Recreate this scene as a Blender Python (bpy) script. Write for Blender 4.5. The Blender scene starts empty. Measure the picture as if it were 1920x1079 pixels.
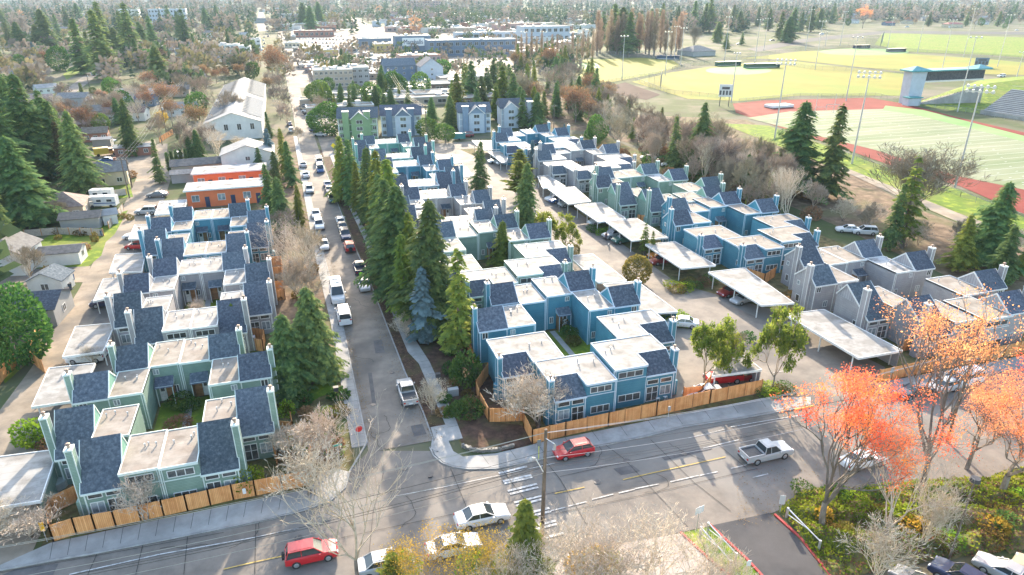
import bpy, bmesh, math, random
from mathutils import Vector, Matrix
random.seed(7)
scene = bpy.context.scene
COL = scene.collection
PI = math.pi
# ---------------------------------------------------------------- survey of the place
# the photograph was taken 44 m above the crossing; y runs along the side street, x along the main street
FL, CAM_H = 1280.0, 44.0
TH = math.atan(553 / 1280); YAW = math.atan(446 / math.hypot(553, 1280))
def U(x, y, z=0.0):
    """point on the level z seen at x, y of the survey picture"""
    u = (x - 960) / FL; v = (y - 539.5) / FL
    fw = math.cos(TH) - v * math.sin(TH); dn = math.sin(TH) + v * math.cos(TH)
    t = (CAM_H - z) / dn
    a = u * t; b = fw * t
    return (a * math.cos(YAW) + b * math.sin(YAW), -a * math.sin(YAW) + b * math.cos(YAW))
def PR(X, Y, z=0.0):
    a = X * math.cos(YAW) - Y * math.sin(YAW); b = X * math.sin(YAW) + Y * math.cos(YAW); d = CAM_H - z
    F = b * math.cos(TH) + d * math.sin(TH); D = -b * math.sin(TH) + d * math.cos(TH)
    return (960 + FL * a / F, 539.5 + FL * D / F)
def tall(X, Y, topy):
    """height of a thing standing at X, Y whose top is seen at topy"""
    lo, hi = 0.0, 43.0
    for _ in range(30):
        m = (lo + hi) / 2
        if PR(X, Y, m)[1] > topy: lo = m
        else: hi = m
    return lo
# ---------------------------------------------------------------- mesh helper
class MB:
    def __init__(s): s.v = []; s.f = []; s.m = []
    def quad(s, a, b, c, d, m=0):
        n = len(s.v); s.v += [a, b, c, d]; s.f.append((n, n+1, n+2, n+3)); s.m.append(m)
    def tri(s, a, b, c, m=0):
        n = len(s.v); s.v += [a, b, c]; s.f.append((n, n+1, n+2)); s.m.append(m)
    def poly(s, pts, m=0):
        n = len(s.v); s.v += list(pts); s.f.append(tuple(range(n, n+len(pts)))); s.m.append(m)
    def box(s, x0, y0, z0, x1, y1, z1, m=0, top=None):
        if x0 > x1: x0, x1 = x1, x0
        if y0 > y1: y0, y1 = y1, y0
        n = len(s.v)
        s.v += [(x0,y0,z0),(x1,y0,z0),(x1,y1,z0),(x0,y1,z0),(x0,y0,z1),(x1,y0,z1),(x1,y1,z1),(x0,y1,z1)]
        for i, f in enumerate(((0,3,2,1),(4,5,6,7),(0,1,5,4),(1,2,6,5),(2,3,7,6),(3,0,4,7))):
            s.f.append(tuple(n+k for k in f)); s.m.append(top if (top is not None and i == 1) else m)
    def prism(s, pts, z0, z1, m=0, top=None):
        a = sum(pts[i][0]*pts[(i+1) % len(pts)][1]-pts[(i+1) % len(pts)][0]*pts[i][1] for i in range(len(pts)))
        if a < 0: pts = pts[::-1]
        n = len(s.v); k = len(pts)
        s.v += [(p[0], p[1], z0) for p in pts] + [(p[0], p[1], z1) for p in pts]
        s.f.append(tuple(n+i for i in range(k))[::-1]); s.m.append(m)
        s.f.append(tuple(n+k+i for i in range(k))); s.m.append(m if top is None else top)
        for i in range(k):
            j = (i+1) % k; s.f.append((n+i, n+j, n+k+j, n+k+i)); s.m.append(m)
    def tube(s, p, q, r0, r1, n=4, m=0, cap=True):
        p = Vector(p); q = Vector(q); d = q-p
        if d.length < 1e-6: return
        d.normalize(); a = d.orthogonal().normalized(); b = d.cross(a); k = len(s.v)
        for c, r in ((p, r0), (q, r1)):
            for i in range(n):
                t = 2*PI*i/n; w = c + a*(r*math.cos(t)) + b*(r*math.sin(t)); s.v.append((w.x, w.y, w.z))
        for i in range(n):
            j = (i+1) % n; s.f.append((k+i, k+j, k+n+j, k+n+i)); s.m.append(m)
        if cap:
            s.f.append(tuple(k+n+i for i in range(n))); s.m.append(m)
    def loft(s, secs, m=0, caps=True):
        """rings of equal length"""
        k = len(s.v); n = len(secs[0])
        for r in secs: s.v += list(r)
        for a in range(len(secs)-1):
            for i in range(n):
                j = (i+1) % n; s.f.append((k+a*n+i, k+a*n+j, k+(a+1)*n+j, k+(a+1)*n+i)); s.m.append(m)
        if caps:
            s.f.append(tuple(k+i for i in range(n))[::-1]); s.m.append(m)
            s.f.append(tuple(k+(len(secs)-1)*n+i for i in range(n))); s.m.append(m)
    def build(s, name, mats, parent=None, smooth=False, loc=None):
        me = bpy.data.meshes.new(name); me.from_pydata(s.v, [], s.f)
        if not isinstance(mats, (list, tuple)): mats = [mats]
        for x in mats: me.materials.append(x)
        if len(mats) > 1: me.polygons.foreach_set('material_index', s.m)
        if smooth: me.polygons.foreach_set('use_smooth', [True]*len(s.f))
        me.update()
        o = bpy.data.objects.new(name, me); COL.objects.link(o)
        if parent: o.parent = parent
        if loc: o.location = loc
        return o
def empty(name, loc=(0,0,0), rz=0.0):
    o = bpy.data.objects.new(name, None); COL.objects.link(o); o.location = loc; o.rotation_euler = (0,0,rz)
    o.empty_display_size = .3
    return o
LABELS = []
def tag(o, label, cat, group=None, order=None):
    """order: words that tell apart the members of a row ('from the left' by default)"""
    o['label'] = label; o['category'] = cat
    if group: o['group'] = group
    LABELS.append((o, label, order))
    return o
def kind(o, k): o['kind'] = k; return o
KIDS = {}
def copy_tree(o, parent=None):
    c = o.copy(); COL.objects.link(c)
    if parent: c.parent = parent
    for ch in o.children: copy_tree(ch, c)
    return c
def put(proto_key, make, loc, rz=0.0, scale=None):
    """first use builds the thing, later uses copy it with its parts"""
    if proto_key not in KIDS:
        o = make(); KIDS[proto_key] = o
    else:
        o = copy_tree(KIDS[proto_key])
        for k in ('group', 'label'):
            if k in o: del o[k]
    o.location = loc; o.rotation_euler = (0, 0, rz)
    o.scale = scale if scale else (1, 1, 1)
    return o
# ---------------------------------------------------------------- materials
MATS = {}
def new_mat(name):
    m = bpy.data.materials.new(name); m.use_nodes = True; nt = m.node_tree
    b = nt.nodes['Principled BSDF']
    return m, nt, b
def mat(name, c1, c2=None, rough=.7, scale=4.0, world=False, metal=0.0, spec=.5, bump=0.0, bscale=None, c3=None, stretch=None, rnd=0.0, coat=0.0, lo=.35, hi=.65, detail=5.0, big=None):
    """procedural surface: two or three tones mixed by noise, optional bump, optional per-object variation"""
    if name in MATS: return MATS[name]
    if world: spec = min(spec, .12)
    m, nt, b = new_mat(name); N = nt.nodes; L = nt.links
    b.inputs['Roughness'].default_value = rough; b.inputs['Metallic'].default_value = metal
    b.inputs['Specular IOR Level'].default_value = spec
    if coat: b.inputs['Coat Weight'].default_value = coat; b.inputs['Coat Roughness'].default_value = .05
    if world:
        co = N.new('ShaderNodeNewGeometry').outputs['Position']
    else:
        co = N.new('ShaderNodeTexCoord').outputs['Object']
    if stretch:
        mp = N.new('ShaderNodeMapping'); mp.inputs['Scale'].default_value = stretch; L.new(co, mp.inputs['Vector']); co = mp.outputs[0]
    out = None
    if c2 is not None:
        nz = N.new('ShaderNodeTexNoise'); nz.inputs['Scale'].default_value = scale; nz.inputs['Detail'].default_value = detail
        nz.inputs['Roughness'].default_value = .65
        L.new(co, nz.inputs['Vector'])
        cr = N.new('ShaderNodeValToRGB'); e = cr.color_ramp.elements
        e[0].position = lo; e[0].color = (*c1, 1); e[1].position = hi; e[1].color = (*c2, 1)
        if c3 is not None:
            k = cr.color_ramp.elements.new((lo+hi)/2); k.color = (*c3, 1)
        L.new(nz.outputs['Fac'], cr.inputs['Fac']); out = cr.outputs['Color']
        if big is not None:   # second, broad variation: (scale, colour, amount)
            n2 = N.new('ShaderNodeTexNoise'); n2.inputs['Scale'].default_value = big[0]; n2.inputs['Detail'].default_value = 6
            L.new(co, n2.inputs['Vector'])
            r2 = N.new('ShaderNodeValToRGB'); r2.color_ramp.elements[0].position = .48; r2.color_ramp.elements[1].position = .62
            r2.color_ramp.elements[0].color = (0,0,0,1); r2.color_ramp.elements[1].color = (big[2],)*3+(1,)
            L.new(n2.outputs['Fac'], r2.inputs['Fac'])
            mx = N.new('ShaderNodeMixRGB'); L.new(r2.outputs['Color'], mx.inputs['Fac']); L.new(out, mx.inputs['Color1']); mx.inputs['Color2'].default_value = (*big[1], 1)
            out = mx.outputs['Color']
    if rnd:
        oi = N.new('ShaderNodeObjectInfo'); mr = N.new('ShaderNodeMapRange')
        mr.inputs['To Min'].default_value = 1-rnd; mr.inputs['To Max'].default_value = 1+rnd
        L.new(oi.outputs['Random'], mr.inputs['Value'])
        hs = N.new('ShaderNodeHueSaturation'); L.new(mr.outputs[0], hs.inputs['Value'])
        mr2 = N.new('ShaderNodeMapRange'); mr2.inputs['To Min'].default_value = .5-rnd*.12; mr2.inputs['To Max'].default_value = .5+rnd*.07
        ml = N.new('ShaderNodeMath'); ml.operation = 'MULTIPLY'; ml.inputs[1].default_value = 7.31
        fr = N.new('ShaderNodeMath'); fr.operation = 'FRACT'
        L.new(oi.outputs['Random'], ml.inputs[0]); L.new(ml.outputs[0], fr.inputs[0]); L.new(fr.outputs[0], mr2.inputs['Value']); L.new(mr2.outputs[0], hs.inputs['Hue'])
        if out: L.new(out, hs.inputs['Color'])
        else: hs.inputs['Color'].default_value = (*c1, 1)
        out = hs.outputs['Color']
    if out: L.new(out, b.inputs['Base Color'])
    else: b.inputs['Base Color'].default_value = (*c1, 1)
    if bump:
        nb = N.new('ShaderNodeTexNoise'); nb.inputs['Scale'].default_value = bscale or scale*3; nb.inputs['Detail'].default_value = 4
        L.new(co, nb.inputs['Vector']); bp = N.new('ShaderNodeBump'); bp.inputs['Strength'].default_value = bump; bp.inputs['Distance'].default_value = .05
        L.new(nb.outputs['Fac'], bp.inputs['Height']); L.new(bp.outputs[0], b.inputs['Normal'])
    MATS[name] = m
    return m
def leafmat(name, c1, c2, c3, scale=1.2, rnd=.25, trans=.35, rough=.6):
    """leaves and needles: three tones in clumps, part of the light passes through"""
    m = mat(name, c1, c2, rough=.9, scale=scale, c3=c3, rnd=rnd, lo=.3, hi=.7, detail=8.0, spec=.06)
    nt = m.node_tree; N = nt.nodes; L = nt.links; b = N['Principled BSDF']
    src = b.inputs['Base Color'].links[0].from_socket
    tr = N.new('ShaderNodeBsdfTranslucent'); L.new(src, tr.inputs['Color'])
    mx = N.new('ShaderNodeMixShader'); mx.inputs['Fac'].default_value = trans
    out = N['Material Output']
    L.new(b.outputs[0], mx.inputs[1]); L.new(tr.outputs[0], mx.inputs[2]); L.new(mx.outputs[0], out.inputs['Surface'])
    return m
def banded(name, c1, c2, axis, period, line=.12, rough=.7, noise=.25, nscale=2.0, world=False, bump=.4, linecol=None, vary=None, rnd=0.0):
    """boards or courses: a darker joint every period along an axis, tone varying from board to board"""
    if name in MATS: return MATS[name]
    m, nt, b = new_mat(name); N = nt.nodes; L = nt.links; b.inputs['Roughness'].default_value = rough
    co = N.new('ShaderNodeNewGeometry').outputs['Position'] if world else N.new('ShaderNodeTexCoord').outputs['Object']
    sp = N.new('ShaderNodeSeparateXYZ'); L.new(co, sp.inputs[0])
    if axis == 'XY':
        ad = N.new('ShaderNodeMath'); ad.operation = 'ADD'; L.new(sp.outputs['X'], ad.inputs[0]); L.new(sp.outputs['Y'], ad.inputs[1]); a = ad.outputs[0]
    else: a = sp.outputs[axis]
    dv = N.new('ShaderNodeMath'); dv.operation = 'DIVIDE'; dv.inputs[1].default_value = period; L.new(a, dv.inputs[0])
    fr = N.new('ShaderNodeMath'); fr.operation = 'FRACT'; L.new(dv.outputs[0], fr.inputs[0])
    fl = N.new('ShaderNodeMath'); fl.operation = 'FLOOR'; L.new(dv.outputs[0], fl.inputs[0])
    wn = N.new('ShaderNodeTexWhiteNoise'); wn.noise_dimensions = '1D'; L.new(fl.outputs[0], wn.inputs['W'])
    nz = N.new('ShaderNodeTexNoise'); nz.inputs['Scale'].default_value = nscale; nz.inputs['Detail'].default_value = 6; L.new(co, nz.inputs['Vector'])
    mr = N.new('ShaderNodeMath'); mr.operation = 'MULTIPLY_ADD'; mr.inputs[1].default_value = (.5 if vary is None else vary)
    L.new(wn.outputs['Value'], mr.inputs[0]); 
    ms = N.new('ShaderNodeMapRange'); ms.inputs['From Min'].default_value = .3; ms.inputs['From Max'].default_value = .7; ms.inputs['To Min'].default_value = -noise; ms.inputs['To Max'].default_value = 1-(.5 if vary is None else vary)+noise
    L.new(nz.outputs['Fac'], ms.inputs['Value']); L.new(ms.outputs[0], mr.inputs[2])
    mx = N.new('ShaderNodeMixRGB'); mx.inputs['Color1'].default_value = (*c1, 1); mx.inputs['Color2'].default_value = (*c2, 1); mx.use_clamp = True
    L.new(mr.outputs[0], mx.inputs['Fac'])
    lt = N.new('ShaderNodeMath'); lt.operation = 'LESS_THAN'; lt.inputs[1].default_value = line; L.new(fr.outputs[0], lt.inputs[0])
    mk = N.new('ShaderNodeMixRGB'); L.new(lt.outputs[0], mk.inputs['Fac']); L.new(mx.outputs[0], mk.inputs['Color1'])
    lc = linecol or tuple(x*.55 for x in c1); mk.inputs['Color2'].default_value = (*lc, 1)
    outc = mk.outputs[0]
    if rnd:
        oi = N.new('ShaderNodeObjectInfo'); r_ = N.new('ShaderNodeMapRange'); r_.inputs['To Min'].default_value = 1-rnd; r_.inputs['To Max'].default_value = 1+rnd
        hs = N.new('ShaderNodeHueSaturation'); L.new(oi.outputs['Random'], r_.inputs['Value']); L.new(r_.outputs[0], hs.inputs['Value']); L.new(outc, hs.inputs['Color']); outc = hs.outputs['Color']
    L.new(outc, b.inputs['Base Color'])
    if bump:
        bp = N.new('ShaderNodeBump'); bp.inputs['Strength'].default_value = bump; bp.inputs['Distance'].default_value = .02
        L.new(fr.outputs[0], bp.inputs['Height']); L.new(bp.outputs[0], b.inputs['Normal'])
    MATS[name] = m
    return m
WHITE = mat('white_trim_paint', (.78,.78,.76), (.62,.62,.60), scale=3, rough=.5)
GLASS = mat('window_glass', (.035,.045,.05), (.14,.13,.12), rough=.12, scale=.9, spec=.7, rnd=.4)
CURT = mat('curtained_glass', (.35,.37,.38), (.12,.15,.17), rough=.25, scale=1.1, rnd=.3)
def siding(n, c, d): return banded('clapboard_'+n, c, d, 'Z', .16, line=.14, rough=.65, noise=.45, nscale=.7, rnd=.12)
SID = {'blue': siding('blue', (.06,.215,.30), (.085,.268,.35)), 'green': siding('green', (.19,.285,.235), (.245,.345,.285)),
       'grey': siding('grey', (.30,.29,.30), (.37,.355,.36)), 'teal': siding('teal', (.15,.36,.31), (.20,.42,.36))}
BAT = {k: banded('battens_'+k, a, b, 'XY', .42, line=.12, noise=.3, nscale=.8, vary=.2) for k, a, b in
       (('blue', (.05,.25,.36), (.07,.30,.40)), ('green', (.18,.36,.28), (.22,.42,.33)), ('grey', (.31,.31,.33), (.38,.375,.39)), ('teal', (.20,.40,.35), (.25,.45,.39)))}
TRIM = {'blue': mat('trim_pale_blue', (.60,.68,.74), (.52,.6,.68), scale=4), 'green': mat('trim_pale_green', (.66,.72,.68), (.58,.66,.62), scale=4), 'grey': WHITE, 'teal': mat('trim_pale_teal', (.66,.74,.70), (.6,.68,.65), scale=4)}
SHINGLE = mat('asphalt_shingles', (.05,.063,.084), (.185,.207,.24), c3=(.094,.111,.138), rough=.9, spec=.12, scale=3.2, bump=.6, bscale=9, lo=.28, hi=.72, detail=9, rnd=.22)
SHGREY = mat('old_grey_shingles', (.10,.10,.10), (.20,.195,.19), rough=.9, scale=1.4, bump=.4, bscale=8, rnd=.3, detail=9)
SHBROWN = mat('brown_shingles', (.16,.12,.095), (.27,.22,.18), rough=.9, scale=1.2, bump=.4, bscale=8, rnd=.35, detail=9)
MEMB = mat('white_roof_membrane', (.20,.19,.175), (.42,.405,.385), rough=.8, spec=.1, scale=.35, c3=(.34,.328,.31), lo=.3, hi=.6, detail=9, bump=.12, bscale=3, rnd=.05, big=(.35, (.20,.185,.165), .7))
MEMT = mat('tan_roof_membrane', (.22,.19,.16), (.36,.325,.285), rough=.85, spec=.1, scale=.4, lo=.3, hi=.62, detail=9, bump=.12, bscale=3, rnd=.06, big=(.45, (.27,.22,.18), .6))
MEMG = mat('stained_roof_membrane', (.17,.165,.16), (.42,.415,.41), rough=.8, spec=.1, scale=.55, lo=.38, hi=.58, detail=10, bump=.1, big=(.3, (.62,.63,.65), .4))
def seams(m, pitch=1.05):
    """lapped joints and ponding marks of a roofing membrane"""
    nt = m.node_tree; N = nt.nodes; L = nt.links; b = N['Principled BSDF']; src = b.inputs['Base Color'].links[0].from_socket
    tc = N.new('ShaderNodeTexCoord'); sp = N.new('ShaderNodeSeparateXYZ'); L.new(tc.outputs['Object'], sp.inputs[0])
    dv = N.new('ShaderNodeMath'); dv.operation = 'DIVIDE'; dv.inputs[1].default_value = pitch; L.new(sp.outputs['Y'], dv.inputs[0])
    fr = N.new('ShaderNodeMath'); fr.operation = 'FRACT'; L.new(dv.outputs[0], fr.inputs[0]); lt = N.new('ShaderNodeMath'); lt.operation = 'LESS_THAN'; lt.inputs[1].default_value = .06; L.new(fr.outputs[0], lt.inputs[0])
    oi = N.new('ShaderNodeObjectInfo'); ad = N.new('ShaderNodeVectorMath'); ad.operation = 'ADD'; sc = N.new('ShaderNodeVectorMath'); sc.operation = 'SCALE'; sc.inputs['Scale'].default_value = 1.0; L.new(oi.outputs['Location'], sc.inputs[0]); L.new(tc.outputs['Object'], ad.inputs[0]); L.new(sc.outputs[0], ad.inputs[1])
    nz = N.new('ShaderNodeTexNoise'); nz.inputs['Scale'].default_value = .55; nz.inputs['Detail'].default_value = 10; nz.inputs['Roughness'].default_value = .7; L.new(ad.outputs[0], nz.inputs['Vector'])
    cr = N.new('ShaderNodeValToRGB'); e = cr.color_ramp.elements; e[0].position = .40; e[0].color = (.64,.62,.60,1); e[1].position = .53; e[1].color = (1,1,1,1); L.new(nz.outputs['Fac'], cr.inputs['Fac'])
    m1 = N.new('ShaderNodeMixRGB'); m1.blend_type = 'MULTIPLY'; m1.inputs['Fac'].default_value = .6; L.new(src, m1.inputs['Color1']); L.new(cr.outputs[0], m1.inputs['Color2'])
    m2 = N.new('ShaderNodeMixRGB'); m2.inputs['Color2'].default_value = (.20,.19,.175,1); mm = N.new('ShaderNodeMath'); mm.operation = 'MULTIPLY'; mm.inputs[1].default_value = .4; L.new(lt.outputs[0], mm.inputs[0]); L.new(mm.outputs[0], m2.inputs['Fac']); L.new(m1.outputs[0], m2.inputs['Color1']); L.new(m2.outputs[0], b.inputs['Base Color'])
seams(MEMB); seams(MEMT)
CEDAR = banded('cedar_boards', (.60,.24,.075), (.82,.41,.16), 'XY', .15, line=.1, noise=.2, nscale=1.3, vary=.7)
CEDARP = mat('cedar_posts', (.36,.15,.05), (.48,.22,.08), scale=6)
CEDARS = banded('cedar_shakes', (.30,.14,.06), (.46,.24,.11), 'Z', .2, line=.12, noise=.3)
METAL = mat('galvanised_metal', (.42,.43,.45), (.55,.56,.58), rough=.45, metal=.6, scale=3)
DMETAL = mat('dark_metal', (.04,.04,.045), (.07,.07,.075), rough=.5, scale=4)
CONC = mat('concrete', (.30,.29,.27), (.42,.405,.385), rough=.85, scale=.6, world=True, detail=9, bump=.1, big=(.12, (.22,.21,.20), .5))
KERB = mat('kerb_concrete', (.27,.26,.25), (.40,.39,.37), rough=.85, scale=1.2, world=True, detail=9)
ASPH = mat('asphalt', (.155,.138,.122), (.235,.205,.175), rough=.8, scale=.45, world=True, detail=12, bump=.15, bscale=12, spec=.35, big=(.09, (.24,.225,.205), .7))
PATCH = mat('repaired_asphalt', (.105,.10,.10), (.16,.15,.145), rough=.85, scale=.8, world=True, detail=10)
ASPHL = mat('worn_asphalt', (.195,.168,.143), (.295,.255,.212), rough=.82, scale=.35, world=True, detail=12, bump=.12, bscale=12, spec=.35, big=(.1, (.11,.105,.10), .7))
ASPHD = mat('fresh_asphalt', (.05,.05,.054), (.08,.08,.085), rough=.8, scale=.5, world=True, detail=12, bump=.15, bscale=14, spec=.35, big=(.15, (.10,.095,.095), .6))
ALLEY = mat('gravelly_alley', (.22,.18,.135), (.36,.30,.235), rough=.9, scale=.3, world=True, detail=12, bump=.15, big=(.12, (.14,.13,.12), .8))
GRASS = mat('lawn_grass', (.09,.15,.014), (.27,.32,.025), rough=.9, scale=.5, world=True, detail=12, c3=(.11,.175,.018), bump=.3, bscale=8, spec=.2, big=(.08, (.20,.20,.05), .6))
FIELD = mat('sports_field_grass', (.195,.185,.035), (.27,.235,.05), rough=.9, scale=.035, world=True, detail=8, c3=(.235,.215,.042), spec=.2, big=(.02, (.17,.22,.04), .7))
TURF = mat('artificial_turf', (.13,.175,.075), (.265,.27,.175), rough=.8, scale=.05, world=True, detail=10, spec=.3, stretch=(.35,2.2,1), big=(.03, (.27,.275,.19), .6))
TRACK = mat('red_running_track', (.17,.026,.02), (.235,.045,.034), rough=.85, scale=.1, world=True, detail=8)
INFIELD = mat('baseball_dirt', (.045,.026,.022), (.075,.045,.038), rough=.95, scale=.2, world=True, detail=8)
MULCH = mat('bark_mulch', (.055,.034,.026), (.14,.085,.06), rough=.95, scale=1.2, world=True, detail=12, c3=(.09,.055,.04), bump=.6, bscale=7, big=(.35, (.10,.10,.04), .5))
LITTER = mat('leaf_litter_ground', (.09,.06,.035), (.26,.17,.09), rough=.95, scale=.9, world=True, detail=12, c3=(.13,.12,.05), bump=.6, bscale=6, big=(.14, (.10,.13,.04), .8))
SUBURB = mat('suburban_ground', (.085,.08,.05), (.17,.145,.10), rough=.95, scale=.06, world=True, detail=12, c3=(.075,.10,.035), big=(.025, (.20,.17,.14), .6))
PAINTW = mat('white_road_paint', (.30,.29,.28), (.60,.59,.57), rough=.7, scale=2.5, world=True, detail=12, lo=.38, hi=.56)
FIELDPAINT = mat('field_line_paint', (.5,.52,.46), (.62,.63,.58), rough=.7, world=True)
PAINTY = mat('yellow_road_paint', (.36,.26,.10), (.62,.43,.12), rough=.7, scale=2.5, world=True, detail=9)
TAR = mat('tar_joint', (.03,.03,.033), (.05,.05,.05), rough=.6, world=True)
BARK = mat('grey_brown_bark', (.12,.095,.075), (.26,.22,.18), rough=.95, scale=2.5, bump=.6, bscale=9, stretch=(1,1,.3), rnd=.15)
BARKW = mat('pale_twig_bark', (.44,.36,.27), (.70,.60,.47), rough=.95, spec=.1, scale=2.0, rnd=.12)
BARKG = mat('dull_twig_bark', (.22,.175,.12), (.41,.345,.25), rough=.9, scale=2.0, rnd=.25)
BARKP = mat('poplar_twig_bark', (.24,.17,.12), (.36,.28,.20), rough=.9, scale=1.0, rnd=.2)
# ---------------------------------------------------------------- camera, light, air
cam = bpy.data.objects.new('camera', bpy.data.cameras.new('camera')); COL.objects.link(cam)
cam.location = (0, 0, CAM_H); cam.rotation_euler = (PI/2 - TH, 0, -YAW)
cam.data.sensor_width = 36; cam.data.lens = 36 * FL / 1920; cam.data.clip_end = 20000; cam.data.clip_start = .5
scene.camera = cam
SUN_AZ, SUN_EL = math.radians(15.2), math.radians(21.5)
sd = Vector((math.sin(SUN_AZ)*math.cos(SUN_EL), math.cos(SUN_AZ)*math.cos(SUN_EL), math.sin(SUN_EL)))
sl = bpy.data.lights.new('sun', 'SUN'); sl.energy = 3.3; sl.angle = math.radians(.6); sl.color = (1.0, .85, .66)
so = bpy.data.objects.new('sun', sl); COL.objects.link(so); so.rotation_euler = sd.to_track_quat('Z', 'Y').to_euler(); so.location = (0,0,200)
w = bpy.data.worlds.new('World'); scene.world = w; w.use_nodes = True
bg = w.node_tree.nodes['Background']; sk = w.node_tree.nodes.new('ShaderNodeTexSky'); sk.sky_type = 'NISHITA'
sk.sun_disc = False; sk.sun_elevation = SUN_EL; sk.sun_rotation = SUN_AZ; sk.air_density = 1.2; sk.dust_density = 2.0; sk.altitude = 50
w.node_tree.links.new(sk.outputs[0], bg.inputs[0]); bg.inputs[1].default_value = .15
vs = scene.view_settings; vs.view_transform = 'Standard'; vs.look = 'None'; vs.gamma = 1; vs.exposure = 1.98
scene.cycles.max_bounces = 5; scene.cycles.diffuse_bounces = 3; scene.cycles.glossy_bounces = 2; scene.cycles.transparent_max_bounces = 8
scene.cycles.volume_bounces = 0
hz = MB(); hz.box(-3500, -150, -3, 5000, 5200, 46)
m, nt, b = new_mat('haze_air'); nt.nodes.remove(b); pv = nt.nodes.new('ShaderNodeVolumePrincipled')
pv.inputs['Density'].default_value = .00009; pv.inputs['Color'].default_value = (.62,.82,1,1); pv.inputs['Anisotropy'].default_value = .0
nt.links.new(pv.outputs[0], nt.nodes['Material Output'].inputs['Volume'])
kind(hz.build('haze', m), 'stuff')
# ---------------------------------------------------------------- the ground in thin sheets
WOODF = mat('woodland_litter', (.10,.07,.05), (.27,.19,.13), rough=.95, scale=.5, world=True, detail=12, c3=(.17,.12,.08), bump=.6, bscale=5, big=(.1, (.12,.13,.05), .6))
SH = [0]
def sheet(name, pts, z, m, px=True, tess=None):
    SH[0] += 1; z += .0006*SH[0]
    mb = MB(); w = [U(*p) for p in pts] if px else pts
    a = sum(w[i][0]*w[(i+1) % len(w)][1]-w[(i+1) % len(w)][0]*w[i][1] for i in range(len(w)))
    if a < 0: w = w[::-1]
    mb.poly([(p[0], p[1], z) for p in w]); return kind(mb.build(name, m), 'structure')
def strip(mb, pts, wd, z, m=0):
    """painted or poured line along a polyline of world points"""
    for (x0, y0), (x1, y1) in zip(pts, pts[1:]):
        d = math.hypot(x1-x0, y1-y0)
        if d < 1e-6: continue
        nx, ny = -(y1-y0)/d*wd/2, (x1-x0)/d*wd/2
        mb.quad((x0-nx, y0-ny, z), (x1-nx, y1-ny, z), (x1+nx, y1+ny, z), (x0+nx, y0+ny, z), m)
def kerb(mb, pts, wd=.16, h=.13, m=0):
    for (x0, y0), (x1, y1) in zip(pts, pts[1:]):
        d = math.hypot(x1-x0, y1-y0); nx, ny = -(y1-y0)/d*wd/2, (x1-x0)/d*wd/2
        mb.prism([(x0-nx, y0-ny), (x1-nx, y1-ny), (x1+nx, y1+ny), (x0+nx, y0+ny)], -.05, h, m)
g = MB(); g.quad((-6000,-300,0), (8000,-300,0), (8000,9000,0), (-6000,9000,0)); kind(g.build('ground', SUBURB), 'structure')
# planted and bare earth inside the estate
sheet('planting_ground', [(-25,55.5),(2.2,55.5),(2.2,160),(-25,160)], .01, LITTER, px=False)
sheet('estate_ground', [(13,58),(96,46),(100,215),(13,215)], .01, LITTER, px=False)
sheet('verge_ground', [(10.2,62),(20,62),(20,215),(7.4,215),(9.3,108)], .02, MULCH, px=False)
sheet('woodland_floor', [(985,190),(1060,160),(1180,215),(1400,225),(1560,300),(1700,385),(1960,480),(1960,620),(1780,520),(1560,420),(1300,310),(1120,250),(1000,235)], .012, WOODF)
sheet('woodland_floor', [(490,250),(560,250),(600,470),(628,685),(560,760),(515,700),(505,480),(480,380)], .013, WOODF)
# --- main street
far_k = [U(*p) for p in [(-500,1168),(-200,1110),(0,1071),(100,1052),(180,1039),(352,1006),(480,981),(560,962),(620,940),(648,915),(656,885)]]
lft = [(3.62,62),(3.62,77),(3.6,93),(3.1,112),(2.7,130),(2.2,180),(1.6,240),(1.2,324),(0.6,420),(0,600),(-2,1000)]
rgt = [(10.45,58),(10.4,66),(9.95,75),(9.6,92),(9.3,108),(8.5,130),(8.1,147),(7.6,175),(7.1,209),(6.7,292),(6.4,420),(6.2,600),(5,1000)]
cor_r = [U(*p) for p in [(806,840),(813,856),(830,870),(850,877),(880,881),(930,880),(960,874),(1035,858),(1110,841),(1210,820),(1280,802),(1400,784),(1522,762)]]
cor_r2 = [U(*p) for p in [(1626,744),(1720,728),(1830,706),(1920,690),(2050,668)]]
near_k = [U(*p) for p in [(2100,840),(1990,860),(1920,876),(1883,882),(1853,897),(1800,902),(1661,908),(1605,919),(1540,932),(1490,942),(1450,962),(1275,999),(1150,1030),(1000,1062),(800,1100),(500,1160),(100,1260),(-400,1400)]]
main = far_k + [(3.62,60.5), (10.45,58.3)] + cor_r + cor_r2 + near_k
sheet('main_street', main, .03, ASPH, px=False)
side = lft + rgt[::-1]
# side street as quads
mb = MB()
for i in range(len(lft)-1):
    y0, y1 = lft[i][1], lft[i+1][1]
    def rx(y):
        for (a, b), (c, d) in zip(rgt, rgt[1:]):
            if b <= y <= d: return a+(c-a)*(y-b)/(d-b)
        return rgt[-1][0] if y > 900 else rgt[0][0]
    mb.quad((lft[i][0], y0-(1.8 if i == 0 else 0), .046), (rx(y0), y0-(1.8 if i == 0 else 0), .046), (rx(y1), y1, .046), (lft[i+1][0], y1, .046))
kind(mb.build('side_street', ASPHL), 'structure')
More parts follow.
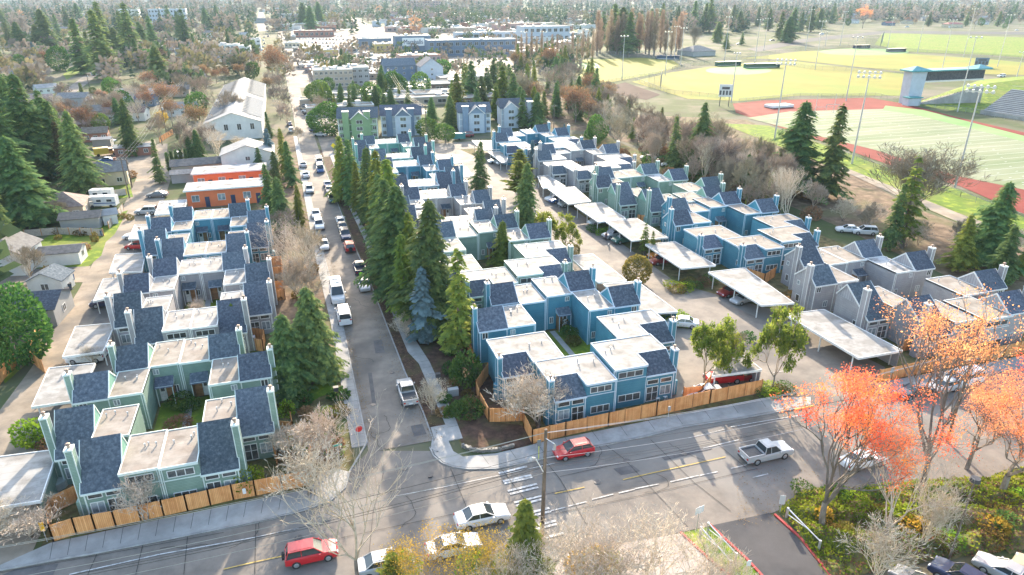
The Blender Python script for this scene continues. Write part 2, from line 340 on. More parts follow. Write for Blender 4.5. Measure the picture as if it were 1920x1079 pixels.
# pavements with real kerbs
mb = MB()
kerb(mb, far_k); kerb(mb, [far_k[-1]]+lft[:9]); kerb(mb, rgt[:9]); kerb(mb, [rgt[0]]+cor_r); kerb(mb, cor_r2)
kind(mb.build('kerb', KERB), 'structure')
def slab(name, pts, px=True, h=.11, m=CONC):
    SH[0] += 1; h += .0008*(SH[0] % 9)
    w = [U(*p) for p in pts] if px else pts
    mb = MB(); mb.prism(w, -.05, h); return kind(mb.build(name, m), 'structure')
fenceL = [U(*p) for p in [(-300,1080),(100,1014),(250,985),(480,935),(583,913)]]
slab('pavement', [(-500,1150),(-200,1095),(0,1062),(95,1020),(250,987),(400,955),(583,918),(600,890),(628,880),(654,886),(646,914),(618,939),(558,960),(480,979),(352,1004),(180,1037),(100,1050),(0,1069),(-200,1108),(-500,1166)])
slab('pavement', [(2.0,61.5),(3.52,61.5),(3.52,77),(3.5,93),(3.0,112),(2.6,130),(2.1,180),(1.5,240),(.3,240),(.8,180),(1.2,130),(1.5,112),(2.0,93),(2.0,77)], px=False)
slab('pavement', [(12.2,113),(11.1,113),(11.1,100),(11.0,90),(11.2,80.5),(12.0,77),(12.15,70),(12.3,62.6),(13.6,62.6),(13.5,70),(13.4,77),(12.9,82),(12.3,88),(12.2,100)], px=False)
slab('pavement', [(10.6,62.58),(10.55,59.6),(13.5,59.6),(13.6,62.58)], px=False)
sheet('bark_bed', [(840,700),(900,700),(915,790),(990,800),(1000,832),(960,845),(900,850),(868,838),(850,790)], .035, MULCH)
slab('pavement', [(10.9,113),(12.1,113),(11.8,130),(11.2,150),(10.8,209),(9.8,209),(10.2,150),(10.8,130)], px=False)
slab('pavement', [U(*p) for p in [(838,822),(850,848),(868,858),(930,852),(990,838),(1010,832),(1060,822),(1430,748),(1520,746),(1520,760),(1400,782),(1280,800),(1210,818),(1110,839),(1035,856),(960,872),(930,878),(880,879),(850,875),(831,868),(815,854),(808,838),(810,826)]], px=False)
slab('pavement', [U(*p) for p in [(1640,720),(1720,706),(1850,682),(1920,668),(2050,642),(2050,664),(1920,688),(1830,704),(1720,726),(1640,740)]], px=False)
mb = MB(); kerb(mb, [U(1452,966), U(1500,1010), U(1560,1085)], .22, .16); kerb(mb, [U(1276,1000), U(1330,1050), U(1372,1085)], .22, .16); kerb(mb, [U(1330,985), U(1400,1050), U(1432,1085)], .22, .16)
kind(mb.build('kerb', mat('red_kerb_paint', (.35,.05,.05), (.45,.10,.09), scale=2, world=True)), 'structure')
mb = MB(); kerb(mb, [U(1490,769.5), U(1524,762.5)], .2, .15)
kind(mb.build('kerb', PAINTY), 'structure')
# the drive at the bottom right, the lawn strip, the pale forecourt
sheet('driveway', [(1336,986),(1442,963),(1500,1012),(1580,1100),(1460,1110)], .045, ASPHD)
sheet('grass_strip', [(1278,1000),(1316,992),(1334,988),(1440,1090),(1380,1095)], .045, GRASS)
sheet('forecourt', [(1060,1040),(1275,1001),(1370,1092),(1000,1120)], .045, mat('pinkish_paving', (.33,.28,.25), (.46,.40,.36), scale=.5, world=True, detail=10))
sheet('near_ground', [(-400,1440),(100,1290),(500,1190),(800,1120),(1000,1085),(1062,1042),(1000,1120),(1100,1300),(500,1600)], .012, LITTER)
# painted markings, tar joints and cracks
mb = MB()
def pxl(pts, wd, z=.088, m=0): strip(mb, [U(*p) for p in pts], wd, z, m)
pxl([(130,1079),(300,1041),(480,1009),(560,992)], .12)
for a, b in (((1110,938),(1150,928)), ((1160,926),(1190,919)), ((1190,918),(1235,909)), ((1257,905),(1310,893)), ((1312,893),(1345,886)), ((1370,880),(1400,873)), ((1030,960),(1060,953)), ((1065,951),(1100,942)), ((1411,897),(1440,890)), ((1455,852),(1480,847))):
    pxl([a, b], .12)
pxl([(1370,802),(1420,793),(1500,780)], .10); pxl([(1290,823),(1360,806)], .07)
pxl([(740,932),(830,915),(935,893),(1040,870)], .07)
for i, (x0, y0, x1, y1) in enumerate([(935,889,988,876),(943,904,996,892),(945,908,998,896),(952,922,1007,909),(956,928,1009,915),(964,944,1016,931),(968,950,1019,937),(976,967,1030,954),(980,973,1033,960),(985,992,1042,978),(988,998,1044,984),(1022,1010,1058,1001)]):
    pxl([(x0, y0), (x1, y1)], .27)
pxl([(1318,842),(1385,826)], .1); pxl([(1450,700),(1475,696)], .08)
kind(mb.build('road_markings', PAINTW), 'structure')
mb = MB()
pxl([(1168,901),(1220,889),(1360,858)], .12); pxl([(1040,927),(1096,915)], .12); pxl([(900,960),(960,945)], .0001); pxl([(420,1069),(475,1056),(560,1038)], .12); pxl([(1390,852),(1440,842)], .12)
kind(mb.build('road_markings', PAINTY), 'structure')
mb = MB()
for q in ([(1010,850),(1050,900),(1100,985)], [(1130,832),(1170,862),(1290,990)], [(1220,826),(1300,905),(1370,960)], [(940,880),(985,940),(1030,1010)], [(1320,812),(1400,880)], [(845,880),(878,960),(900,1020)], [(352,1008),(345,1079)], [(480,984),(478,1079)], [(268,1024),(255,1079)], [(182,1041),(165,1079)], [(720,885),(700,960),(690,1060)], [(1050,895),(1350,830),(1500,800)], [(1040,965),(1250,920),(1420,880)], [(0,1076),(420,1000)], [(640,1010),(900,955),(1060,920)]):
    pxl(q, .05)
kind(mb.build('road_joints', TAR), 'structure')
mb = MB()   # joints scored in the pavement
for k in range(26):
    x = 100+k*33; y = 1014-.215*(x-100)
    if x < 560: strip(mb, [U(x, y+3), U(x-6, y+36)], .035, .118)
for k in range(30):
    y = 62+k*1.7; strip(mb, [(2.0, y), (3.5, y)], .03, .118); 
    if y < 80: strip(mb, [(12.3, y), (13.6, y)], .03, .118)
for k in range(12):
    x = 900+k*52; y = 858-.205*(x-900); strip(mb, [U(x, y-8), U(x+16, y+14)], .035, .118)
kind(mb.build('pavement_joints', TAR), 'structure')
# repairs, covers and stains in the carriageway
for pts in ([(0,1082),(30,1068),(110,1058),(100,1079)], [(1150,880),(1185,873),(1200,884),(1164,892)], [(700,640),(716,638),(722,662),(704,664)], [(770,800),(792,796),(800,815),(776,820)], [(640,450),(650,449),(656,470),(645,471)], [(1240,858),(1330,838),(1336,843),(1246,864)], [(690,700),(697,700),(706,760),(698,761)]):
    sheet('asphalt_patch', pts, .05, PATCH)
mb = MB()
for x, y in ((1282,852),(760,880),(700,760),(735,700),(1120,905),(1175,865),(560,1010),(650,560)):
    X, Y = U(x, y); n = len(mb.v); mb.poly([(X+.34*math.cos(k*PI/6), Y+.34*math.sin(k*PI/6), .097) for k in range(12)])
kind(mb.build('manhole_covers', DMETAL), 'structure')
mb = MB(); Rc = random.Random(5)
for q in ((640,905),(760,930),(880,960),(1100,880),(1230,890),(1330,870),(720,780),(700,680),(660,560),(740,840),(300,1030),(430,1030)):
    x, y = U(*q); a = Rc.uniform(0, 6.28); pts = [(x, y)]
    for k in range(9): a += Rc.uniform(-.7, .7); x += .55*math.cos(a); y += .55*math.sin(a); pts.append((x, y))
    strip(mb, pts, .045, .0835)
kind(mb.build('sealed_cracks', TAR), 'structure')
sheet('grass_patch', [(560,770),(600,700),(628,685),(632,735),(600,745)], .03, GRASS)
# --- alley and its parking pads
sheet('alley', [(-38,50),(-25.5,50),(-25.5,66),(-25.3,96),(-25.3,124),(-25.2,152),(-28.6,156),(-30,170),(-31,190),(-35,215),(-38,240),(-41,240),(-40,200),(-38.4,175),(-35.8,118),(-35.3,91),(-35.8,80),(-37,60)], .02, ALLEY, px=False)
sheet('parking_pad', [(-31.3,62),(-25.6,62),(-25.4,152),(-30.3,152)], .028, ASPH, px=False)
# --- drive through the estate
sheet('estate_drive', [(37.5,57.5),(63.5,57.5),(63.5,70),(57.5,92),(52.8,116),(52.5,178),(48,205),(41,212),(36,200),(37.8,140),(42,120),(44,92),(39,76)], .02, ASPHL, px=False)
sheet('estate_entrance', [U(1450,738), U(1522,762), U(1626,744), U(1660,690), U(1560,640)], .04, ASPHL, px=False)
sheet('parking_pad', [(57,57.5),(66.5,60),(66.5,76),(57.5,90),(57,200),(52,200),(52,90)], .016, ASPH, px=False)
sheet('cross_lane', [(36,203),(60,203),(60,214),(36,214)], .03, ASPHL, px=False)
# courtyards
def court(x0, y0, x1, y1):
    sheet('courtyard_lawn', [(x0,y0),(x1,y0),(x1,y1),(x0,y1)], .03, GRASS, px=False)
    xm = (x0+x1)/2+.4; sheet('garden_path', [(xm-.4,y0),(xm+.4,y0),(xm+.2,y1),(xm-.6,y1)], .06, CONC, px=False)
court(-18.3,63.3,-12.4,77); court(-18.6,92.6,-12.8,106.6); court(-19.2,121.5,-13.3,134.8); court(27.3,65.6,35.6,80.3); court(73,98,80.6,111.4); court(24.5,124,30.2,135)
# back gardens
sheet('lawn', [(95,440),(240,395),(215,440),(170,480),(120,500),(40,478)], .015, GRASS)
sheet('lawn', [(0,505),(60,470),(150,470),(200,450),(190,480),(160,505),(60,525)], .018, GRASS)
sheet('lawn', [(190,335),(240,335),(250,370),(185,375)], .018, GRASS)
sheet('lawn', [(0,395),(30,400),(30,420),(0,440)], .018, GRASS)
sheet('lane', [(0,508),(60,505),(170,500),(160,530),(60,532),(0,545)], .024, ALLEY)
sheet('grass_verge', [(10,720),(75,660),(110,595),(98,590),(80,640),(0,705)], .03, GRASS)
# far-left road
sheet('residential_road', [(95,190),(115,196),(185,140),(205,125),(190,122),(170,133)], .03, ASPHL)
sheet('lawn', [(75,175),(125,160),(110,185),(85,190)], .02, GRASS)
sheet('lawn', [(125,150),(170,125),(150,122),(118,140)], .02, GRASS)
sheet('lane', [(190,292),(290,262),(300,300),(262,332),(240,335)], .02, ALLEY)
# parking along the side street and the shopping district
sheet('angled_parking', [(8,205),(17,205),(16,330),(8,330)], .028, ASPHL, px=False)
sheet('car_park', [(550,58),(730,55),(745,98),(590,92),(556,92)], .03, ASPHL)
sheet('car_park', [(800,90),(960,98),(950,104),(830,103)], .03, ASPHL)
sheet('car_park', [(620,165),(780,160),(800,215),(640,218)], .02, ASPHL)
sheet('cross_road', [(540,95),(545,88),(760,105),(990,135),(980,142),(760,114)], .035, ASPHL)
sheet('avenue', [(485,60),(500,58),(497,32),(491,20),(487,20),(480,40)], .035, ASPHL)
sheet('avenue', [(640,30),(655,28),(720,60),(700,66)], .035, ASPHL)
sheet('district_paving', [(545,52),(1000,50),(1010,100),(1000,150),(780,165),(560,165),(548,110)], .008, ASPHL)
# --- sports ground
sheet('sports_field', [(1018,117),(1090,113),(1200,109),(1262,114),(1278,124),(1235,138),(1140,156),(1105,156),(1060,132)], .04, FIELD)
sheet('infield_dirt', [(1122,168),(1172,155),(1238,178),(1212,188),(1150,176)], .06, INFIELD)
sheet('sports_field', [(1185,154),(1260,136),(1330,126),(1470,113),(1700,140),(1690,180),(1500,180),(1390,190),(1290,186)], .04, FIELD)
sheet('sports_field', [(1390,110),(1500,97),(1600,94),(1860,112),(1960,122),(1960,142),(1700,136),(1480,112)], .05, FIELD)
def ell(cx, cy, rx, ry, n=24): return [(cx+rx*math.cos(2*PI*k/n), cy+ry*math.sin(2*PI*k/n)) for k in range(n)]
GTURF = mat('green_infield_turf', (.13,.25,.07), (.22,.33,.12), world=True, scale=.06, detail=8, spec=.2)
sheet('infield_turf', ell(1385,133,62,8), .08, GTURF); sheet('infield_turf', ell(1620,98,85,6.5), .08, GTURF)
sheet('infield_turf', [(1025,119),(1120,119),(1125,128),(1060,130)], .07, GTURF)
sheet('grass_bank', [(1655,62),(1960,72),(1960,112),(1860,104),(1700,97),(1640,84)], .045, GRASS)
sheet('running_track', [(1374,195),(1430,189),(1630,184),(1700,196),(1800,222),(1960,258),(1960,420),(1800,350),(1690,318),(1560,272),(1440,232),(1380,212)], .05, TRACK)
sheet('grass_strip', [(1660,199),(1730,207),(1960,266),(1960,276),(1715,216),(1655,207)], .075, GTURF)
sheet('football_field', [(1400,222),(1480,210),(1660,205),(1720,213),(1960,272),(1960,365),(1790,330),(1640,282),(1500,247)], .07, TURF)
sheet('grass_strip', [(1350,232),(1440,236),(1560,278),(1690,324),(1800,357),(1960,426),(1960,470),(1800,420),(1690,372),(1600,330),(1500,290)], .045, GRASS)
sheet('footpath', [(1560,305),(1700,362),(1800,402),(1960,460),(1960,470),(1790,415),(1690,372),(1560,312)], .06, ALLEY)
mb = MB()
for k in range(13):
    a = (1480+k*46, 246+k*11); 
    mb_a = U(1455+k*42, 232+k*10.5); mb_b = U(1600+k*34, 206+k*9.5)
FB = [U(*p) for p in [(1415,224),(1485,212),(1655,207),(1720,216),(1960,276),(1960,358),(1790,324),(1640,277),(1500,243)]]
def span(poly, y):
    xs = []
    for (x0, y0), (x1, y1) in zip(poly, poly[1:]+poly[:1]):
        if (y0 > y) != (y1 > y): xs.append(x0+(x1-x0)*(y-y0)/(y1-y0))
    return (min(xs), max(xs)) if len(xs) > 1 else None
yy = min(p[1] for p in FB)+1; k = 0
while yy < max(p[1] for p in FB):
    s_ = span(FB, yy)
    if s_: strip(mb, [(s_[0]+1, yy), (s_[1]-1, yy)], .16, .15)
    k += 1; yy += 4.6
for u in (.36, .64):
    yy = min(p[1] for p in FB)+1
    while yy < max(p[1] for p in FB):
        s_ = span(FB, yy); xm = s_[0]+(s_[1]-s_[0])*u; strip(mb, [(xm-.4, yy+1.5), (xm+.4, yy+1.5)], .3, .155); yy += 4.6
kind(mb.build('field_lines', FIELDPAINT), 'structure')
sheet('upper_road', [(1400,92),(1500,74),(1660,58),(1960,61),(1960,66),(1660,63),(1510,80),(1420,98)], .05, ASPHD)
# ---------------------------------------------------------------- townhouses of the estate
def win(parent, face, a0, a1, z0, z1, p, n=2, sgn=-1, g=None, mirror=1, name='window', row=None):
    """frame and panes; face 'y' lies in a plane y=p, face 'x' in x=p; sgn tells which way it looks"""
    mb = MB(); f = .07; d = .05*sgn; e = .02*sgn
    def bx(u0, u1, w0, w1, t0, t1, m):
        if face == 'y': mb.box(mirror*u0, p+t0, w0, mirror*u1, p+t1, w1, m)
        else: mb.box(mirror*(p+t0), u0, w0, mirror*(p+t1), u1, w1, m)
    bx(a0+f*.5, a1-f*.5, z0+f*.5, z1-f*.5, -.01*sgn, e, 1)
    bx(a0, a1, z0, z0+f, 0, d, 0); bx(a0, a1, z1-f, z1, 0, d, 0)
    for k in range(n+1):
        c = a0+(a1-a0-f)*k/n; bx(c, c+f, z0+f, z1-f, 0, d*.98, 0)
    if row: bx(a0+f, a1-f, row, row+f*.7, 0, d*.9, 0)
    return mb.build(name, [WHITE, g or GLASS], parent)
def townhouse(col, s, style, W, D, Wb, h=4.7, he=3.3, zr=6.6, run=3.1, yb=0.1, gd=4.5, front='wide', tan=False, porch=False, low=False):
    S = s if s == -1 else -1   # built with the bay at -x, mirrored for s=+1
    M = 1 if s == -1 else -1
    sid, bat, tr = SID[col], BAT[col], TRIM[col]
    t = empty('townhouse')
    def fin(mb, name, mats, par=t):
        if M == -1:
            mb.v = [(-x, y, z) for x, y, z in mb.v]; mb.f = [f[::-1] for f in mb.f]
        return mb.build(name, mats, par)
    roofm = {0: MEMB, 1: MEMT, 2: MEMG}[int(tan)]
    # walls
    wl = MB(); wl.prism([(0,0),(W,0),(W,D),(0,D)], -.3, h-.05)
    if style == 'gable': prof = [(yb, -.3), (yb, h-.02), (yb+gd*.5, zr), (yb+gd, h-.02), (yb+gd, -.3)]; ye, yr, yk = yb, yb+gd*.5, yb+gd; ze, zk = h, h
    elif style == 'long': prof = [(yb, -.3), (yb, he), (yb+run, zr), (yb+run*1.35, h), (yb+run*1.35, -.3)]; ye, yr, yk = yb, yb+run, yb+run*1.35; ze, zk = he, h
    else: prof = [(yb, -.3), (yb, he), (yb+2.55, h-.02), (yb+2.55, -.3)]; ye, yr, yk = yb, yb+2.55, D; ze, zk = he, h
    n = len(wl.v); k = len(prof)
    wl.v += [(-Wb, y, z) for y, z in prof] + [(-.02, y, z) for y, z in prof]
    wl.f.append(tuple(n+i for i in range(k))[::-1]); wl.f.append(tuple(n+k+i for i in range(k)))
    for i in range(k):
        j = (i+1) % k; wl.f.append((n+i, n+j, n+k+j, n+k+i))
    wl.m += [0]*(k+2)
    if style == 'shed': wl.prism([(-Wb, yb+2.55), (-.02, yb+2.55), (-.02, D), (-Wb, D)], -.3, h-.05)
    fin(wl, 'wall', sid)
    # flat roof with raised edge
    fr = MB(); o = .12
    if style == 'shed': pts = [(-o*0, -o), (W, -o), (W, D), (-Wb-o, D), (-Wb-o, yb+2.55), (0, yb+2.55)]
    else: pts = [(0, -o), (W, -o), (W, D), (0, D)]
    fr.prism(pts, h-.12, h+.0); fin(fr, 'flat_roof', roofm)
    ed = MB()
    def edge(a, b, c, d): ed.box(a, b, h-.2, c, d, h+.07)
    edge(0, -o-.1, W, -o-.0); edge(W-.1, -o, W, D); 
    if style == 'shed': edge(-Wb-o-.1, yb+2.5, -Wb-o, D); edge(-Wb-o-.1, yb+2.45, -.04, yb+2.56); edge(-.1, -o, .02, yb+2.45); edge(-Wb-o, D-.1, W-.1, D)
    else: edge(0, -o, .1, D-.1); edge(0, D-.1, W-.1, D)
    # shingle slopes
    sh = MB(); x0, x1 = -Wb-.14, -.0
    def slope(y0, z0, y1, z1, th=.11):
        sh.v += []; n = len(sh.v)
        sh.v += [(x0,y0,z0),(x1,y0,z0),(x1,y1,z1),(x0,y1,z1),(x0,y0,z0+th),(x1,y0,z0+th),(x1,y1,z1+th),(x0,y1,z1+th)]
        for f in ((0,3,2,1),(4,5,6,7),(0,1,5,4),(1,2,6,5),(2,3,7,6),(3,0,4,7)): sh.f.append(tuple(n+q for q in f)); sh.m.append(0)
    def rake(y0, z0, y1, z1, xa):   # white board along a sloping edge
        n = len(ed.v); a, b = xa-.035, xa+.035
        ed.v += [(a,y0,z0-.13),(b,y0,z0-.13),(b,y1,z1-.13),(a,y1,z1-.13),(a,y0,z0+.125),(b,y0,z0+.125),(b,y1,z1+.125),(a,y1,z1+.125)]
        for f in ((0,3,2,1),(4,5,6,7),(0,1,5,4),(1,2,6,5),(2,3,7,6),(3,0,4,7)): ed.f.append(tuple(n+q for q in f)); ed.m.append(0)
    if style == 'shed':
        sl = (h-he)/2.55; slope(ye-.2, he-.2*sl, yb+2.5, h-.03); rake(ye-.2, he-.2*sl, yb+2.45, h-.05, -Wb-.16)
        ed.box(x0, ye-.28, he-.2*sl-.1, x1, ye-.2, he-.2*sl+.1)
    else:
        sl = (zr-ze)/(yr-ye); slope(ye-.22, ze-.22*sl, yr+.02, zr+.02*sl); s2 = (zr-zk)/(yk-yr); slope(yr, zr+.01, yk, zk+.01)
        for xa in (x0-.02, x1+.03): rake(ye-.22, ze-.22*sl, yr, zr, xa); rake(yr, zr, yk, zk, xa)
        ed.box(x0, ye-.3, ze-.22*sl-.1, x1, ye-.22, ze-.22*sl+.09)
        for xa in (-Wb-.025, -Wb-.005) , (0, .02):
            gs = MB()
            a, b = xa; q = [(ye+(h-ze)/sl+.12 if ze < h else ye+.1, h+.02), (yr, zr-.1), (yk-.1, h+.02)]
            n = len(gs.v); gs.v += [(a, y, z) for y, z in q]+[(b, y, z) for y, z in q]
            if xa[0] < 0: gs.box(-Wb-.05, ye+.05 if ze >= h else ye+(h-ze)/sl+.05, h-.08, -Wb-.026, yk, h+.02, 0); n = len(gs.v)-14+8; n = 0
            gs.f += [(n, n+2, n+1), (n+3, n+4, n+5), (n, n+1, n+4, n+3), (n+1, n+2, n+5, n+4), (n+2, n, n+3, n+5)]; gs.m += [0]*5
            fin(gs, 'gable_siding', bat)
    # corner boards and band
    for (cx, cy, zz) in ((W-.06, -.03, h-.2), (-Wb-.02, ye-.03, ze-.15), (-.14, ye-.03, ze-.15)):
        ed.box(cx, cy, 0, cx+.12, cy+.05, zz)
    if front == 'wide': ed.box(.02, -.04, h-1.62, W-.1, .0, h-1.52)
    fin(ed, 'roof_edge_trim', tr); sh_o = fin(sh, 'shingle_roof', SHINGLE)
    # chimney with cap
    ch = MB(); zt = (zr if style != 'shed' else h)+.85; cy = (yb+ .9) if style != 'gable' else yb+1.3; cw = .42
    cx0, cx1 = -Wb-.62, -Wb-.03
    ch.box(cx0, cy-cw, -.3, cx1, cy+cw, zt, 0)
    for a in (cx0-.02, cx1-.05):
        for b in (cy-cw-.02, cy+cw-.05): ch.box(a, b, 0, a+.07, b+.07, zt-.01, 1)
    ch.box(cx0-.05, cy-cw-.05, zt-.14, cx1+.05, cy+cw+.05, zt+.03, 1)
    if style == 'shed' or style == 'long': ch.prism([(cx0-.3, cy-cw), (cx0, cy-cw), (cx0, cy+cw), (cx0-.3, cy+cw)], -.3, 1.9, 0)
    cho = fin(ch, 'chimney', [sid, tr])
    fl = MB(); fx = (cx0+cx1)/2; fl.tube((fx, cy, zt), (fx, cy, zt+.38), .13, .13, 8); fl.tube((fx, cy, zt+.34), (fx, cy, zt+.42), .22, .22, 8); fl.tube((fx, cy, zt+.44), (fx, cy, zt+.5), .2, .12, 8)
    fin(fl, 'chimney_cap', mat('flue_cap', (.30,.20,.15), (.48,.36,.28), rough=.6, metal=.3), cho)
    # windows
    if front == 'wide':
        win(t, 'y', .45, W-.55, h-1.3, h-.5, 0, 3, mirror=M); win(t, 'y', .6, W-.7, .75, 1.7, 0, 3, mirror=M, g=CURT if low else GLASS)
    elif front == 'small':
        win(t, 'y', .35 if s == -1 else .35, 1.0, h-1.15, h-.45, 0, 2, mirror=M, g=CURT); win(t, 'y', W-1.1, W-.5, .9, 1.9, 0, 2, mirror=M)
    if style == 'gable':
        win(t, 'y', -Wb+.3, -Wb+1.1, h-1.3, h-.4, ye, 2, mirror=M); win(t, 'y', -Wb+1.9, -Wb+2.7, .9, 1.9, ye, 2, mirror=M, g=CURT)
        win(t, 'x', yb+gd-1.3, yb+gd-.7, h-1.3, h-.6, -Wb, 1, mirror=M, g=CURT)
        win(t, 'x', yb+gd-1.7, yb+gd-.9, .8, 1.9, -Wb, 1, mirror=M)
    else:
        m1 = -Wb/2
        win(t, 'y', -Wb+.25, m1-.12, 2.35, 2.98, ye, 1, mirror=M); win(t, 'y', m1+.12, -.25, 2.35, 2.98, ye, 1, mirror=M, g=GLASS)
        win(t, 'y', -Wb+.3, m1-.14, .7, 1.95, ye, 2, mirror=M, g=CURT); win(t, 'y', m1+.1, -.22, .12, 2.05, ye, 2, mirror=M, name='patio_door', row=1.2)
        win(t, 'x', yb+1.9, yb+2.5, 1.0, 2.3, -Wb, 1, mirror=M)
    if porch:
        pr = MB(); pr.prism([(.5,-1.3),(2.3,-1.3),(2.3,0),(.5,0)], 2.45, 2.55, 1)
        n = len(pr.v); pr.v += [(.4,-1.45,2.45),(2.4,-1.45,2.45),(2.4,0,3.2),(.4,0,3.2)]; pr.f.append((n,n+1,n+2,n+3)); pr.m.append(0)
        n = len(pr.v); pr.v += [(.42,-1.4,2.45),(.42,0,3.15),(.42,0,2.45)]; pr.f.append((n,n+1,n+2)); pr.m.append(1)
        n = len(pr.v); pr.v += [(2.38,-1.4,2.45),(2.38,0,3.15),(2.38,0,2.45)]; pr.f.append((n,n+1,n+2)); pr.m.append(1)
        po = fin(pr, 'porch_roof', [SHINGLE, tr]); ps = MB(); ps.box(.5, -1.28, 0, .58, -1.2, 2.45); ps.box(2.2, -1.28, 0, 2.28, -1.2, 2.45); fin(ps, 'porch_post', tr)
        pc = MB(); pc.box(1.35, -.06, 0, 2.2, -.005, 2.44); pc.box(2.2, -1.2, 0, 2.26, 0, 2.44); fin(pc, 'porch_cladding', CEDARS)
        dr = MB(); dr.box(.6, -.07, .05, 1.3, -.012, 2.1, 0); dr.box(.75, -.085, 1.3, 1.15, -.07, 1.9, 1); do = fin(dr, 'front_door', [WHITE, GLASS])
        kb = MB(); kb.tube((1.22,-.09,1.05), (1.22,-.13,1.05), .04, .04, 6); fin(kb, 'handle', DMETAL, do)
    # drainpipe and roof vents
    dp = MB(); dp.tube((W-.2, -.09, .1), (W-.2, -.09, h-.2), .045, .045, 5); fin(dp, 'drainpipe', tr)
    rr = random.Random(int(W*100+D*10+s)+len(col))
    for q in range(3):
        vx, vy = rr.uniform(.6, W-.6), rr.uniform(D*.5, D*.85); v = MB(); hh = rr.uniform(.22, .4)
        v.tube((vx, vy, h), (vx, vy, h+hh), .06, .06, 6); v.tube((vx, vy, h+hh), (vx, vy, h+hh+.1), .11, .08, 6); fin(v, 'roof_vent', METAL)
    return t
HCNT = [0]
def TH_(x, y, s, style, col, label, grp, **kw):
    kk = dict(W=3.3, D=6.0, Wb=3.2); kk.update(kw)
    key = ('th', col, s, style) + tuple(sorted(kk.items()))
    HCNT[0] += 1
    o = put(key, lambda: townhouse(col, s, style, **kk), (x, y, .004*(HCNT[0] % 17)))
    tag(o, label, 'townhouse', grp); return o
CN = {'blue': 'blue', 'green': 'green', 'grey': 'grey', 'teal': 'pale teal'}
def left_block(dx, dy, col, where, grp, tan=0, parts='FGCDEHAB', sx=1.0):
    def T(k, x, y, s, st, lab, **kw):
        if k in parts: TH_(-15+dx+(x+15)*sx, y+dy, s, st, col, f'{CN[col]} townhouse {lab} of {where}', grp, tan=kw.pop('tan', tan), **kw)
    T('A', -18.4, 57.5, -1, 'long', 'at the street front, left half', front='wide', yb=.3)
    T('B', -11.8, 57.3, 1, 'long', 'at the street front, right half', front='wide', W=3.3, yb=.1)
    T('C', -21.9, 63.9, -1, 'long', 'with steep roof, left wing front', W=3.4, D=5.4, front='none', yb=.1)
    T('D', -8.7, 62.4, 1, 'long', 'with steep roof, right wing front', W=3.3, D=5.5, front='none')
    T('E', -21.9, 71.8, -1, 'gable', 'left of the courtyard', W=3.3, D=5.4, front='small', gd=4.2)
    T('H', -8.8, 71.2, 1, 'gable', 'right of the courtyard', W=3.2, D=5.8, front='small', gd=4.2)
    T('F', -18.9, 77.5, -1, 'gable', 'behind the courtyard, left half', W=3.25, D=6.1, front='small', porch=True, gd=4.2)
    T('G', -12.35, 77.3, 1, 'gable', 'behind the courtyard, right half', W=3.25, D=6.1, front='none', porch=True, gd=4.2)
def mid_block(bx, by, col, where, grp, style='S', tan=0, parts='12345678'):
    def T(k, x, y, s, st, lab, **kw):
        if k in parts: TH_(bx+x, by+y, s, st, col, f'{CN[col]} townhouse {lab} of {where}', grp, tan=kw.pop('tan', tan), **kw)
    h = 5.2 if style == 'S' else 4.7; zz = 7.0 if style == 'S' else 6.6
    T('1', -3.85, -.7, -1, 'gable', 'behind the courtyard, left', W=3.8, D=6.3, Wb=3.7, yb=1.0, front='none')
    T('2', -7.6, -7.0, -1, 'gable', 'left of the courtyard', W=3.75, D=6.1, Wb=3.7, yb=.1, front='small')
    T('3', 3.85, -.55, 1, 'gable', 'with courtyard porch', W=3.8, D=6.5, Wb=3.7, h=h, zr=zz, yb=.8, front='small', porch=True)
    T('4', 7.6, -6.5, 1, 'gable', 'right of the courtyard', W=3.75, D=6.3, Wb=3.7, h=h, zr=zz, yb=.1, front='small', tan=2 if style == 'L' else tan)
    if style == 'S':
        T('5', -7.4, -16.4, -1, 'shed', 'front left, low shingle slope,', W=3.8, D=6.8, Wb=3.6, yb=0, front='none')
        T('6', -3.55, -22.9, -1, 'shed', 'front centre, low shingle slope,', W=3.6, D=6.4, Wb=3.6, yb=0, front='wide')
        T('7', 4.35, -21.8, 1, 'shed', 'front right, raised flat roof,', W=4.1, D=6.6, Wb=3.7, h=5.2, he=3.7, yb=.1, front='wide')
        T('8', 8.0, -15.1, 1, 'shed', 'far right, raised flat roof,', W=4.1, D=6.3, Wb=3.7, h=5.2, he=3.7, yb=.1, front='small')
    else:
        T('5', -6.5, -16.3, -1, 'long', 'front left, long steep roof,', W=3.7, D=6.4, Wb=3.8, yb=0, run=4.6, zr=6.7, front='small')
        T('6', -2.6, -22.4, -1, 'long', 'front centre, long steep roof,', W=3.7, D=6.2, Wb=3.8, yb=0, run=4.4, zr=6.7, front='wide')
        T('7', 6.0, -23.5, 1, 'gable', 'front right, tall gable,', W=4.8, D=6.3, Wb=3.9, h=5.0, zr=6.9, yb=.5, front='wide')
        T('8', 10.0, -16.7, 1, 'gable', 'far right, tall gable,', W=4.7, D=6.3, Wb=3.9, h=5.0, zr=6.9, yb=.5, front='none')
left_block(0, 0, 'green', 'the nearest green block', 'green townhouses left of the side street', tan=1)
left_block(-.3, 29.3, 'grey', 'the grey block left of the street', 'grey townhouses left of the side street')
left_block(-.9, 58, 'blue', 'the blue block left of the street', 'blue townhouses left of the side street', tan=1)
mid_block(30.9, 81.6, 'blue', 'the nearest blue block', 'nearest blue townhouses right of the street')
mid_block(29.1, 111.2, 'green', 'the green block behind the nearest blue', 'green townhouses behind the nearest blue block')
left_block(42.6, 58.9, 'grey', 'the middle column grey block', 'grey townhouses of the middle column')
left_block(41.6, 89.0, 'blue', 'the middle column blue block', 'blue townhouses far up the middle column')
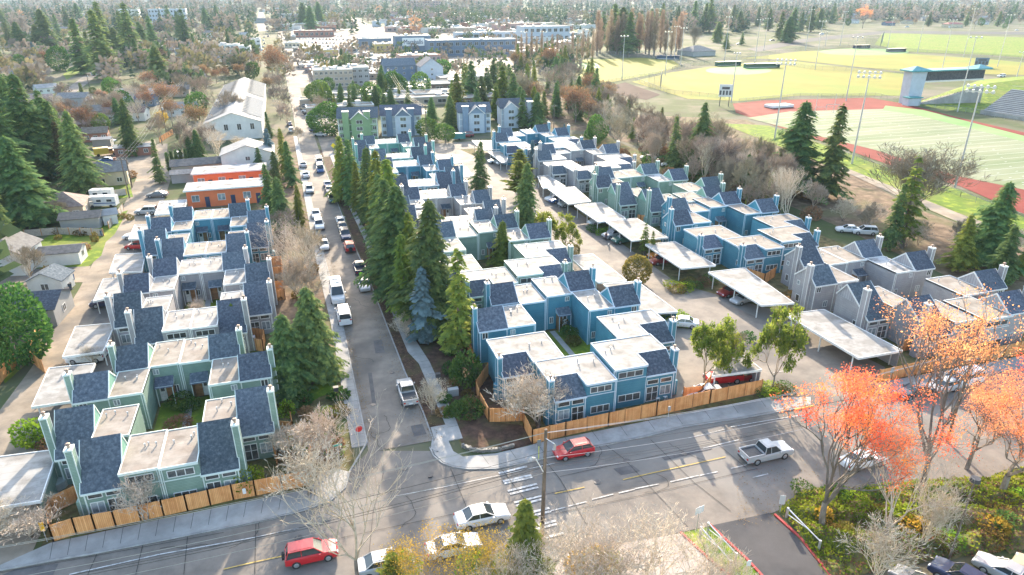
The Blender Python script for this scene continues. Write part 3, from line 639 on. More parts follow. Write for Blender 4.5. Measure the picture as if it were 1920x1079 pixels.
left_block(41.0, 118.3, 'teal', 'the last middle column block', 'pale green townhouses at the far end')
mid_block(81.5, 80.7, 'grey', 'the nearest grey block', 'grey townhouses of the right column', style='L', tan=1)
mid_block(76.5, 112.0, 'blue', 'the right column blue block', 'blue townhouses of the right column', tan=1)
mid_block(73.8, 140.5, 'green', 'the right column green block', 'green townhouses of the right column', style='L', tan=1)
mid_block(70.4, 169.2, 'grey', 'the right column rear grey block', 'grey townhouses far up the right column')
mid_block(66.8, 195.2, 'blue', 'the last right column block', 'last blue townhouses of the right column')
# ---------------------------------------------------------------- carports
def carport(q, label, col=None, z=2.55, n=3, wallside=True, m=MEMB):
    w = [U(*p, z) if len(p) == 2 and p[1] > 0 and not isinstance(q, tuple) else p for p in q] if isinstance(q, list) else list(q)
    cx = sum(p[0] for p in w)/4; cy = sum(p[1] for p in w)/4
    t = empty('carport', (cx, cy, 0)); w = [(p[0]-cx, p[1]-cy) for p in w]
    HCNT[0] += 1; dz = .004*(HCNT[0] % 11)
    mb = MB(); mb.prism(w, z-.14+dz, z+dz); mb.build('roof', m, t)
    e = MB()
    for i in range(4):
        (x0, y0), (x1, y1) = w[i], w[(i+1) % 4]; d = math.hypot(x1-x0, y1-y0); nx, ny = -(y1-y0)/d*.05, (x1-x0)/d*.05
        e.prism([(x0-nx, y0-ny), (x1-nx, y1-ny), (x1+nx, y1+ny), (x0+nx, y0+ny)], z-.24+dz, z+.06+dz)
    e.build('roof_edge_trim', WHITE, t)
    ks = [((i+.15)/(n-.7)) for i in range(n)]
    for (a, b) in ((w[3], w[0]), (w[2], w[1])):
        for k in ks:
            k = min(max(k, .06), .94); x = a[0]+(b[0]-a[0])*k; y = a[1]+(b[1]-a[1])*k; x *= .9; y *= .96
            p = MB(); p.box(x-.06, y-.06, 0, x+.06, y+.06, z-.15); p.build('post', WHITE, t)
    if wallside and col:
        a, b = w[2], w[1]; mb = MB()
        d = math.hypot(b[0]-a[0], b[1]-a[1]); nx, ny = -(b[1]-a[1])/d*.06, (b[0]-a[0])/d*.06; a = (a[0]*.97, a[1]*.97); b = (b[0]*.97, b[1]*.97)
        mb.prism([(a[0]-nx, a[1]-ny), (b[0]-nx, b[1]-ny), (b[0]+nx, b[1]+ny), (a[0]+nx, a[1]+ny)], 0, z-.16); mb.build('side_wall', SID[col], t)
    tag(t, label, 'carport', 'white roofed carports'); return t
# corners: far left, far right, near right, near left
carport(((-33.5,67.2),(-25.8,66.6),(-25.2,58.6),(-33.5,59)), 'white roofed carport with green side wall nearest the main street', 'green', n=2)
carport(((-31.2,85),(-26.2,84.6),(-26,76),(-30.6,76)), 'white roofed carport beside the alley, second from the main street', n=2)
carport(((-31,96.6),(-26.1,96.2),(-25.9,87.6),(-30.4,87.6)), 'white carport over a pale car beside the alley', n=2)
carport([(194,524),(235,521),(235,552),(175,566)], 'white carport over a dark car beside the alley', n=2)
carport([(217,478),(273,475),(266,510),(205,512)], 'white carport by the grey block, beside the alley', n=2)
carport([(253,422),(288,421),(287,447),(241,449)], 'small white carport above the red car beside the alley', n=2)
carport([(300,378),(350,375),(345,400),(290,403)], 'low grey roofed carport at the head of the alley', n=2, m=MEMG)
carport(((42.6,101.5),(46.9,101),(47.2,88.6),(42.6,89.2)), 'white carport roof behind the second block', n=3)
carport(((43.1,88.2),(48.6,87.8),(48.9,76),(43.4,77)), 'large white carport roof right of the nearest blue block', 'blue', n=3)
carport([(1345,681),(1396,668),(1428,694),(1335,706)], 'white carport with red cars inside the cedar fence', 'grey', n=2)
carport([(1472,590),(1545,581),(1692,658),(1610,672)], 'large weathered white carport before the nearest grey block', 'grey', n=3)
carport([(1328,511),(1396,503),(1489,569),(1428,573)], 'white carport over two parked cars by the grey chimneys', n=3)
carport([(1210,459),(1266,454),(1342,498),(1278,504)], 'white carport over a red car before the blue block', n=3)
carport([(1136,416),(1194,410),(1252,446),(1185,452)], 'white carport with leaf stains before the blue gables', n=3)
carport([(1077,386),(1127,380),(1173,410),(1122,417)], 'white carport before the green block with a long roof', n=3)
carport([(1028,355),(1077,351),(1108,378),(1066,383)], 'white carport left of the green chimneys', n=3)
carport([(1008,331),(1026,329),(1060,350),(1018,353)], 'white carport below the grey block up the right column', n=2)
carport([(915,285),(954,283),(950,304),(941,305)], 'white carport over white cars in the middle drive', n=2)
carport([(885,264),(923,264),(938,280),(905,282)], 'white carport at the top of the middle drive', n=2)
carport([(840,316),(874,313),(886,330),(850,336)], 'white carport right of the far blue block', n=2)
carport([(815,292),(852,290),(865,305),(830,309)], 'white carport left of the middle drive turn', n=2)
# ---------------------------------------------------------------- cedar fences
def cedar_fence(pts, label, h=1.85, bay=2.4, m=CEDAR, grp=None, px=True, name='cedar_fence'):
    w = [U(*p) for p in pts] if px else pts
    t = empty(name, (w[0][0], w[0][1], 0)); ox, oy = w[0]
    pan = MB(); posts = []
    for (x0, y0), (x1, y1) in zip(w, w[1:]):
        d = math.hypot(x1-x0, y1-y0); n = max(1, round(d/bay))
        for k in range(n):
            a, b = k/n, (k+1)/n; xa, ya, xb, yb = x0+(x1-x0)*a-ox, y0+(y1-y0)*a-oy, x0+(x1-x0)*b-ox, y0+(y1-y0)*b-oy
            nx, ny = -(y1-y0)/d*.02, (x1-x0)/d*.02
            pan.prism([(xa-nx, ya-ny), (xb-nx, yb-ny), (xb+nx, yb+ny), (xa+nx, ya+ny)], .03, h-.04+.03*((k*7) % 3-1)*.5)
            posts.append((xa, ya))
        posts.append((x1-ox, y1-oy))
    pan.build('board_panel', m, t)
    for (x, y) in posts[:100]:
        p = MB(); p.box(x-.06, y-.06, 0, x+.06, y+.06, h+.06); p.build('post', CEDARP, t)
    tag(t, label, 'fence', grp); return t
cedar_fence([(101,1016),(144,1002),(180,995),(218,988),(265,977),(308,968),(352,958),(395,948),(438,938),(480,930),(530,920),(583,910)], 'long orange cedar fence before the green block by the main street')
cedar_fence([(101,1016),(95,985),(100,963),(158,935)], 'short orange cedar fence beside the green carport')
cedar_fence([(583,910),(583,865),(596,826)], 'leaning orange cedar fence behind the bare street tree')
cedar_fence([(520,872),(512,848),(552,826)], 'orange cedar fence round the patio by the shrubs')
cedar_fence([(524,815),(552,818),(548,800)], 'low orange cedar fence beside the far right patio of the green block')
cedar_fence([(520,565),(535,562),(533,545),(508,548)], 'orange cedar patio fence right of the grey block, lower')
cedar_fence([(533,545),(531,518),(508,520)], 'orange cedar patio fence right of the grey block, middle')
cedar_fence([(531,518),(529,498),(505,500)], 'orange cedar patio fence right of the grey block, upper')
cedar_fence([(466,655),(495,660),(498,640),(470,636)], 'orange cedar patio fence right of the green chimney')
cedar_fence([(998,833),(1060,818),(1140,800),(1230,780),(1330,757),(1426,737)], 'long orange cedar fence before the nearest blue block')
cedar_fence([(998,833),(983,803),(979,775)], 'orange cedar fence at the corner bed, short side')
cedar_fence([(979,790),(917,792),(900,760),(893,738),(915,706)], 'orange cedar fence round the corner garden of the blue block')
cedar_fence([(860,628),(872,640),(882,668),(890,690)], 'orange cedar fence under the firs left of the blue block', h=2.0)
cedar_fence([(1645,718),(1720,702),(1800,686),(1880,670),(1990,647)], 'orange cedar fence before the nearest grey block')
cedar_fence([(1400,522),(1432,533),(1452,520)], 'orange cedar fence between grey chimneys and blue block')
cedar_fence([(1195,418),(1225,422),(1232,408)], 'orange cedar fence below the green block with long roof')
cedar_fence([(1280,752),(1315,748),(1330,728)], 'orange cedar fence round the corner patio of the blue block')
cedar_fence([(1690,660),(1740,650),(1750,668)], 'orange cedar fence beside the large white carport', px=True)
cedar_fence([(84,700),(60,680),(84,600),(100,566)], 'brown cedar fence left of the alley')
cedar_fence([(0,722),(18,700),(60,660)], 'weathered wooden fence at the far left below the hedge tree')
# ---------------------------------------------------------------- trees
def kite(mb, p, d, side, L, W, m=0, drop=0.0):
    """a spray: pointed leaf-shaped face"""
    a = p; b = (p[0]+d[0]*L*.45+side[0]*W, p[1]+d[1]*L*.45+side[1]*W, p[2]+d[2]*L*.45+side[2]*W)
    c = (p[0]+d[0]*L, p[1]+d[1]*L, p[2]+d[2]*L-drop); e = (p[0]+d[0]*L*.45-side[0]*W, p[1]+d[1]*L*.45-side[1]*W, p[2]+d[2]*L*.45-side[2]*W)
    mb.quad(a, b, c, e, m)
def fir_data(seed, h, r, nb, step=.46, leaf=1.15, lw=.27, droop=.42, shape=.8, base=.08, ragged=.42, up=.12):
    """whorls of flat drooping fronds with gaps between them"""
    R = random.Random(seed); mb = MB(); lev = max(10, int(nb/7.0)); side = [R.uniform(.68, 1.2) for _ in range(8)]
    for w in range(lev):
        t = ((w+R.random()*.8)/lev)**.95; z = h*(base+(1-base)*t); k0 = R.uniform(0, 6.28); wl = R.uniform(.7, 1.18)
        for i in range(7):
            ph = k0+i*.8976+R.uniform(-.3, .3); zz0 = z+R.uniform(-.25, .25)*h/lev*1.6
            if R.random() < .16 and t > .06: continue
            L = (r*(1-t)**shape)*R.uniform(1-ragged, 1.1)*(1.28 if R.random() < .12 else 1)*wl*side[int((ph % 6.283)/6.283*8+w*.31) % 8]+.22
            if t < .1: L *= .55+4.5*t
            cx, sx = math.cos(ph), math.sin(ph); n = max(2, int(L/step)); e = R.uniform(-.08, .1)
            for k in range(n):
                s_ = .18+.82*k/n; rad = L*s_; zz = zz0+L*((up+e)*s_-droop*s_*s_); slope = (up+e)-2*droop*s_
                for q in (-1, 1):
                    a = ph+q*R.uniform(.65, 1.05); l = (leaf*.34+.42*(L-rad))*R.uniform(.75, 1.2); l = min(l, leaf*1.25)
                    d = (math.cos(a), math.sin(a), slope*.8-R.uniform(0, .35)); tl = q*R.uniform(.1, .6)
                    kite(mb, (cx*rad+R.uniform(-.05,.05), sx*rad+R.uniform(-.05,.05), zz), d, (-math.sin(a), math.cos(a), tl), l, lw*R.uniform(.75, 1.25)*(.5+.5*l/leaf))
            kite(mb, (cx*L*.8, sx*L*.8, zz0+L*((up+e)*.8-droop*.64)), (cx, sx, up+e-2*droop), (-sx, cx, 0), leaf*.55, lw*.8)
    for k in range(int(nb*.12)):
        t = R.random(); a = R.uniform(0, 6.28); kite(mb, (0, 0, h*(.93+.09*t)), (math.cos(a)*.6, math.sin(a)*.6, .4), (-math.sin(a), math.cos(a), 0), leaf*.5*(1.2-t), lw*.5)
    return mb
def trunk_data(h, r0, r1=.03, seed=0, bend=.0, n=7, seg=5):
    R = random.Random(seed); mb = MB(); pts = []; x = y = 0
    for i in range(seg+1):
        pts.append((x, y, h*i/seg-(.3 if i == 0 else 0))); x += R.uniform(-bend, bend); y += R.uniform(-bend, bend)
    for i in range(seg): mb.tube(pts[i], pts[i+1], r0+(r1-r0)*i/seg, r0+(r1-r0)*(i+1)/seg, n, cap=False)
    return mb, pts
def grow(mb, R, p, d, L, r, depth, maxd, tips, spread=.6, up=.12, kids=(2, 3), curv=.25, n=3, lmul=(.62, .82), rmul=.62):
    """one limb of two or three bent pieces, then its own limbs"""
    segs = 3 if depth < 2 else 2; q = Vector(p); dd = Vector(d)
    nodes = [q.copy()]
    for s in range(segs):
        dd = (dd + Vector((R.uniform(-curv, curv), R.uniform(-curv, curv), R.uniform(-curv*.6, curv*.6)+up))).normalized()
        q2 = q + dd*(L/segs); r2 = r*(1-.38*(s+1)/segs)
        mb.tube(q, q2, r*(1-.38*s/segs), r2, n if depth > 0 else 6, cap=False); q = q2; nodes.append(q.copy())
    if depth >= maxd-1: tips.append((q.copy(), dd.copy()))
    if depth >= maxd: return
    k = R.randint(*kids)
    for i in range(k+ (1 if depth < 3 else 0)):
        src = nodes[-1] if i < 2 else nodes[R.randint(1, len(nodes)-1)]
        ax = dd.orthogonal().normalized(); ax.rotate(Matrix.Rotation(R.uniform(0, 6.28), 3, dd))
        nd = (dd*math.cos(spread) + ax*math.sin(spread)*R.uniform(.7, 1.3)).normalized()
        grow(mb, R, src, nd, L*R.uniform(*lmul), r*rmul, depth+1, maxd, tips, spread, up, kids, curv, n, lmul, rmul)
def ball_data(seed, rx, rz, n, leaf=.35, zc=None, lump=.25, base=.05, inner=.35, flat=0.0):
    """crown of leaves: uneven lumps spread through an ellipsoid"""
    R = random.Random(seed); mb = MB(); zc = rz if zc is None else zc
    lumps = []
    for _ in range(16):
        a, b = R.uniform(0, 6.28), R.uniform(-1, 1); s = math.sqrt(1-b*b); lumps.append((Vector((math.cos(a)*s, math.sin(a)*s, b)), R.uniform(-lump, lump)))
    for _ in range(n):
        a, b = R.uniform(0, 6.28), R.uniform(-.95, 1); s = math.sqrt(1-b*b); u = Vector((math.cos(a)*s, math.sin(a)*s, b))
        k = 1+sum(v*max(0, u.dot(c))**6 for c, v in lumps); k *= 1-inner*R.random()**2.2
        p = (u.x*rx*k, u.y*rx*k, max(.02, zc+u.z*rz*k))
        d = (u+Vector((R.uniform(-.9,.9), R.uniform(-.9,.9), R.uniform(-.7,.9)))).normalized(); sd_ = d.orthogonal().normalized(); sd_.rotate(Matrix.Rotation(R.uniform(0, 6.28), 3, d))
        l = leaf*R.uniform(.6, 1.4); kite(mb, p, d, sd_, l, l*.38)
    return mb
def twigs_at(mb, R, tips, per, ln):
    for p, d in tips:
        for _ in range(per):
            a = (d+Vector((R.uniform(-.8,.8), R.uniform(-.8,.8), R.uniform(-.5,.8)))).normalized(); b = a.orthogonal().normalized()
            l = ln*R.uniform(.5, 1.3); q = p-d*ln*R.uniform(0, .8); kite(mb, tuple(q), a, b, l, .018+l*.014)
def leaves_at(mb, R, tips, per, spread, leaf):
    for p, d in tips:
        for _ in range(per):
            q = p + Vector((R.gauss(0, spread), R.gauss(0, spread), R.gauss(0, spread*.8)))
            a = Vector((R.uniform(-1,1), R.uniform(-1,1), R.uniform(-.7,.7))).normalized(); b = a.orthogonal().normalized(); b.rotate(Matrix.Rotation(R.uniform(0, 6.28), 3, a))
            l = leaf*R.uniform(.6, 1.4); kite(mb, tuple(q), a, b, l, l*.42)
NEED = leafmat('fir_needles', (.055,.115,.062), (.34,.42,.11), (.15,.24,.085), scale=1.3, trans=.5)
NEEDL = leafmat('sunny_fir_needles', (.08,.135,.042), (.40,.42,.07), (.20,.26,.055), scale=1.3, trans=.52)
NEEDB = leafmat('blue_spruce_needles', (.10,.17,.18), (.25,.34,.345), (.165,.24,.25), scale=1.2, rnd=.1)
NEEDY = leafmat('yellow_green_needles', (.08,.14,.025), (.40,.40,.07), (.20,.25,.045), scale=1.0, rnd=.12, trans=.5)
NEEDR = leafmat('rusty_needles', (.10,.05,.025), (.22,.11,.05), (.06,.07,.03), scale=.8, rnd=.1)
LGREEN = leafmat('evergreen_leaves', (.03,.085,.028), (.16,.25,.05), (.07,.15,.038), scale=1.6)
LBRIGHT = leafmat('bright_leaves', (.09,.17,.015), (.40,.48,.05), (.20,.31,.03), scale=1.6)
LOLIVE = leafmat('olive_brown_leaves', (.07,.075,.02), (.28,.20,.06), (.16,.13,.035), scale=1.8)
LORANGE = leafmat('orange_leaves', (.88,.26,.10), (.96,.58,.26), (.93,.40,.18), scale=.9, rnd=.05, trans=.45)
LRED = leafmat('red_orange_leaves', (.84,.055,.04), (.95,.50,.13), (.92,.25,.11), scale=.42, rnd=.05, trans=.45)
LYELL = leafmat('yellow_leaves', (.30,.20,.03), (.62,.42,.06), (.44,.30,.05), scale=1.4, rnd=.1, trans=.4)
LBROWN = leafmat('brown_leaves', (.16,.09,.045), (.40,.26,.14), (.27,.165,.085), scale=1.4, rnd=.2)
def t_fir(seed, h=18, r=3.4, nb=330, m=None, **kw):
    def make():
        t = empty('fir_tree'); tb, _ = trunk_data(h*.97, h*.018+.06, seed=seed); tb.build('trunk', BARK, t)
        fir_data(seed, h, r, nb, **kw).build('crown', m or NEED, t); return t
    return make
def t_bare(seed, h=11, maxd=5, m=None, spread=.55, up=.14, r0=.2, kids=(2, 3), th=.22, name='bare_tree', leaves=None, per=3, ls=.5, leaf=.22, curv=.25, lm=(.62, .82), stems=1, lean=0.0, tw=0, tl=.8):
    def make():
        R = random.Random(seed); t = empty(name); tips = []; tk = MB(); cr = MB()
        for st in range(stems):
            a = R.uniform(0, 6.28); dl = .28 if stems > 1 else lean
            top = Vector((math.cos(a)*dl*h*th+R.uniform(-.1,.1), math.sin(a)*dl*h*th, h*th)); b0 = Vector((math.cos(a)*.15*(stems > 1), math.sin(a)*.15*(stems > 1), -.2))
            mid = (b0+top)/2+Vector((R.uniform(-.1,.1), R.uniform(-.1,.1), 0)); tk.tube(b0, mid, r0*1.15, r0, 8, cap=False); tk.tube(mid, top, r0, r0*.88, 8, cap=False)
            dd = (top-b0).normalized(); L = h*.30
            for i in range(4 if stems == 1 else 3):
                ax = dd.orthogonal().normalized(); ax.rotate(Matrix.Rotation(i*1.6+R.uniform(0, 1), 3, dd)); sp = .0 if i == 0 else spread*R.uniform(.7, 1.2)
                grow(cr, R, top-dd*.1*i, (dd*math.cos(sp)+ax*math.sin(sp)).normalized(), L*R.uniform(.8, 1.1), r0*.66, 1, maxd, tips, spread, up, kids, curv, 3, lm)
        if tw: twigs_at(cr, R, tips, tw, tl)
        tk.build('trunk', BARK, t); cr.build('branches', m or BARKG, t)
        if leaves:
            lb = MB(); leaves_at(lb, R, tips, per, ls, leaf); lb.build('foliage', leaves, t)
        return t
    return make
def t_ball(seed, rx, rz, n, m, leaf=.35, trunk=1.2, name='leafy_tree', **kw):
    def make():
        t = empty(name)
        tb, _ = trunk_data(trunk+rz, .16+rx*.03, .08, seed); tb.build('trunk', BARK, t)
        ball_data(seed, rx, rz, n, leaf, zc=trunk+rz*.9, **kw).build('crown', m, t); return t
    return make
def shrub_make(seed, rx, rz, n, m, leaf=.22, name='shrub'):
    def make():
        o = ball_data(seed, rx, rz, n, leaf, zc=rz*.75, inner=.5).build(name, m); return o
    return make
# species: key, list of makers, natural height, category
H0 = {}
SPEC = {}
def species(k, makers, h, cat, cut=None): SPEC[k] = (makers, h, cat)
species('fir', [t_fir(s, 18, 4.0, 300) for s in (1, 2, 3)], 18, 'fir tree')
species('firbig', [t_fir(s, 20, 5.6, 440, leaf=1.3, lw=.26, shape=.72) for s in (4, 5)], 20, 'fir tree')
species('firlight', [t_fir(s, 18, 4.1, 300, m=NEEDL, droop=.5) for s in (6, 7, 8)], 18, 'fir tree')
species('firdark', [t_fir(s, 18, 4.9, 460, leaf=1.1, lw=.24, shape=.55, base=.05, ragged=.3) for s in (9, 10)], 18, 'fir tree')
species('firthin', [t_fir(s, 16, 3.4, 150, m=NEEDL, ragged=.55, leaf=.9, base=.15) for s in (11, 12)], 16, 'fir tree')
species('spruce', [t_fir(s, 9, 2.6, 300, m=NEEDB, leaf=.6, step=.35, droop=.3, base=.04) for s in (13,)], 9, 'spruce tree')
species('yewlike', [t_fir(s, 8, 2.6, 210, m=NEEDY, leaf=.7, step=.32, shape=.55, ragged=.5, base=.14, droop=.05, up=.3) for s in (14, 15)], 8, 'conifer')
species('pine', [t_bare(s, 9, 5, m=BARKG, leaves=NEEDY, per=13, ls=.26, leaf=.30, spread=.75, up=.1, th=.2, r0=.16, lm=(.55,.75), name='pine_tree') for s in (18, 19)], 9, 'pine tree')
species('sparseyellow', [t_bare(s, 8, 6, m=BARKG, leaves=LYELL, per=2, ls=.3, leaf=.15, kids=(2,2), stems=3, r0=.07, th=.12, spread=.45, lm=(.68,.85)) for s in (44,45)], 8, 'autumn tree')
species('column', [t_fir(16, 8, 1.0, 220, m=NEED, leaf=.5, step=.3, shape=.5, droop=-.4, base=.02)], 8, 'conifer')
species('rusty', [t_fir(17, 18, 3.2, 300, m=NEEDR)], 18, 'fir tree')
species('round', [t_ball(s, 3.6, 3.6, 1500, LGREEN, .55) for s in (21, 22)], 8.2, 'leafy tree')
species('roundbig', [t_ball(s, 5.0, 5.6, 4200, LGREEN, .55, trunk=.4, lump=.35) for s in (23,)], 11.5, 'leafy tree')
species('dome', [t_ball(24, 4.0, 5.2, 2600, LGREEN, .5, trunk=.2, lump=.12)], 10.4, 'leafy tree')
species('olive', [t_ball(25, 2.4, 2.5, 2600, LOLIVE, .34, trunk=.5, lump=.12)], 5.4, 'leafy tree')
species('orange', [t_ball(26, 3.2, 4.4, 1700, LORANGE, .5, inner=.7)], 9.6, 'autumn tree')
species('peach', [t_bare(29, 9, 5, leaves=leafmat('peach_leaves', (.34,.19,.12), (.56,.36,.24), (.45,.27,.17), scale=1, rnd=.1), per=9, ls=.6, leaf=.3, tw=5)], 9, 'autumn tree')
species('yellow', [t_ball(27, 3.0, 3.2, 1200, LYELL, .5, inner=.7)], 7.4, 'autumn tree')
species('brownleaf', [t_bare(28, 10, 5, leaves=LBROWN, per=4, ls=.6, leaf=.35)], 10, 'autumn tree')
species('bare', [t_bare(s, 11, 5, tw=9, tl=1.0) for s in (31, 32, 33)], 11, 'bare tree')
species('barepale', [t_bare(s, 11, 6, m=BARKW, kids=(2, 3), spread=.52, lm=(.66,.84), r0=.2, tw=1, tl=.5) for s in (34, 35)], 12, 'bare tree')
species('bigbare', [t_bare(34, 14, 6, m=BARKW, kids=(1, 3), spread=.5, lm=(.68,.9), r0=.2, tw=1, tl=.5)], 14, 'bare tree')
species('bareshrub', [t_bare(s, 5, 5, m=BARKW, stems=4, th=.15, r0=.06, spread=.6, name='bare_shrub', tw=1, tl=.4) for s in (36, 37)], 5, 'bare shrub')
species('baretan', [t_bare(s, 9, 6, m=BARKW, stems=3, th=.12, r0=.1, spread=.5, up=.1, kids=(2, 2), lm=(.7,.86), tw=2, tl=.6) for s in (38, 39)], 9, 'bare tree')
POPT = leafmat('poplar_twigs', (.24,.18,.12), (.50,.40,.29), (.36,.28,.20), scale=.8, rnd=.15, trans=.25)
species('poplar', [t_fir(s, 20, 2.3, 420, m=POPT, up=1.3, droop=-.3, shape=.45, leaf=1.0, lw=.07, step=.3, base=.06, ragged=.5) for s in (41, 42)], 20, 'poplar tree')
species('fan', [t_bare(43, 12, 6, spread=.42, up=.2, stems=4, th=.12, r0=.16, kids=(2, 2), lm=(.7, .88), tw=5, tl=1.1)], 12, 'bare tree')
def real_height(o):
    """top of the built tree, read once"""
    return max(max(v.co.z for v in c.data.vertices) for c in o.children if c.type == 'MESH') if o.type == 'EMPTY' else max(v.co.z for v in o.data.vertices)
TR = random.Random(99)
WF = {'fir': 1.15, 'firlight': 1.15, 'firbig': 1.2, 'firdark': 1.15, 'rusty': 1.3, 'firthin': 1.2, 'pine': .62}
def tree(kind_, bx, by, topy, label, grp=None, wide=1.0, v=None, rz=None, world=False, height=None, order=None):
    makers, h0, cat = SPEC[kind_]; X, Y = (bx, by) if world else U(bx, by)
    v = TR.randrange(len(makers)) if v is None else v; key = ('tree', kind_, v)
    o = put(key, makers[v], (X, Y, 0), TR.uniform(0, 6.28) if rz is None else rz)
    if key not in H0: H0[key] = real_height(o)
    h = height or tall(X, Y, topy); s = h/H0[key]; wide *= WF.get(kind_, 1.0); f = s*wide*TR.uniform(.94, 1.06)
    o.scale = (f, f, s)
    if kind_.startswith('fir'): o.rotation_euler.x = TR.uniform(-.035, .035); o.rotation_euler.y = TR.uniform(-.035, .035)
    tag(o, label, cat, grp, order); return o
G1 = 'firs between the side street and the middle column'
for q in [('firthin',862,672,462,'drooping sunlit fir beside the cedar fence and the blue corner house'),('firbig',812,618,372,'broad dark fir behind the blue spruce'),
          ('firlight',772,572,395,'sunlit fir left of the broad dark fir'),('firbig',752,560,345,'tall fir over the pavement lamp'),('firlight',765,600,432,'bright low fir by the pavement lamp'),
          ('fir',727,520,330,'fir in the street row, fifth from the front'),('firlight',742,492,290,'tall sunlit fir at mid row'),('fir',716,470,322,'dark fir at mid row'),('firlight',712,440,280,'tall sunlit fir behind mid row'),
          ('fir',693,420,272,'dark fir in the upper row'),('firlight',676,402,300,'short sunlit fir in the upper row'),('fir',664,386,258,'tall dark fir near the upper row end'),('firlight',648,378,250,'tall fir overhanging the upper kerb'),
          ('firlight',636,366,292,'low spreading fir at the row end'),('fir',662,350,262,'fir before the pale green end block'),('firlight',700,372,296,'fir against the far blue block'),('fir',688,352,285,'slim fir against the pale green block')]:
    tree(q[0], q[1], q[2], q[3], q[4], G1)
tree('spruce', 797, 640, 500, 'silvery blue spruce beside the side street pavement')
tree('fir', 900, 362, 262, 'tall lone fir between the middle column and the drive')
tree('firdark', 985, 428, 303, 'dense dark conifer in the middle drive, largest there', wide=.8); tree('yewlike', 972, 372, 300, 'bushy green conifer behind the dense dark one', wide=1.2)
tree('yewlike', 975, 335, 280, 'yellow green bush tree at the drive island', wide=1.3); tree('spruce', 998, 318, 262, 'small blue spruce on the drive island')
tree('fir', 1008, 275, 222, 'small fir among the last blue roofs', wide=.9); tree('spruce', 1057, 276, 232, 'little whitish spruce among the last blue roofs', wide=.7)
tree('firlight', 942, 500, 412, 'bright green fir in the courtyard of the second block', wide=1.35, v=0)
tree('pine', 1024, 470, 390, 'yellow green pine beside the drive, left of two'); tree('pine', 1058, 478, 394, 'yellow green pine beside the drive, right of two')
tree('olive', 1192, 532, 478, 'round olive brown tree in the middle of the drive')
tree('olive', 1078, 478, 458, 'small round olive bush by the second block')
tree('firthin', 1208, 478, 418, 'thin dark conifer between two carports, left'); tree('firthin', 1222, 482, 432, 'thin dark conifer between two carports, right')
tree('roundbig', 1118, 268, 212, 'round dark green tree behind the last blue block', wide=.8)
tree('firlight', 1395, 405, 370, 'small cypress in the blue courtyard', wide=.4); tree('firlight', 1360, 430, 405, 'tiny cypress in the blue courtyard', wide=.4)
# grove left of the side street
G2 = 'conifers left of the side street'
for q in [('firdark',530,432,330,'thick dark conifer behind the blue block',.9),('firlight',563,425,345,'green conifer leaning over the side street',.9),('fir',510,405,305,'conifer right of the orange building',1),('fir',548,350,262,'pointed conifer by the parked white car',1),
          ('firlight',538,330,238,'tall sunlit conifer up the side street',1),('firdark',520,352,282,'bushy conifer right of the white gabled house',.8),('fir',507,262,208,'slim spruce beside the long grey roof',.9),('firthin',590,400,0,'',1)][:7]:
    tree(q[0], q[1], q[2], q[3], q[4], G2, wide=q[5])
tree('firlight', 562, 432, 362, 'short bright conifer on the side street verge', G2, wide=.8)
tree('firdark', 544, 745, 586, 'big dark conifer beside the green block, left of two', wide=1.0, v=0); tree('firdark', 594, 708, 534, 'big dark conifer beside the side street, right of two', wide=.95, v=1)
tree('firlight', 444, 650, 568, 'narrow green conifer between grey chimneys', wide=.75); tree('yewlike', 415, 655, 618, 'low green bush conifer before the grey roof')
# left side giants
G3 = 'tall firs left of the alley'
for q in [('firbig',62,425,252,'huge fir behind the blue spruce',1.15),('firbig',22,352,150,'huge dark fir at the left edge',1),('firbig',78,335,135,'huge dark fir second from the edge',1),('fir',118,330,185,'dark fir behind the huge fir',1.2),('rusty',130,345,225,'rusty brown fir between green ones',.9),
          ('firbig',160,362,205,'tall fir above the brown roofed house',.85),('fir',142,350,240,'dark fir by the brown roofed house',1.1),('firdark',250,292,182,'tall double-topped fir by the orange truck',.75),('fir',300,345,258,'fir at the head of the alley',.8),('firdark',8,470,310,'dark fir cut by the left edge',.7),('firbig',44,300,140,'dark fir behind the left edge giants',.9),('rusty',158,300,240,'rusty fir behind the grove',.8),('fir',100,300,165,'fir at the back of the grove',1.1)]:
    tree(q[0], q[1], q[2], q[3], q[4], G3, wide=q[5])
tree('spruce', 22, 486, 415, 'blue spruce beside the white gabled garage', wide=1.0); tree('roundbig', 38, 690, 535, 'broad bright green tree beside the alley', wide=.88); tree('roundbig', -12, 660, 550, 'broad green tree cut by the left edge', wide=1.0)
tree('bare', 62, 528, 455, 'small bare tree beside the lane'); tree('bare', 120, 420, 372, 'bare tree behind the grey shed', wide=1.3); tree('barepale', 60, 530, 470, 'pale bare tree beside the lane', wide=1.3)
for x, y, ty in ((318,322,285),(326,320,282),(335,318,280),(343,316,279),(352,314,278)): tree('column', x, y, ty, 'narrow cypress in the row behind the small carport', 'narrow cypress row', wide=1.1)
for k in range(8): tree('column', 333+k*5, 262-k*8, 240-k*9, 'clipped cypress in the slanting hedge row', 'slanting cypress hedge', wide=1.3)
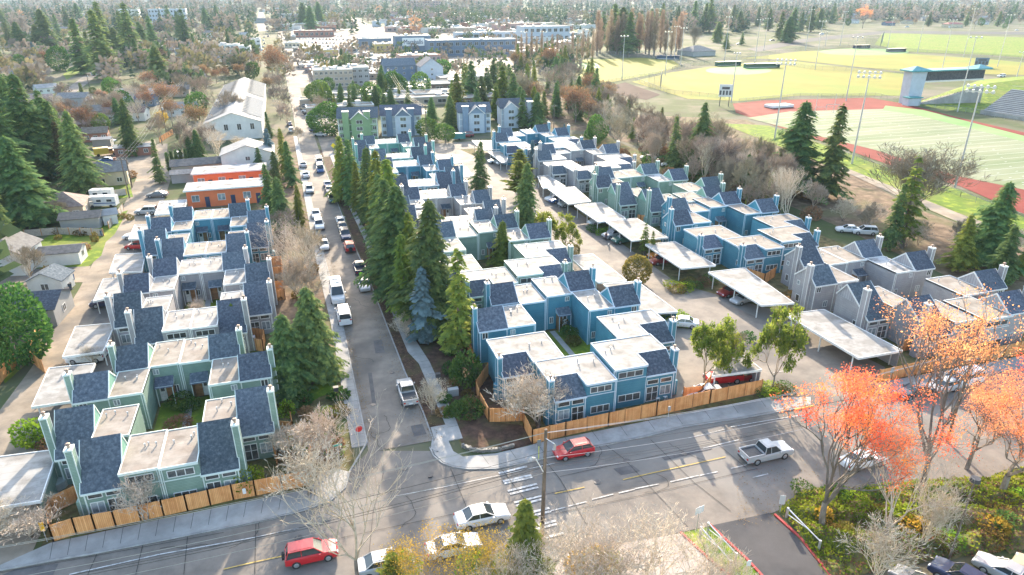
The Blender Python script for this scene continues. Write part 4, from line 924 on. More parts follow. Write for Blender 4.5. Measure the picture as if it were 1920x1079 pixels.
# bare trees along the street and elsewhere
for x, y, ty, kd in ((560,560,425,'baretan'),(545,500,400,'baretan'),(582,520,415,'bare'),(535,450,390,'bare'),(570,600,470,'bare')): tree(kd, x, y, ty, 'tan bare tree left of the side street', 'bare trees left of the side street', wide=.9, order='front')
tree('bareshrub', 766, 636, 590, 'bare shrub on the side street pavement edge', wide=1.2); tree('bareshrub', 812, 778, 702, 'bare young tree beside the white pickup', wide=.8)
tree('bigbare', 672, 1095, 770, 'large pale bare tree at the crossing', wide=.95, v=0, rz=1.0)
tree('bareshrub', 1010, 800, 700, 'tangled pale bare bush before the blue front houses', wide=1.6); tree('bareshrub', 970, 790, 725, 'bare bush beside the corner garden', wide=1.2); tree('bareshrub', 1045, 790, 715, 'bare climbing bush by the blue patio', wide=.9)
tree('bareshrub', 275, 975, 890, 'pale bare shrub before the green front house', wide=1.1)
for x, y, ty in ((560,870,800),(540,850,790),(585,930,830),(600,860,760)): tree('bareshrub', x, y, ty, 'tangled twiggy shrub behind the cedar fence corner', 'twiggy shrubs at the fence corner', wide=1.3)
for x, y, ty in ((20,1000,945),(60,1010,950),(-10,1010,950)): tree('bareshrub', x, y, ty, 'brown twiggy shrub at the lower left corner', 'twiggy shrubs lower left', wide=1.9)
for x, y, ty in ((180,690,640),(375,600,560),(380,590,555)): tree('bareshrub', x, y, ty, 'leafless shrub between townhouses left of the street', 'leafless shrubs by the left blocks', wide=.9)
# front right corner trees
tree('pine', 1318, 728, 588, 'open olive green pine inside the cedar fence', wide=.9, v=0); tree('bare', 1365, 700, 610, 'thin bare tree behind the olive green pine', wide=.8); tree('pine', 1345, 715, 600, 'second olive green pine inside the cedar fence', wide=.8, v=1)
tree('pine', 1448, 735, 565, 'bright yellow green pine beside the drive entrance', wide=.75, v=1)
# red and orange maples
def maple(seed, h, m, per, maxd=6, spread=.5, lean=0.0, leaf=.115, ls=.34, th=.26, r0=.26, up=.13): return t_bare(seed, h, maxd, m=BARK, leaves=m, per=per, ls=ls, leaf=leaf, name='maple_tree', spread=spread, kids=(2, 2), lm=(.66, .84), th=th, r0=r0, lean=lean, up=up)
species('maple', [maple(51, 12, LRED, 36, lean=.1), maple(52, 13, LORANGE, 40, spread=.6), maple(53, 13, LORANGE, 13, spread=.5), maple(54, 12, LRED, 36, spread=.62)], 12, 'maple tree')
tree('maple', 1541, 1000, 688, 'red orange maple at the driveway corner', wide=1.06, v=0, rz=.4)
tree('maple', 1722, 935, 545, 'tall pale orange maple with a forked trunk', wide=.8, v=2, rz=2.2)
tree('maple', 1876, 930, 700, 'broad orange maple at the right edge', wide=1.5, v=1, rz=.9)
tree('maple', 1812, 880, 700, 'pale orange maple between the forked one and the edge', wide=1.1, v=2, rz=5)
tree('maple', 1985, 900, 640, 'red maple cut by the right edge', wide=1.1, v=3)
tree('maple', 1790, 720, 640, 'small thin orange maple over the cedar fence', wide=1.2, v=2, rz=4)
tree('barepale', 1655, 1030, 780, 'pale multi-stemmed bare tree in the ivy bank', wide=.7, v=1); tree('bareshrub', 1640, 1095, 965, 'pale bare sapling at the bottom of the ivy bank', wide=.9)
tree('bareshrub', 1730, 1030, 905, 'drooping pale bare shrub in the ivy bank', wide=.9)
# bottom edge thicket
for x, y, ty, wd in ((1075,1130,985,1.3),(1150,1120,975,1.2),(1215,1140,990,1.3),(1020,1130,1005,1.1),(1290,1160,1010,1.0),(1120,1140,1000,1.1),(960,1140,1015,1.0),(1350,1160,1035,.9)): tree('baretan', x, y, ty, 'tan twiggy tree at the bottom edge', 'twiggy trees along the bottom edge', wide=wd)
tree('firlight', 985, 1110, 935, 'small bright fir beside the utility pole', wide=1.25, v=1); tree('yewlike', 740, 1120, 1040, 'yellowish bush conifer at the bottom edge')
for x, y, ty in ((800,1120,985),(860,1125,1000),(912,1115,1000),(770,1120,1010)): tree('sparseyellow', x, y, ty, 'sparse yellow leaved tree at the bottom edge', 'yellow leaved trees at the bottom', wide=.9)
# behind the right column and toward the sports ground
for q in [('firbig',1485,362,188,'tall fir by the football field, left of two',1.3),('fir',1548,372,192,'tall slim fir by the football field, right of two',1.15),('firbig',1308,322,190,'dark fir behind the green block',.8),('fir',1262,322,215,'fir left of the dark fir, behind the green block',.9),
          ('firbig',1845,500,338,'large fir near the right edge behind the grey block',1.25),('fir',1870,535,420,'fir at the right edge over grey roofs',1.2),('firlight',1795,510,400,'sunlit bushy fir behind the grey chimneys',1.3),('firthin',1690,465,290,'thin fir behind the nearest grey block',1.0),('fir',1665,470,340,'ragged fir behind the grey gables',.8),('firlight',1910,520,455,'sunlit fir cut by the right edge',1.2),
          ('firlight',1415,330,255,'green fir before the track',.9),('firbig',1460,350,270,'low dark fir before the track',.8)]:
    tree(q[0], q[1], q[2], q[3], q[4], 'firs behind the right column', wide=q[5])
tree('fan', 1700, 425, 264, 'fan-shaped bare tree before the football field', wide=1.9, v=0); tree('bare', 1520, 405, 335, 'bare tree behind the blue block'); tree('barepale', 1345, 345, 255, 'pale bare tree at the edge of the green block', wide=.7)
tree('bare', 1342, 312, 205, 'tall bare tree before the scoreboard', wide=.7); tree('bare', 1300, 300, 230, 'bare tree before the track corner')
R5 = random.Random(5)
for i in range(75):
    t = R5.random(); x = 1130+t*330+R5.uniform(-15,15); y = 232+t*150+R5.uniform(-25,42)
    X, Y = U(x, y); tree(R5.choice(['bare','bare','bare','barepale','fan']), X, Y, 0, 'leafless tree in the belt behind the right column', 'leafless belt behind the right column', world=True, height=R5.uniform(7, 13), wide=R5.uniform(.7, 1.0))
for x, y in ((1140,235),(1185,262),(1225,285),(1175,240),(1290,300),(1350,330),(1410,350),(1240,250),(1330,290),(1395,375),(1440,400),(1120,225)): X, Y = U(x, y); tree(R5.choice(['firlight','fir','round','firlight']), X, Y, 0, 'evergreen standing in the leafless belt', 'evergreens in the leafless belt', world=True, height=R5.uniform(7, 13))
for i in range(16):
    t = R5.random(); x = 1560+t*340; y = 425+t*65+R5.uniform(-14,14); X, Y = U(x, y)
    tree(R5.choice(['bare','bareshrub','baretan']), X, Y, 0, 'leafless tree by the footpath right of the grey block', 'leafless trees by the footpath', world=True, height=R5.uniform(4, 7))
for i in range(62):
    x = R5.uniform(965,1140); y = 185+R5.uniform(-62,58)
    if y < 165 and x > 1085: continue
    X, Y = U(x, y)
    tree(R5.choice(['bare','fir','firlight','bare','firdark','brownleaf','firlight']), X, Y, 0, 'mixed tree in the belt left of the ball field', 'tree belt left of the ball field', world=True, height=R5.uniform(9, 17))
for x, y, ty in ((905,205,140),(885,190,112),(942,210,122),(965,215,135),(860,215,135),(925,170,110),(990,190,150),(1000,215,160),(872,178,118),(915,188,125),(955,190,118),(930,225,160),(975,225,160),(895,225,165),(1020,220,170),(850,200,150),(1040,215,170)): tree('fir' if x % 2 else 'firlight', x, y, ty, 'fir in the cluster behind the grey rowhouse', 'firs behind the grey rowhouse', wide=1.35)
for x, y, ty, k in ((845,238,178,'firdark'),(803,262,218,'round'),(835,268,230,'round'),(613,255,188,'roundbig'),(600,200,148,'roundbig'),(667,205,150,'fir'),(688,206,165,'firlight'),(720,210,165,'fir'),(735,212,165,'firdark'),(658,215,175,'fir'),(705,205,160,'firdark'),(765,205,160,'fir'),(742,180,132,'roundbig'),(715,185,135,'firdark'),(828,150,110,'round'),(820,135,112,'fir'),(770,125,108,'round'),(508,312,240,'spruce'),(490,330,275,'fir')):
    tree(k, x, y, ty, 'evergreen tree round the rowhouses' if y > 190 else 'evergreen tree behind the rowhouses', wide=1.15)
for x, y, ty in ((530,190,160),(540,240,190),(560,270,235),(512,150,80),(522,160,85)): tree('bare' if ty > 100 else 'brownleaf', x, y, ty, 'bare brown tree beside the upper side street', 'bare trees by the upper side street', wide=.9)
for x, y, ty in ((430,235,165),(380,300,235),(415,310,240),(350,300,255),(395,280,225),(455,300,250)): tree('barepale' if x % 2 else 'bare', x, y, ty, 'spreading bare tree before the long grey building', 'bare trees before the long grey building', wide=1.2)
tree('maple', 1617, 54, 6, 'bright orange tree beyond the upper ball field', wide=.8, v=1); tree('peach', 273, 190, 155, 'pale orange round tree left of the long grey building'); tree('peach', 192, 195, 165, 'small orange tree beside the residential road'); tree('yellow', 305, 232, 208, 'yellow tree by the alley wires', wide=1.2); tree('yellow', 285, 122, 108, 'golden round bush near the far road'); tree('brownleaf', 318, 210, 150, 'tan leaved tree left of the long grey building')
tree('dome', 113, 133, 84, 'dome-shaped clipped evergreen near the residential road', wide=1.1); tree('spruce', 70, 125, 78, 'blue green spruce left of the clipped evergreen'); tree('round', 278, 128, 90, 'bright round tree beside the far road'); tree('round', 213, 183, 145, 'round green tree before the white house', wide=1.1); tree('column', 155, 182, 155, 'small pointed cypress beside the road', wide=1.4); tree('round', 176, 178, 163, 'round green bush beside the road')
for x, y, ty in ((93,100,15),(158,140,32),(203,148,15),(250,118,2),(290,95,28),(303,165,85),(200,110,0),(175,125,58),(270,100,40),(45,105,40),(350,90,15),(365,100,62),(448,58,25),(600,50,2),(570,52,5),(585,60,10),(262,128,70),(222,110,50),(130,60,10),(110,70,25),(20,90,40),(10,60,10),(150,50,5),(320,60,8),(340,75,20),(390,60,15),(410,50,8),(430,90,55),(75,100,45),(5,130,80),(235,95,20)):
    tree('fir' if x % 3 else 'firdark', x, y, ty, 'tall dark fir in the far left neighbourhood', 'far left firs', wide=1.25)
for x, y, ty in ((1150,95,5),(1165,100,12),(1180,105,20),(1300,60,0),(1320,62,5),(1330,60,-5),(1372,55,8),(1385,60,20),(1400,50,20),(1485,62,15),(1500,60,22),(1520,60,10),(1535,55,15),(1460,75,20),(1475,80,30),(1360,95,60),(1390,85,60),(1590,40,10),(1850,30,0),(1830,35,5),(1420,50,12),(1440,58,15),(1560,45,5),(1700,30,0),(1760,34,4),(1900,34,2),(1640,38,8),(1740,50,22),(1810,50,25),(1870,50,20),(1220,70,15),(1240,60,5),(1200,80,18),(1270,58,10),(1345,80,40),(1130,80,20)):
    tree('firdark' if x % 2 else 'fir', x, y, ty, 'dark evergreen beyond the ball fields', 'evergreens beyond the ball fields', wide=1.3)
for k in range(18): tree('poplar', 1118+k*9.2+R5.uniform(-3,3), 101+R5.uniform(-3,4), R5.uniform(10,38), 'tall bare poplar behind the ball field', 'row of bare poplars', wide=1.1)
for k in range(16): tree('poplar', 968+k*9.5, 118-abs(k-8)*.6, R5.uniform(52,72), 'slim bare poplar in the row by the warehouses', 'row of slim poplars', wide=.8)
tree('fan', 1300, 90, 42, 'spreading bare tree at the car park corner', wide=1.2)
# scattered suburb trees
def scatter(n, x0, y0, x1, y1, kinds, label, grp, hmin, hmax, avoid=(), seed=1, wide=.9):
    R = random.Random(seed)
    k = 0
    while k < n:
        x, y = R.uniform(x0, x1), y0+(y1-y0)*R.random()**.8; k += 1
        if any(a <= x <= c and b <= y <= d for a, b, c, d in avoid): continue
        X, Y = U(x, y); tree(R.choice(kinds), X, Y, 0, label, grp, world=True, height=R.uniform(hmin, hmax), wide=wide)
AV = [(480,0,520,80),(535,40,600,330),(95,120,205,200),(380,150,500,330),(190,255,300,340),(520,60,960,160),(215,140,300,170)]
scatter(90, 0, 190, 400, 310, ['bare','bare','brownleaf','round','firdark','bare','barepale'], 'small garden tree among the left houses', 'garden trees among the left houses', 6, 12, AV, 61)
scatter(95, 0, 95, 490, 190, ['bare','bare','bare','brownleaf','round','barepale','fir'], 'garden tree in the upper left suburb', 'garden trees of the upper left suburb', 6, 12, AV, 62)
scatter(50, 380, 95, 540, 240, ['bare','barepale','brownleaf','bare'], 'bare tree behind the long grey building', 'bare trees behind the long grey building', 7, 12, [(480,0,520,80),(385,160,500,330)], 63)
scatter(40, 560, 100, 850, 235, ['round','firlight','fir','bare','firdark'], 'tree among the low roofs up the side street', 'trees among the low roofs', 6, 12, [(630,205,800,260),(545,100,600,235)], 65)
scatter(26, 1500, 20, 1920, 56, ['bare','round','fir','brownleaf','roundbig'], 'garden tree on the far right hill', 'garden trees on the far right hill', 7, 14, [], 64)
# shrubs
def shrub(x, y, rx, rz, m, label, n=700, leaf=.2, seed=1, name='shrub', grp=None):
    X, Y = U(x, y); o = put(('shrub', m.name, seed), shrub_make(seed, 1.0, .8, n, m, leaf/ max(rx, .5), name), (X, Y, 0)); o.scale = (rx, rx, rz); o.rotation_euler = (0, 0, x)
    tag(o, label, 'shrub', grp); return o
shrub(872,718,1.9,2.6,LGREEN,'large round green shrub left of the corner cedar fence', 1500, .3, 2); shrub(878,778,1.7,1.3,LGREEN,'low dark green shrub above the corner bed', 900, .25, 3); shrub(845,700,1.0,1.1,LGREEN,'dark shrub left of the large round one')
shrub(66,832,1.7,1.8,LBRIGHT,'yellow green rhododendron beside the front carport', 900, .35, 4); shrub(92,842,1.1,.9,LBROWN,'brown shrub beside the yellow green rhododendron')
shrub(466,918,1.4,1.7,LBRIGHT,'bright green shrub by the patio of the green front house', 800, .25, 5); shrub(340,945,.9,1.2,LBRIGHT,'small bright green shrub behind the front cedar fence')
shrub(342,760,1.5,1.1,LGREEN,'dark green shrub in the green courtyard', 900, .25, 3); shrub(358,768,1.1,.9,LGREEN,'green shrub right in the green courtyard'); shrub(337,802,1.4,.9,LBROWN,'reddish green shrub at the front of the green courtyard', 700, .25, 6)
for i, (x, y, r, z, m) in enumerate([(1055,612,1.0,1.2,LOLIVE),(1066,630,1.2,1.0,LGREEN),(1075,645,1.0,.8,LOLIVE),(1052,600,.7,1.3,LGREEN)]): shrub(x, y, r, z, m, 'straggly shrub in the nearest blue courtyard', 600, .22, 7)
for i, (x, y) in enumerate([(1270,548),(1285,545),(1300,540),(1315,535),(1290,535),(1262,540),(1330,530)]): shrub(x, y, 1.4, .9, [LOLIVE,LBRIGHT,LGREEN,LBROWN][i % 4], 'low shrub on the drive island by the round olive tree', 500, .25, 8)
for i, (x, y) in enumerate([(1118,437),(1128,440),(1110,432),(1138,436),(1125,430)]): shrub(x, y, 1.2, .8, [LGREEN,LBRIGHT][i % 2], 'low green shrub on the island before the carport', 500, .25, 8)
for i, (x, y) in enumerate([(1430,738),(1445,742),(1460,738),(1475,732),(1440,730)]): shrub(x, y, 1.1, .7, [LGREEN,LBRIGHT,LOLIVE][i % 3], 'low shrub round the yellow green pine', 500, .25, 8)
for i, (x, y) in enumerate([(1262,610),(1275,600),(1285,612),(1252,603)]): shrub(x, y, 1.0, 1.0, LBRIGHT, 'yellow green shrub behind the blue chimney', 500, .3, 5)
for i, (x, y) in enumerate([(1380,548),(1395,556),(1400,640),(1468,570),(1480,560),(1495,630),(1490,640),(1480,595)]): shrub(x, y, 1.0, .9, [LBROWN,LOLIVE,LGREEN][i % 3], 'brownish shrub beside the nearest grey block', 400, .25, 6)
R6 = random.Random(8)
for i in range(22): 
    x, y = R6.uniform(822,905), R6.uniform(590,790); X, Y = U(x, y)
    shrub(x, y, R6.uniform(.4,1.0), R6.uniform(.4,1.1), R6.choice([LGREEN,LBROWN,LBROWN,LOLIVE]), 'small shrub in the bark bed beside the side street', 400, .2, 9, grp='shrubs in the bark bed')
for i in range(26):
    x, y = R6.uniform(510,640), R6.uniform(745,860); shrub(x, y, R6.uniform(.5,1.2), R6.uniform(.4,1.3), R6.choice([LGREEN,LBROWN,LBRIGHT,LOLIVE]), 'small shrub between the green block and the side street', 400, .2, 9, grp='shrubs beside the green block')
for i in range(16):
    x, y = R6.uniform(510,590), R6.uniform(500,640); shrub(x, y, R6.uniform(.5,1.0), R6.uniform(.4,1.0), R6.choice([LBROWN,LBROWN,LOLIVE]), 'brown shrub between the grey block and the side street', 400, .2, 9, grp='brown shrubs beside the grey block')
for i in range(26):
    x, y = R6.uniform(20,260), R6.uniform(330,520)
    shrub(x, y, R6.uniform(.6,1.5), R6.uniform(.5,1.3), R6.choice([LGREEN,LBROWN,LOLIVE]), 'garden shrub left of the alley', 400, .25, 9, grp='garden shrubs left of the alley')
for x, y in ((1110,1068),(1125,1062),(1140,1070),(1085,1075),(900,1070),(880,1078),(940,1075),(745,1068),(760,1075)): shrub(x, y, 1.1, 1.3, [LBRIGHT,LYELL][x % 2], 'yellow green bush in the thicket at the bottom edge', 600, .25, 5)
for i in range(24):
    x, y = R6.uniform(1500,1910), R6.uniform(925,1025); shrub(x, y, R6.uniform(.6,1.3), R6.uniform(.6,1.1), R6.choice([LBRIGHT,LBRIGHT,LGREEN,LOLIVE,LYELL]), 'rounded shrub in the ivy bank', 500, .2, 8, grp='rounded shrubs of the ivy bank')
for i in range(60):
    t = R6.random(); x = 1080+t*420+R6.uniform(-30,30); y = 235+t*160+R6.uniform(-25,45); shrub(x, y, R6.uniform(1.0,2.4), R6.uniform(1.0,2.4), R6.choice([LBROWN,LOLIVE,LGREEN,LBROWN]), 'undergrowth bush in the leafless belt', 400, .3, 6, grp='undergrowth in the leafless belt')
# ivy bank at the lower right: mounded ground and a mass of leaves
def ivy():
    R = random.Random(77); px = [(1460,958),(1500,925),(1560,912),(1605,920),(1661,908),(1760,900),(1853,898),(1890,884),(2010,868),(2120,900),(2100,1020),(1900,1035),(1760,1050),(1640,1075),(1560,1090),(1500,1010)]
    w = [U(*p) for p in px]; xs = [p[0] for p in w]; ys = [p[1] for p in w]
    def inside(x, y):
        c = False
        for i in range(len(w)):
            (x1, y1), (x2, y2) = w[i], w[(i+1) % len(w)]
            if (y1 > y) != (y2 > y) and x < (x2-x1)*(y-y1)/(y2-y1)+x1: c = not c
        return c
    def edge(x, y):
        d = 9
        for i in range(len(w)):
            (x1, y1), (x2, y2) = w[i], w[(i+1) % len(w)]; t = max(0, min(1, ((x-x1)*(x2-x1)+(y-y1)*(y2-y1))/((x2-x1)**2+(y2-y1)**2))); d = min(d, math.hypot(x-x1-t*(x2-x1), y-y1-t*(y2-y1)))
        return d
    def hgt(x, y):
        e = min(1, edge(x, y)/1.6); return .06+e*(.55+.3*math.sin(x*1.1+math.sin(y*.9)*2)+.25*math.sin(y*1.5+x*.6)+.15*math.sin(x*2.7+y*2.1))*.9
    mb = MB(); st = .5; x = min(xs)
    while x < max(xs):
        y = min(ys)
        while y < max(ys):
            if inside(x+st/2, y+st/2):
                mb.quad(*[(a, b, hgt(a, b) if inside(a, b) else .05) for a, b in ((x,y),(x+st,y),(x+st,y+st),(x,y+st))])
            y += st
        x += st
    kind(mb.build('ivy_bank', LITTER), 'structure')
    for nm, m, cnt, test in (('ground_cover', leafmat('ivy_leaves', (.05,.10,.012), (.42,.42,.045), (.21,.26,.025), scale=.4, rnd=.0), 24000, lambda x, y: True), ('fallen_leaves', LBROWN, 7000, lambda x, y: False)):
        lb = MB(); k = 0
        while k < cnt:
            x, y = R.uniform(min(xs), max(xs)), R.uniform(min(ys), max(ys))
            if not inside(x, y): k += .2; continue
            k += 1; e = edge(x, y); v = math.sin(x*.7+y*.9)+math.sin(x*1.9-y*1.3)*.6
            low = (y < sum(ys)/len(ys)-2.2)
            if nm == 'ground_cover' and (low and R.random() < .75 or v < -.5 and R.random() < .5): continue
            if nm == 'fallen_leaves' and not (low or v < -.3) and R.random() < .7: continue
            a = Vector((R.uniform(-1,1), R.uniform(-1,1), R.uniform(-.1,.7))).normalized(); b = a.orthogonal().normalized(); b.rotate(Matrix.Rotation(R.uniform(0, 6.28), 3, a))
            l = R.uniform(.12,.3); kite(lb, (x, y, hgt(x, y)+R.uniform(0,.22)*(nm == 'ground_cover')), a, b, l, l*.42)
        kind(lb.build(nm, m), 'stuff')
ivy()
# leaves and twigs drifted along kerbs
lb = MB(); R = random.Random(3)
for _ in range(5200):
    c = R.random()
    if c < .45: x = 10.0+abs(R.gauss(0, .9))*R.choice([-1,1]); y = R.uniform(60,120); x -= (y-60)*.02
    elif c < .7: x = 3.8+abs(R.gauss(0, .5)); y = R.uniform(62,120)
    else:
        q = U(R.uniform(1380,1900), R.uniform(860,985)); x, y = q
    a = R.uniform(0, 6.28); l = R.uniform(.06,.15); d = (math.cos(a), math.sin(a), R.uniform(0,.3)); kite(lb, (x, y, .055 if x < 10.2 else .14), d, (-math.sin(a), math.cos(a), .1), l, l*.45)
kind(lb.build('fallen_leaves', LBROWN), 'stuff')
ORDW = ["the front","the second","the third","the fourth","the fifth","the right","the middle","the avenue","the far","the carport"]
# ---------------------------------------------------------------- vehicles, front toward +y
PC = {'white': (.72,.72,.72), 'silver': (.42,.43,.44), 'grey': (.16,.165,.175), 'black': (.018,.018,.022), 'red': (.52,.015,.02), 'dark red': (.22,.015,.015), 'blue': (.03,.10,.26), 'dark blue': (.02,.035,.09), 'green': (.03,.12,.09), 'tan': (.40,.34,.25), 'orange': (.75,.28,.03), 'yellow': (.7,.45,.04), 'teal': (.05,.22,.22)}
def paint(c): return mat('car_paint_'+c.replace(' ', '_'), PC[c], rough=.32, metal=.15 if c in ('silver','grey') else 0, coat=.6)
CGL = mat('car_glass', (.03,.04,.045), rough=.06, spec=.8)
TYRE = mat('tyre_rubber', (.02,.02,.02), (.035,.035,.035), rough=.9)
HUB = mat('wheel_rim', (.45,.46,.48), rough=.35, metal=.7)
LAMPW = mat('headlamp_lens', (.75,.76,.78), rough=.15); LAMPR = mat('tail_lamp_lens', (.45,.01,.01), rough=.2)
def vehicle(kd, colr, far=False):
    spec = {   # half length, half width, stations (y, shoulder z), glass (rear base, rear top, front top, front base), belt z, roof z
        'sedan': (2.35, .90, [(-2.35,.78),(-2.25,.95),(-1.35,1.0),(.85,.97),(1.6,.9),(2.2,.76),(2.35,.62)], (-1.65,-.95,.25,1.05), .95, 1.43),
        'hatch': (2.05, .87, [(-2.05,.80),(-1.98,1.0),(-1.2,1.02),(.85,.98),(1.4,.9),(1.9,.76),(2.05,.6)], (-1.95,-1.5,.2,1.0), .97, 1.48),
        'suv':   (2.3, .94, [(-2.3,.85),(-2.25,1.1),(-1.2,1.12),(.9,1.1),(1.5,1.05),(2.15,.92),(2.3,.7)], (-2.22,-1.95,.25,1.0), 1.08, 1.74),
        'pickup':(2.75, .97, [(-2.75,.75),(-2.7,.98),(-1.2,.98),(1.2,1.08),(1.8,1.05),(2.6,.95),(2.75,.75)], (-.75,-.55,.55,1.25), 1.06, 1.76),
        'van':   (2.6, 1.0, [(-2.6,1.0),(-2.57,1.25),(-1.2,1.25),(1.3,1.2),(1.75,1.1),(2.5,.95),(2.6,.75)], (-2.55,-2.48,1.15,1.8), 1.2, 2.02)}[kd]
    L, W, st, gl, zb, zr = spec; t = empty({'sedan': 'parked_car', 'hatch': 'hatchback_car', 'suv': 'suv_car', 'pickup': 'pickup_truck', 'van': 'parked_van'}[kd])
    P = paint(colr); b = MB(); secs = []
    for y, zt in st:
        k = 1-.10*(abs(y)/L)**6; w = W*k; z0 = .24 if abs(y) < L*.95 else .34
        secs.append([(-w*.9,y,z0),(w*.9,y,z0),(w,y,z0+.14),(w,y,zt-.2),(w*.97,y,zt-.07),(w*.88,y,zt),(-w*.88,y,zt),(-w*.97,y,zt-.07),(-w,y,zt-.2),(-w,y,z0+.14)])
    b.loft(secs)
    r0, r1, f1, f0 = gl; wb, wt = W*.86, W*.70
    # roof and pillars
    b.prism([(-wt, r1), (wt, r1), (wt*.96, f1), (-wt*.96, f1)], zr-.05, zr); b.prism([(-wt*.8, r1+.15), (wt*.8, r1+.15), (wt*.8, f1-.15), (-wt*.8, f1-.15)], zr, zr+.03)
    for sx in (-1, 1):
        for (ya, yb) in ((r0, r1), (f0, f1)): b.tube((sx*wb, ya, zb), (sx*wt, yb, zr-.03), .045, .04, 4)
        ym = (r1+f1)/2; b.tube((sx*(wb+.005), ym, zb), (sx*(wt+.005), ym, zr-.03), .04, .035, 4)
        b.tube((sx*(wt), r1, zr-.03), (sx*wt, f1, zr-.03), .035, .035, 4)
        if not far: b.box(sx*(W+.0), f0-.35, zb-.02, sx*(W+.17), f0-.22, zb+.12)
    if kd == 'pickup':
        for q in ((-W*.93, -2.7, -W*.84, -.8), (W*.84, -2.7, W*.93, -.8), (-W*.84, -2.72, W*.84, -2.64), (-W*.84, -.82, W*.84, -.74)): b.box(q[0], q[1], .95, q[2], q[3], 1.18)
    if kd in ('van',):
        b.box(-wt-.06, r1+.1, zb+.02, -wt+.02, f1-1.2, zr-.1); b.box(wt-.02, r1+.1, zb+.02, wt+.06, f1-1.2, zr-.1)
    b.build('body', P, t, smooth=False)
    g = MB(); q = [(-wb, r0, zb-.03), (wb, r0, zb-.03), (wb, f0, zb-.03), (-wb, f0, zb-.03), (-wt, r1, zr-.045), (wt, r1, zr-.045), (wt, f1, zr-.045), (-wt, f1, zr-.045)]
    n = len(g.v); g.v += q
    for f in ((0,1,5,4),(1,2,6,5),(2,3,7,6),(3,0,4,7),(4,5,6,7)): g.f.append(tuple(n+i for i in f)); g.m.append(0)
    g.build('glass', CGL, t)
    if kd == 'pickup':
        bd = MB(); bd.box(-W*.84, -2.64, .93, W*.84, -.82, 1.0); bd.build('bed_liner', DMETAL, t)
    wr = .33 if kd in ('sedan', 'hatch') else .39; wy = L*.60
    for sx in (-1, 1):
        for sy in (-1, 1):
            m = MB(); m.tube((sx*(W-.2), 0, 0), (sx*(W+.02), 0, 0), wr, wr, 14)
            o = m.build('wheel', TYRE, t, loc=(0, sy*wy, wr))
            if not far: m = MB(); m.tube((sx*(W+.015), 0, 0), (sx*(W+.035), 0, 0), wr*.62, wr*.55, 10); m.build('rim', HUB, o)
    if not far:
        hz_ = st[-2][1]-.16; tz = st[1][1]-.14
        for sx in (-1, 1):
            m = MB(); m.box(sx*W*.55, L-.12, hz_-.05, sx*W*.86, L+.005, hz_+.07); m.build('headlight', LAMPW, t)
            m = MB(); m.box(sx*W*.62, -L-.01, tz-.12, sx*W*.87, -L+.1, tz+.06); m.build('tail_light', LAMPR, t)
        m = MB(); m.box(-W*.82, L-.06, .34, W*.82, L+.04, .5); m.box(-W*.82, -L-.04, .36, W*.82, -L+.06, .54); m.build('bumper', DMETAL if kd in ('suv', 'pickup') else P, t)
        m = MB(); m.box(-.26, -L-.05, .6, .26, -L-.012, .72); m.build('number_plate', WHITE, t)
    return t
def car(x, y, hd, kd, colr, label, grp=None, world=False, far=False, z=.045, sc=1.0, order=None):
    X, Y = (x, y) if world else U(x, y)
    o = put(('car', kd, colr, far), lambda: vehicle(kd, colr, far), (X, Y, z), math.radians(hd), (sc, sc, sc))
    return tag(o, label, {'sedan': 'car', 'hatch': 'car', 'suv': 'car', 'pickup': 'pickup truck', 'van': 'van'}[kd], grp, order)
MS = math.degrees(math.atan2(U(1400,830)[1]-U(1100,895)[1], U(1400,830)[0]-U(1100,895)[0]))   # bearing of the main street
car(1075, 853, MS+90, 'hatch', 'red', 'bright red hatchback at the kerb by the utility pole')
car(1434, 858, MS-90, 'pickup', 'silver', 'silver pickup truck driving under the red orange maple')
car(1615, 872, MS-90, 'sedan', 'white', 'white sedan driving beyond the red orange maple')
car(904, 978, MS-90, 'sedan', 'white', 'white sedan strewn with leaves, near kerb at the crosswalk', sc=1.04)
car(851, 1034, MS-90, 'sedan', 'white', 'white car half hidden by yellow leaved trees at the near kerb')
car(722, 1066, MS-90, 'sedan', 'silver', 'pale silver car at the near kerb, at the bottom edge')
car(586, 1047, MS-90, 'suv', 'red', 'red off-road car with a spare wheel at the bottom edge', sc=.93)
o = bpy.data.objects['suv_car']; m = MB(); m.tube((0,-2.33,.95),(0,-2.55,.95), .38, .38, 14); m.build('spare_wheel', TYRE, o)
car(1712, 742, MS+90, 'sedan', 'black', 'black sedan behind the tall orange maple'); car(1800, 722, MS+90, 'van', 'white', 'white van behind the orange maple branches'); car(1765, 733, MS+90, 'hatch', 'silver', 'silver hatchback between black sedan and white van')
car(1800, 1098, 20, 'suv', 'dark blue', 'dark blue car with roof rack in the bottom right car park'); car(1885, 1085, 22, 'sedan', 'silver', 'silver sedan in the bottom right car park'); car(1956, 1090, 22, 'suv', 'tan', 'pale tan car cut by the bottom right corner'); car(1725, 1112, 15, 'sedan', 'grey', 'grey car roof at the bottom edge of the car park')
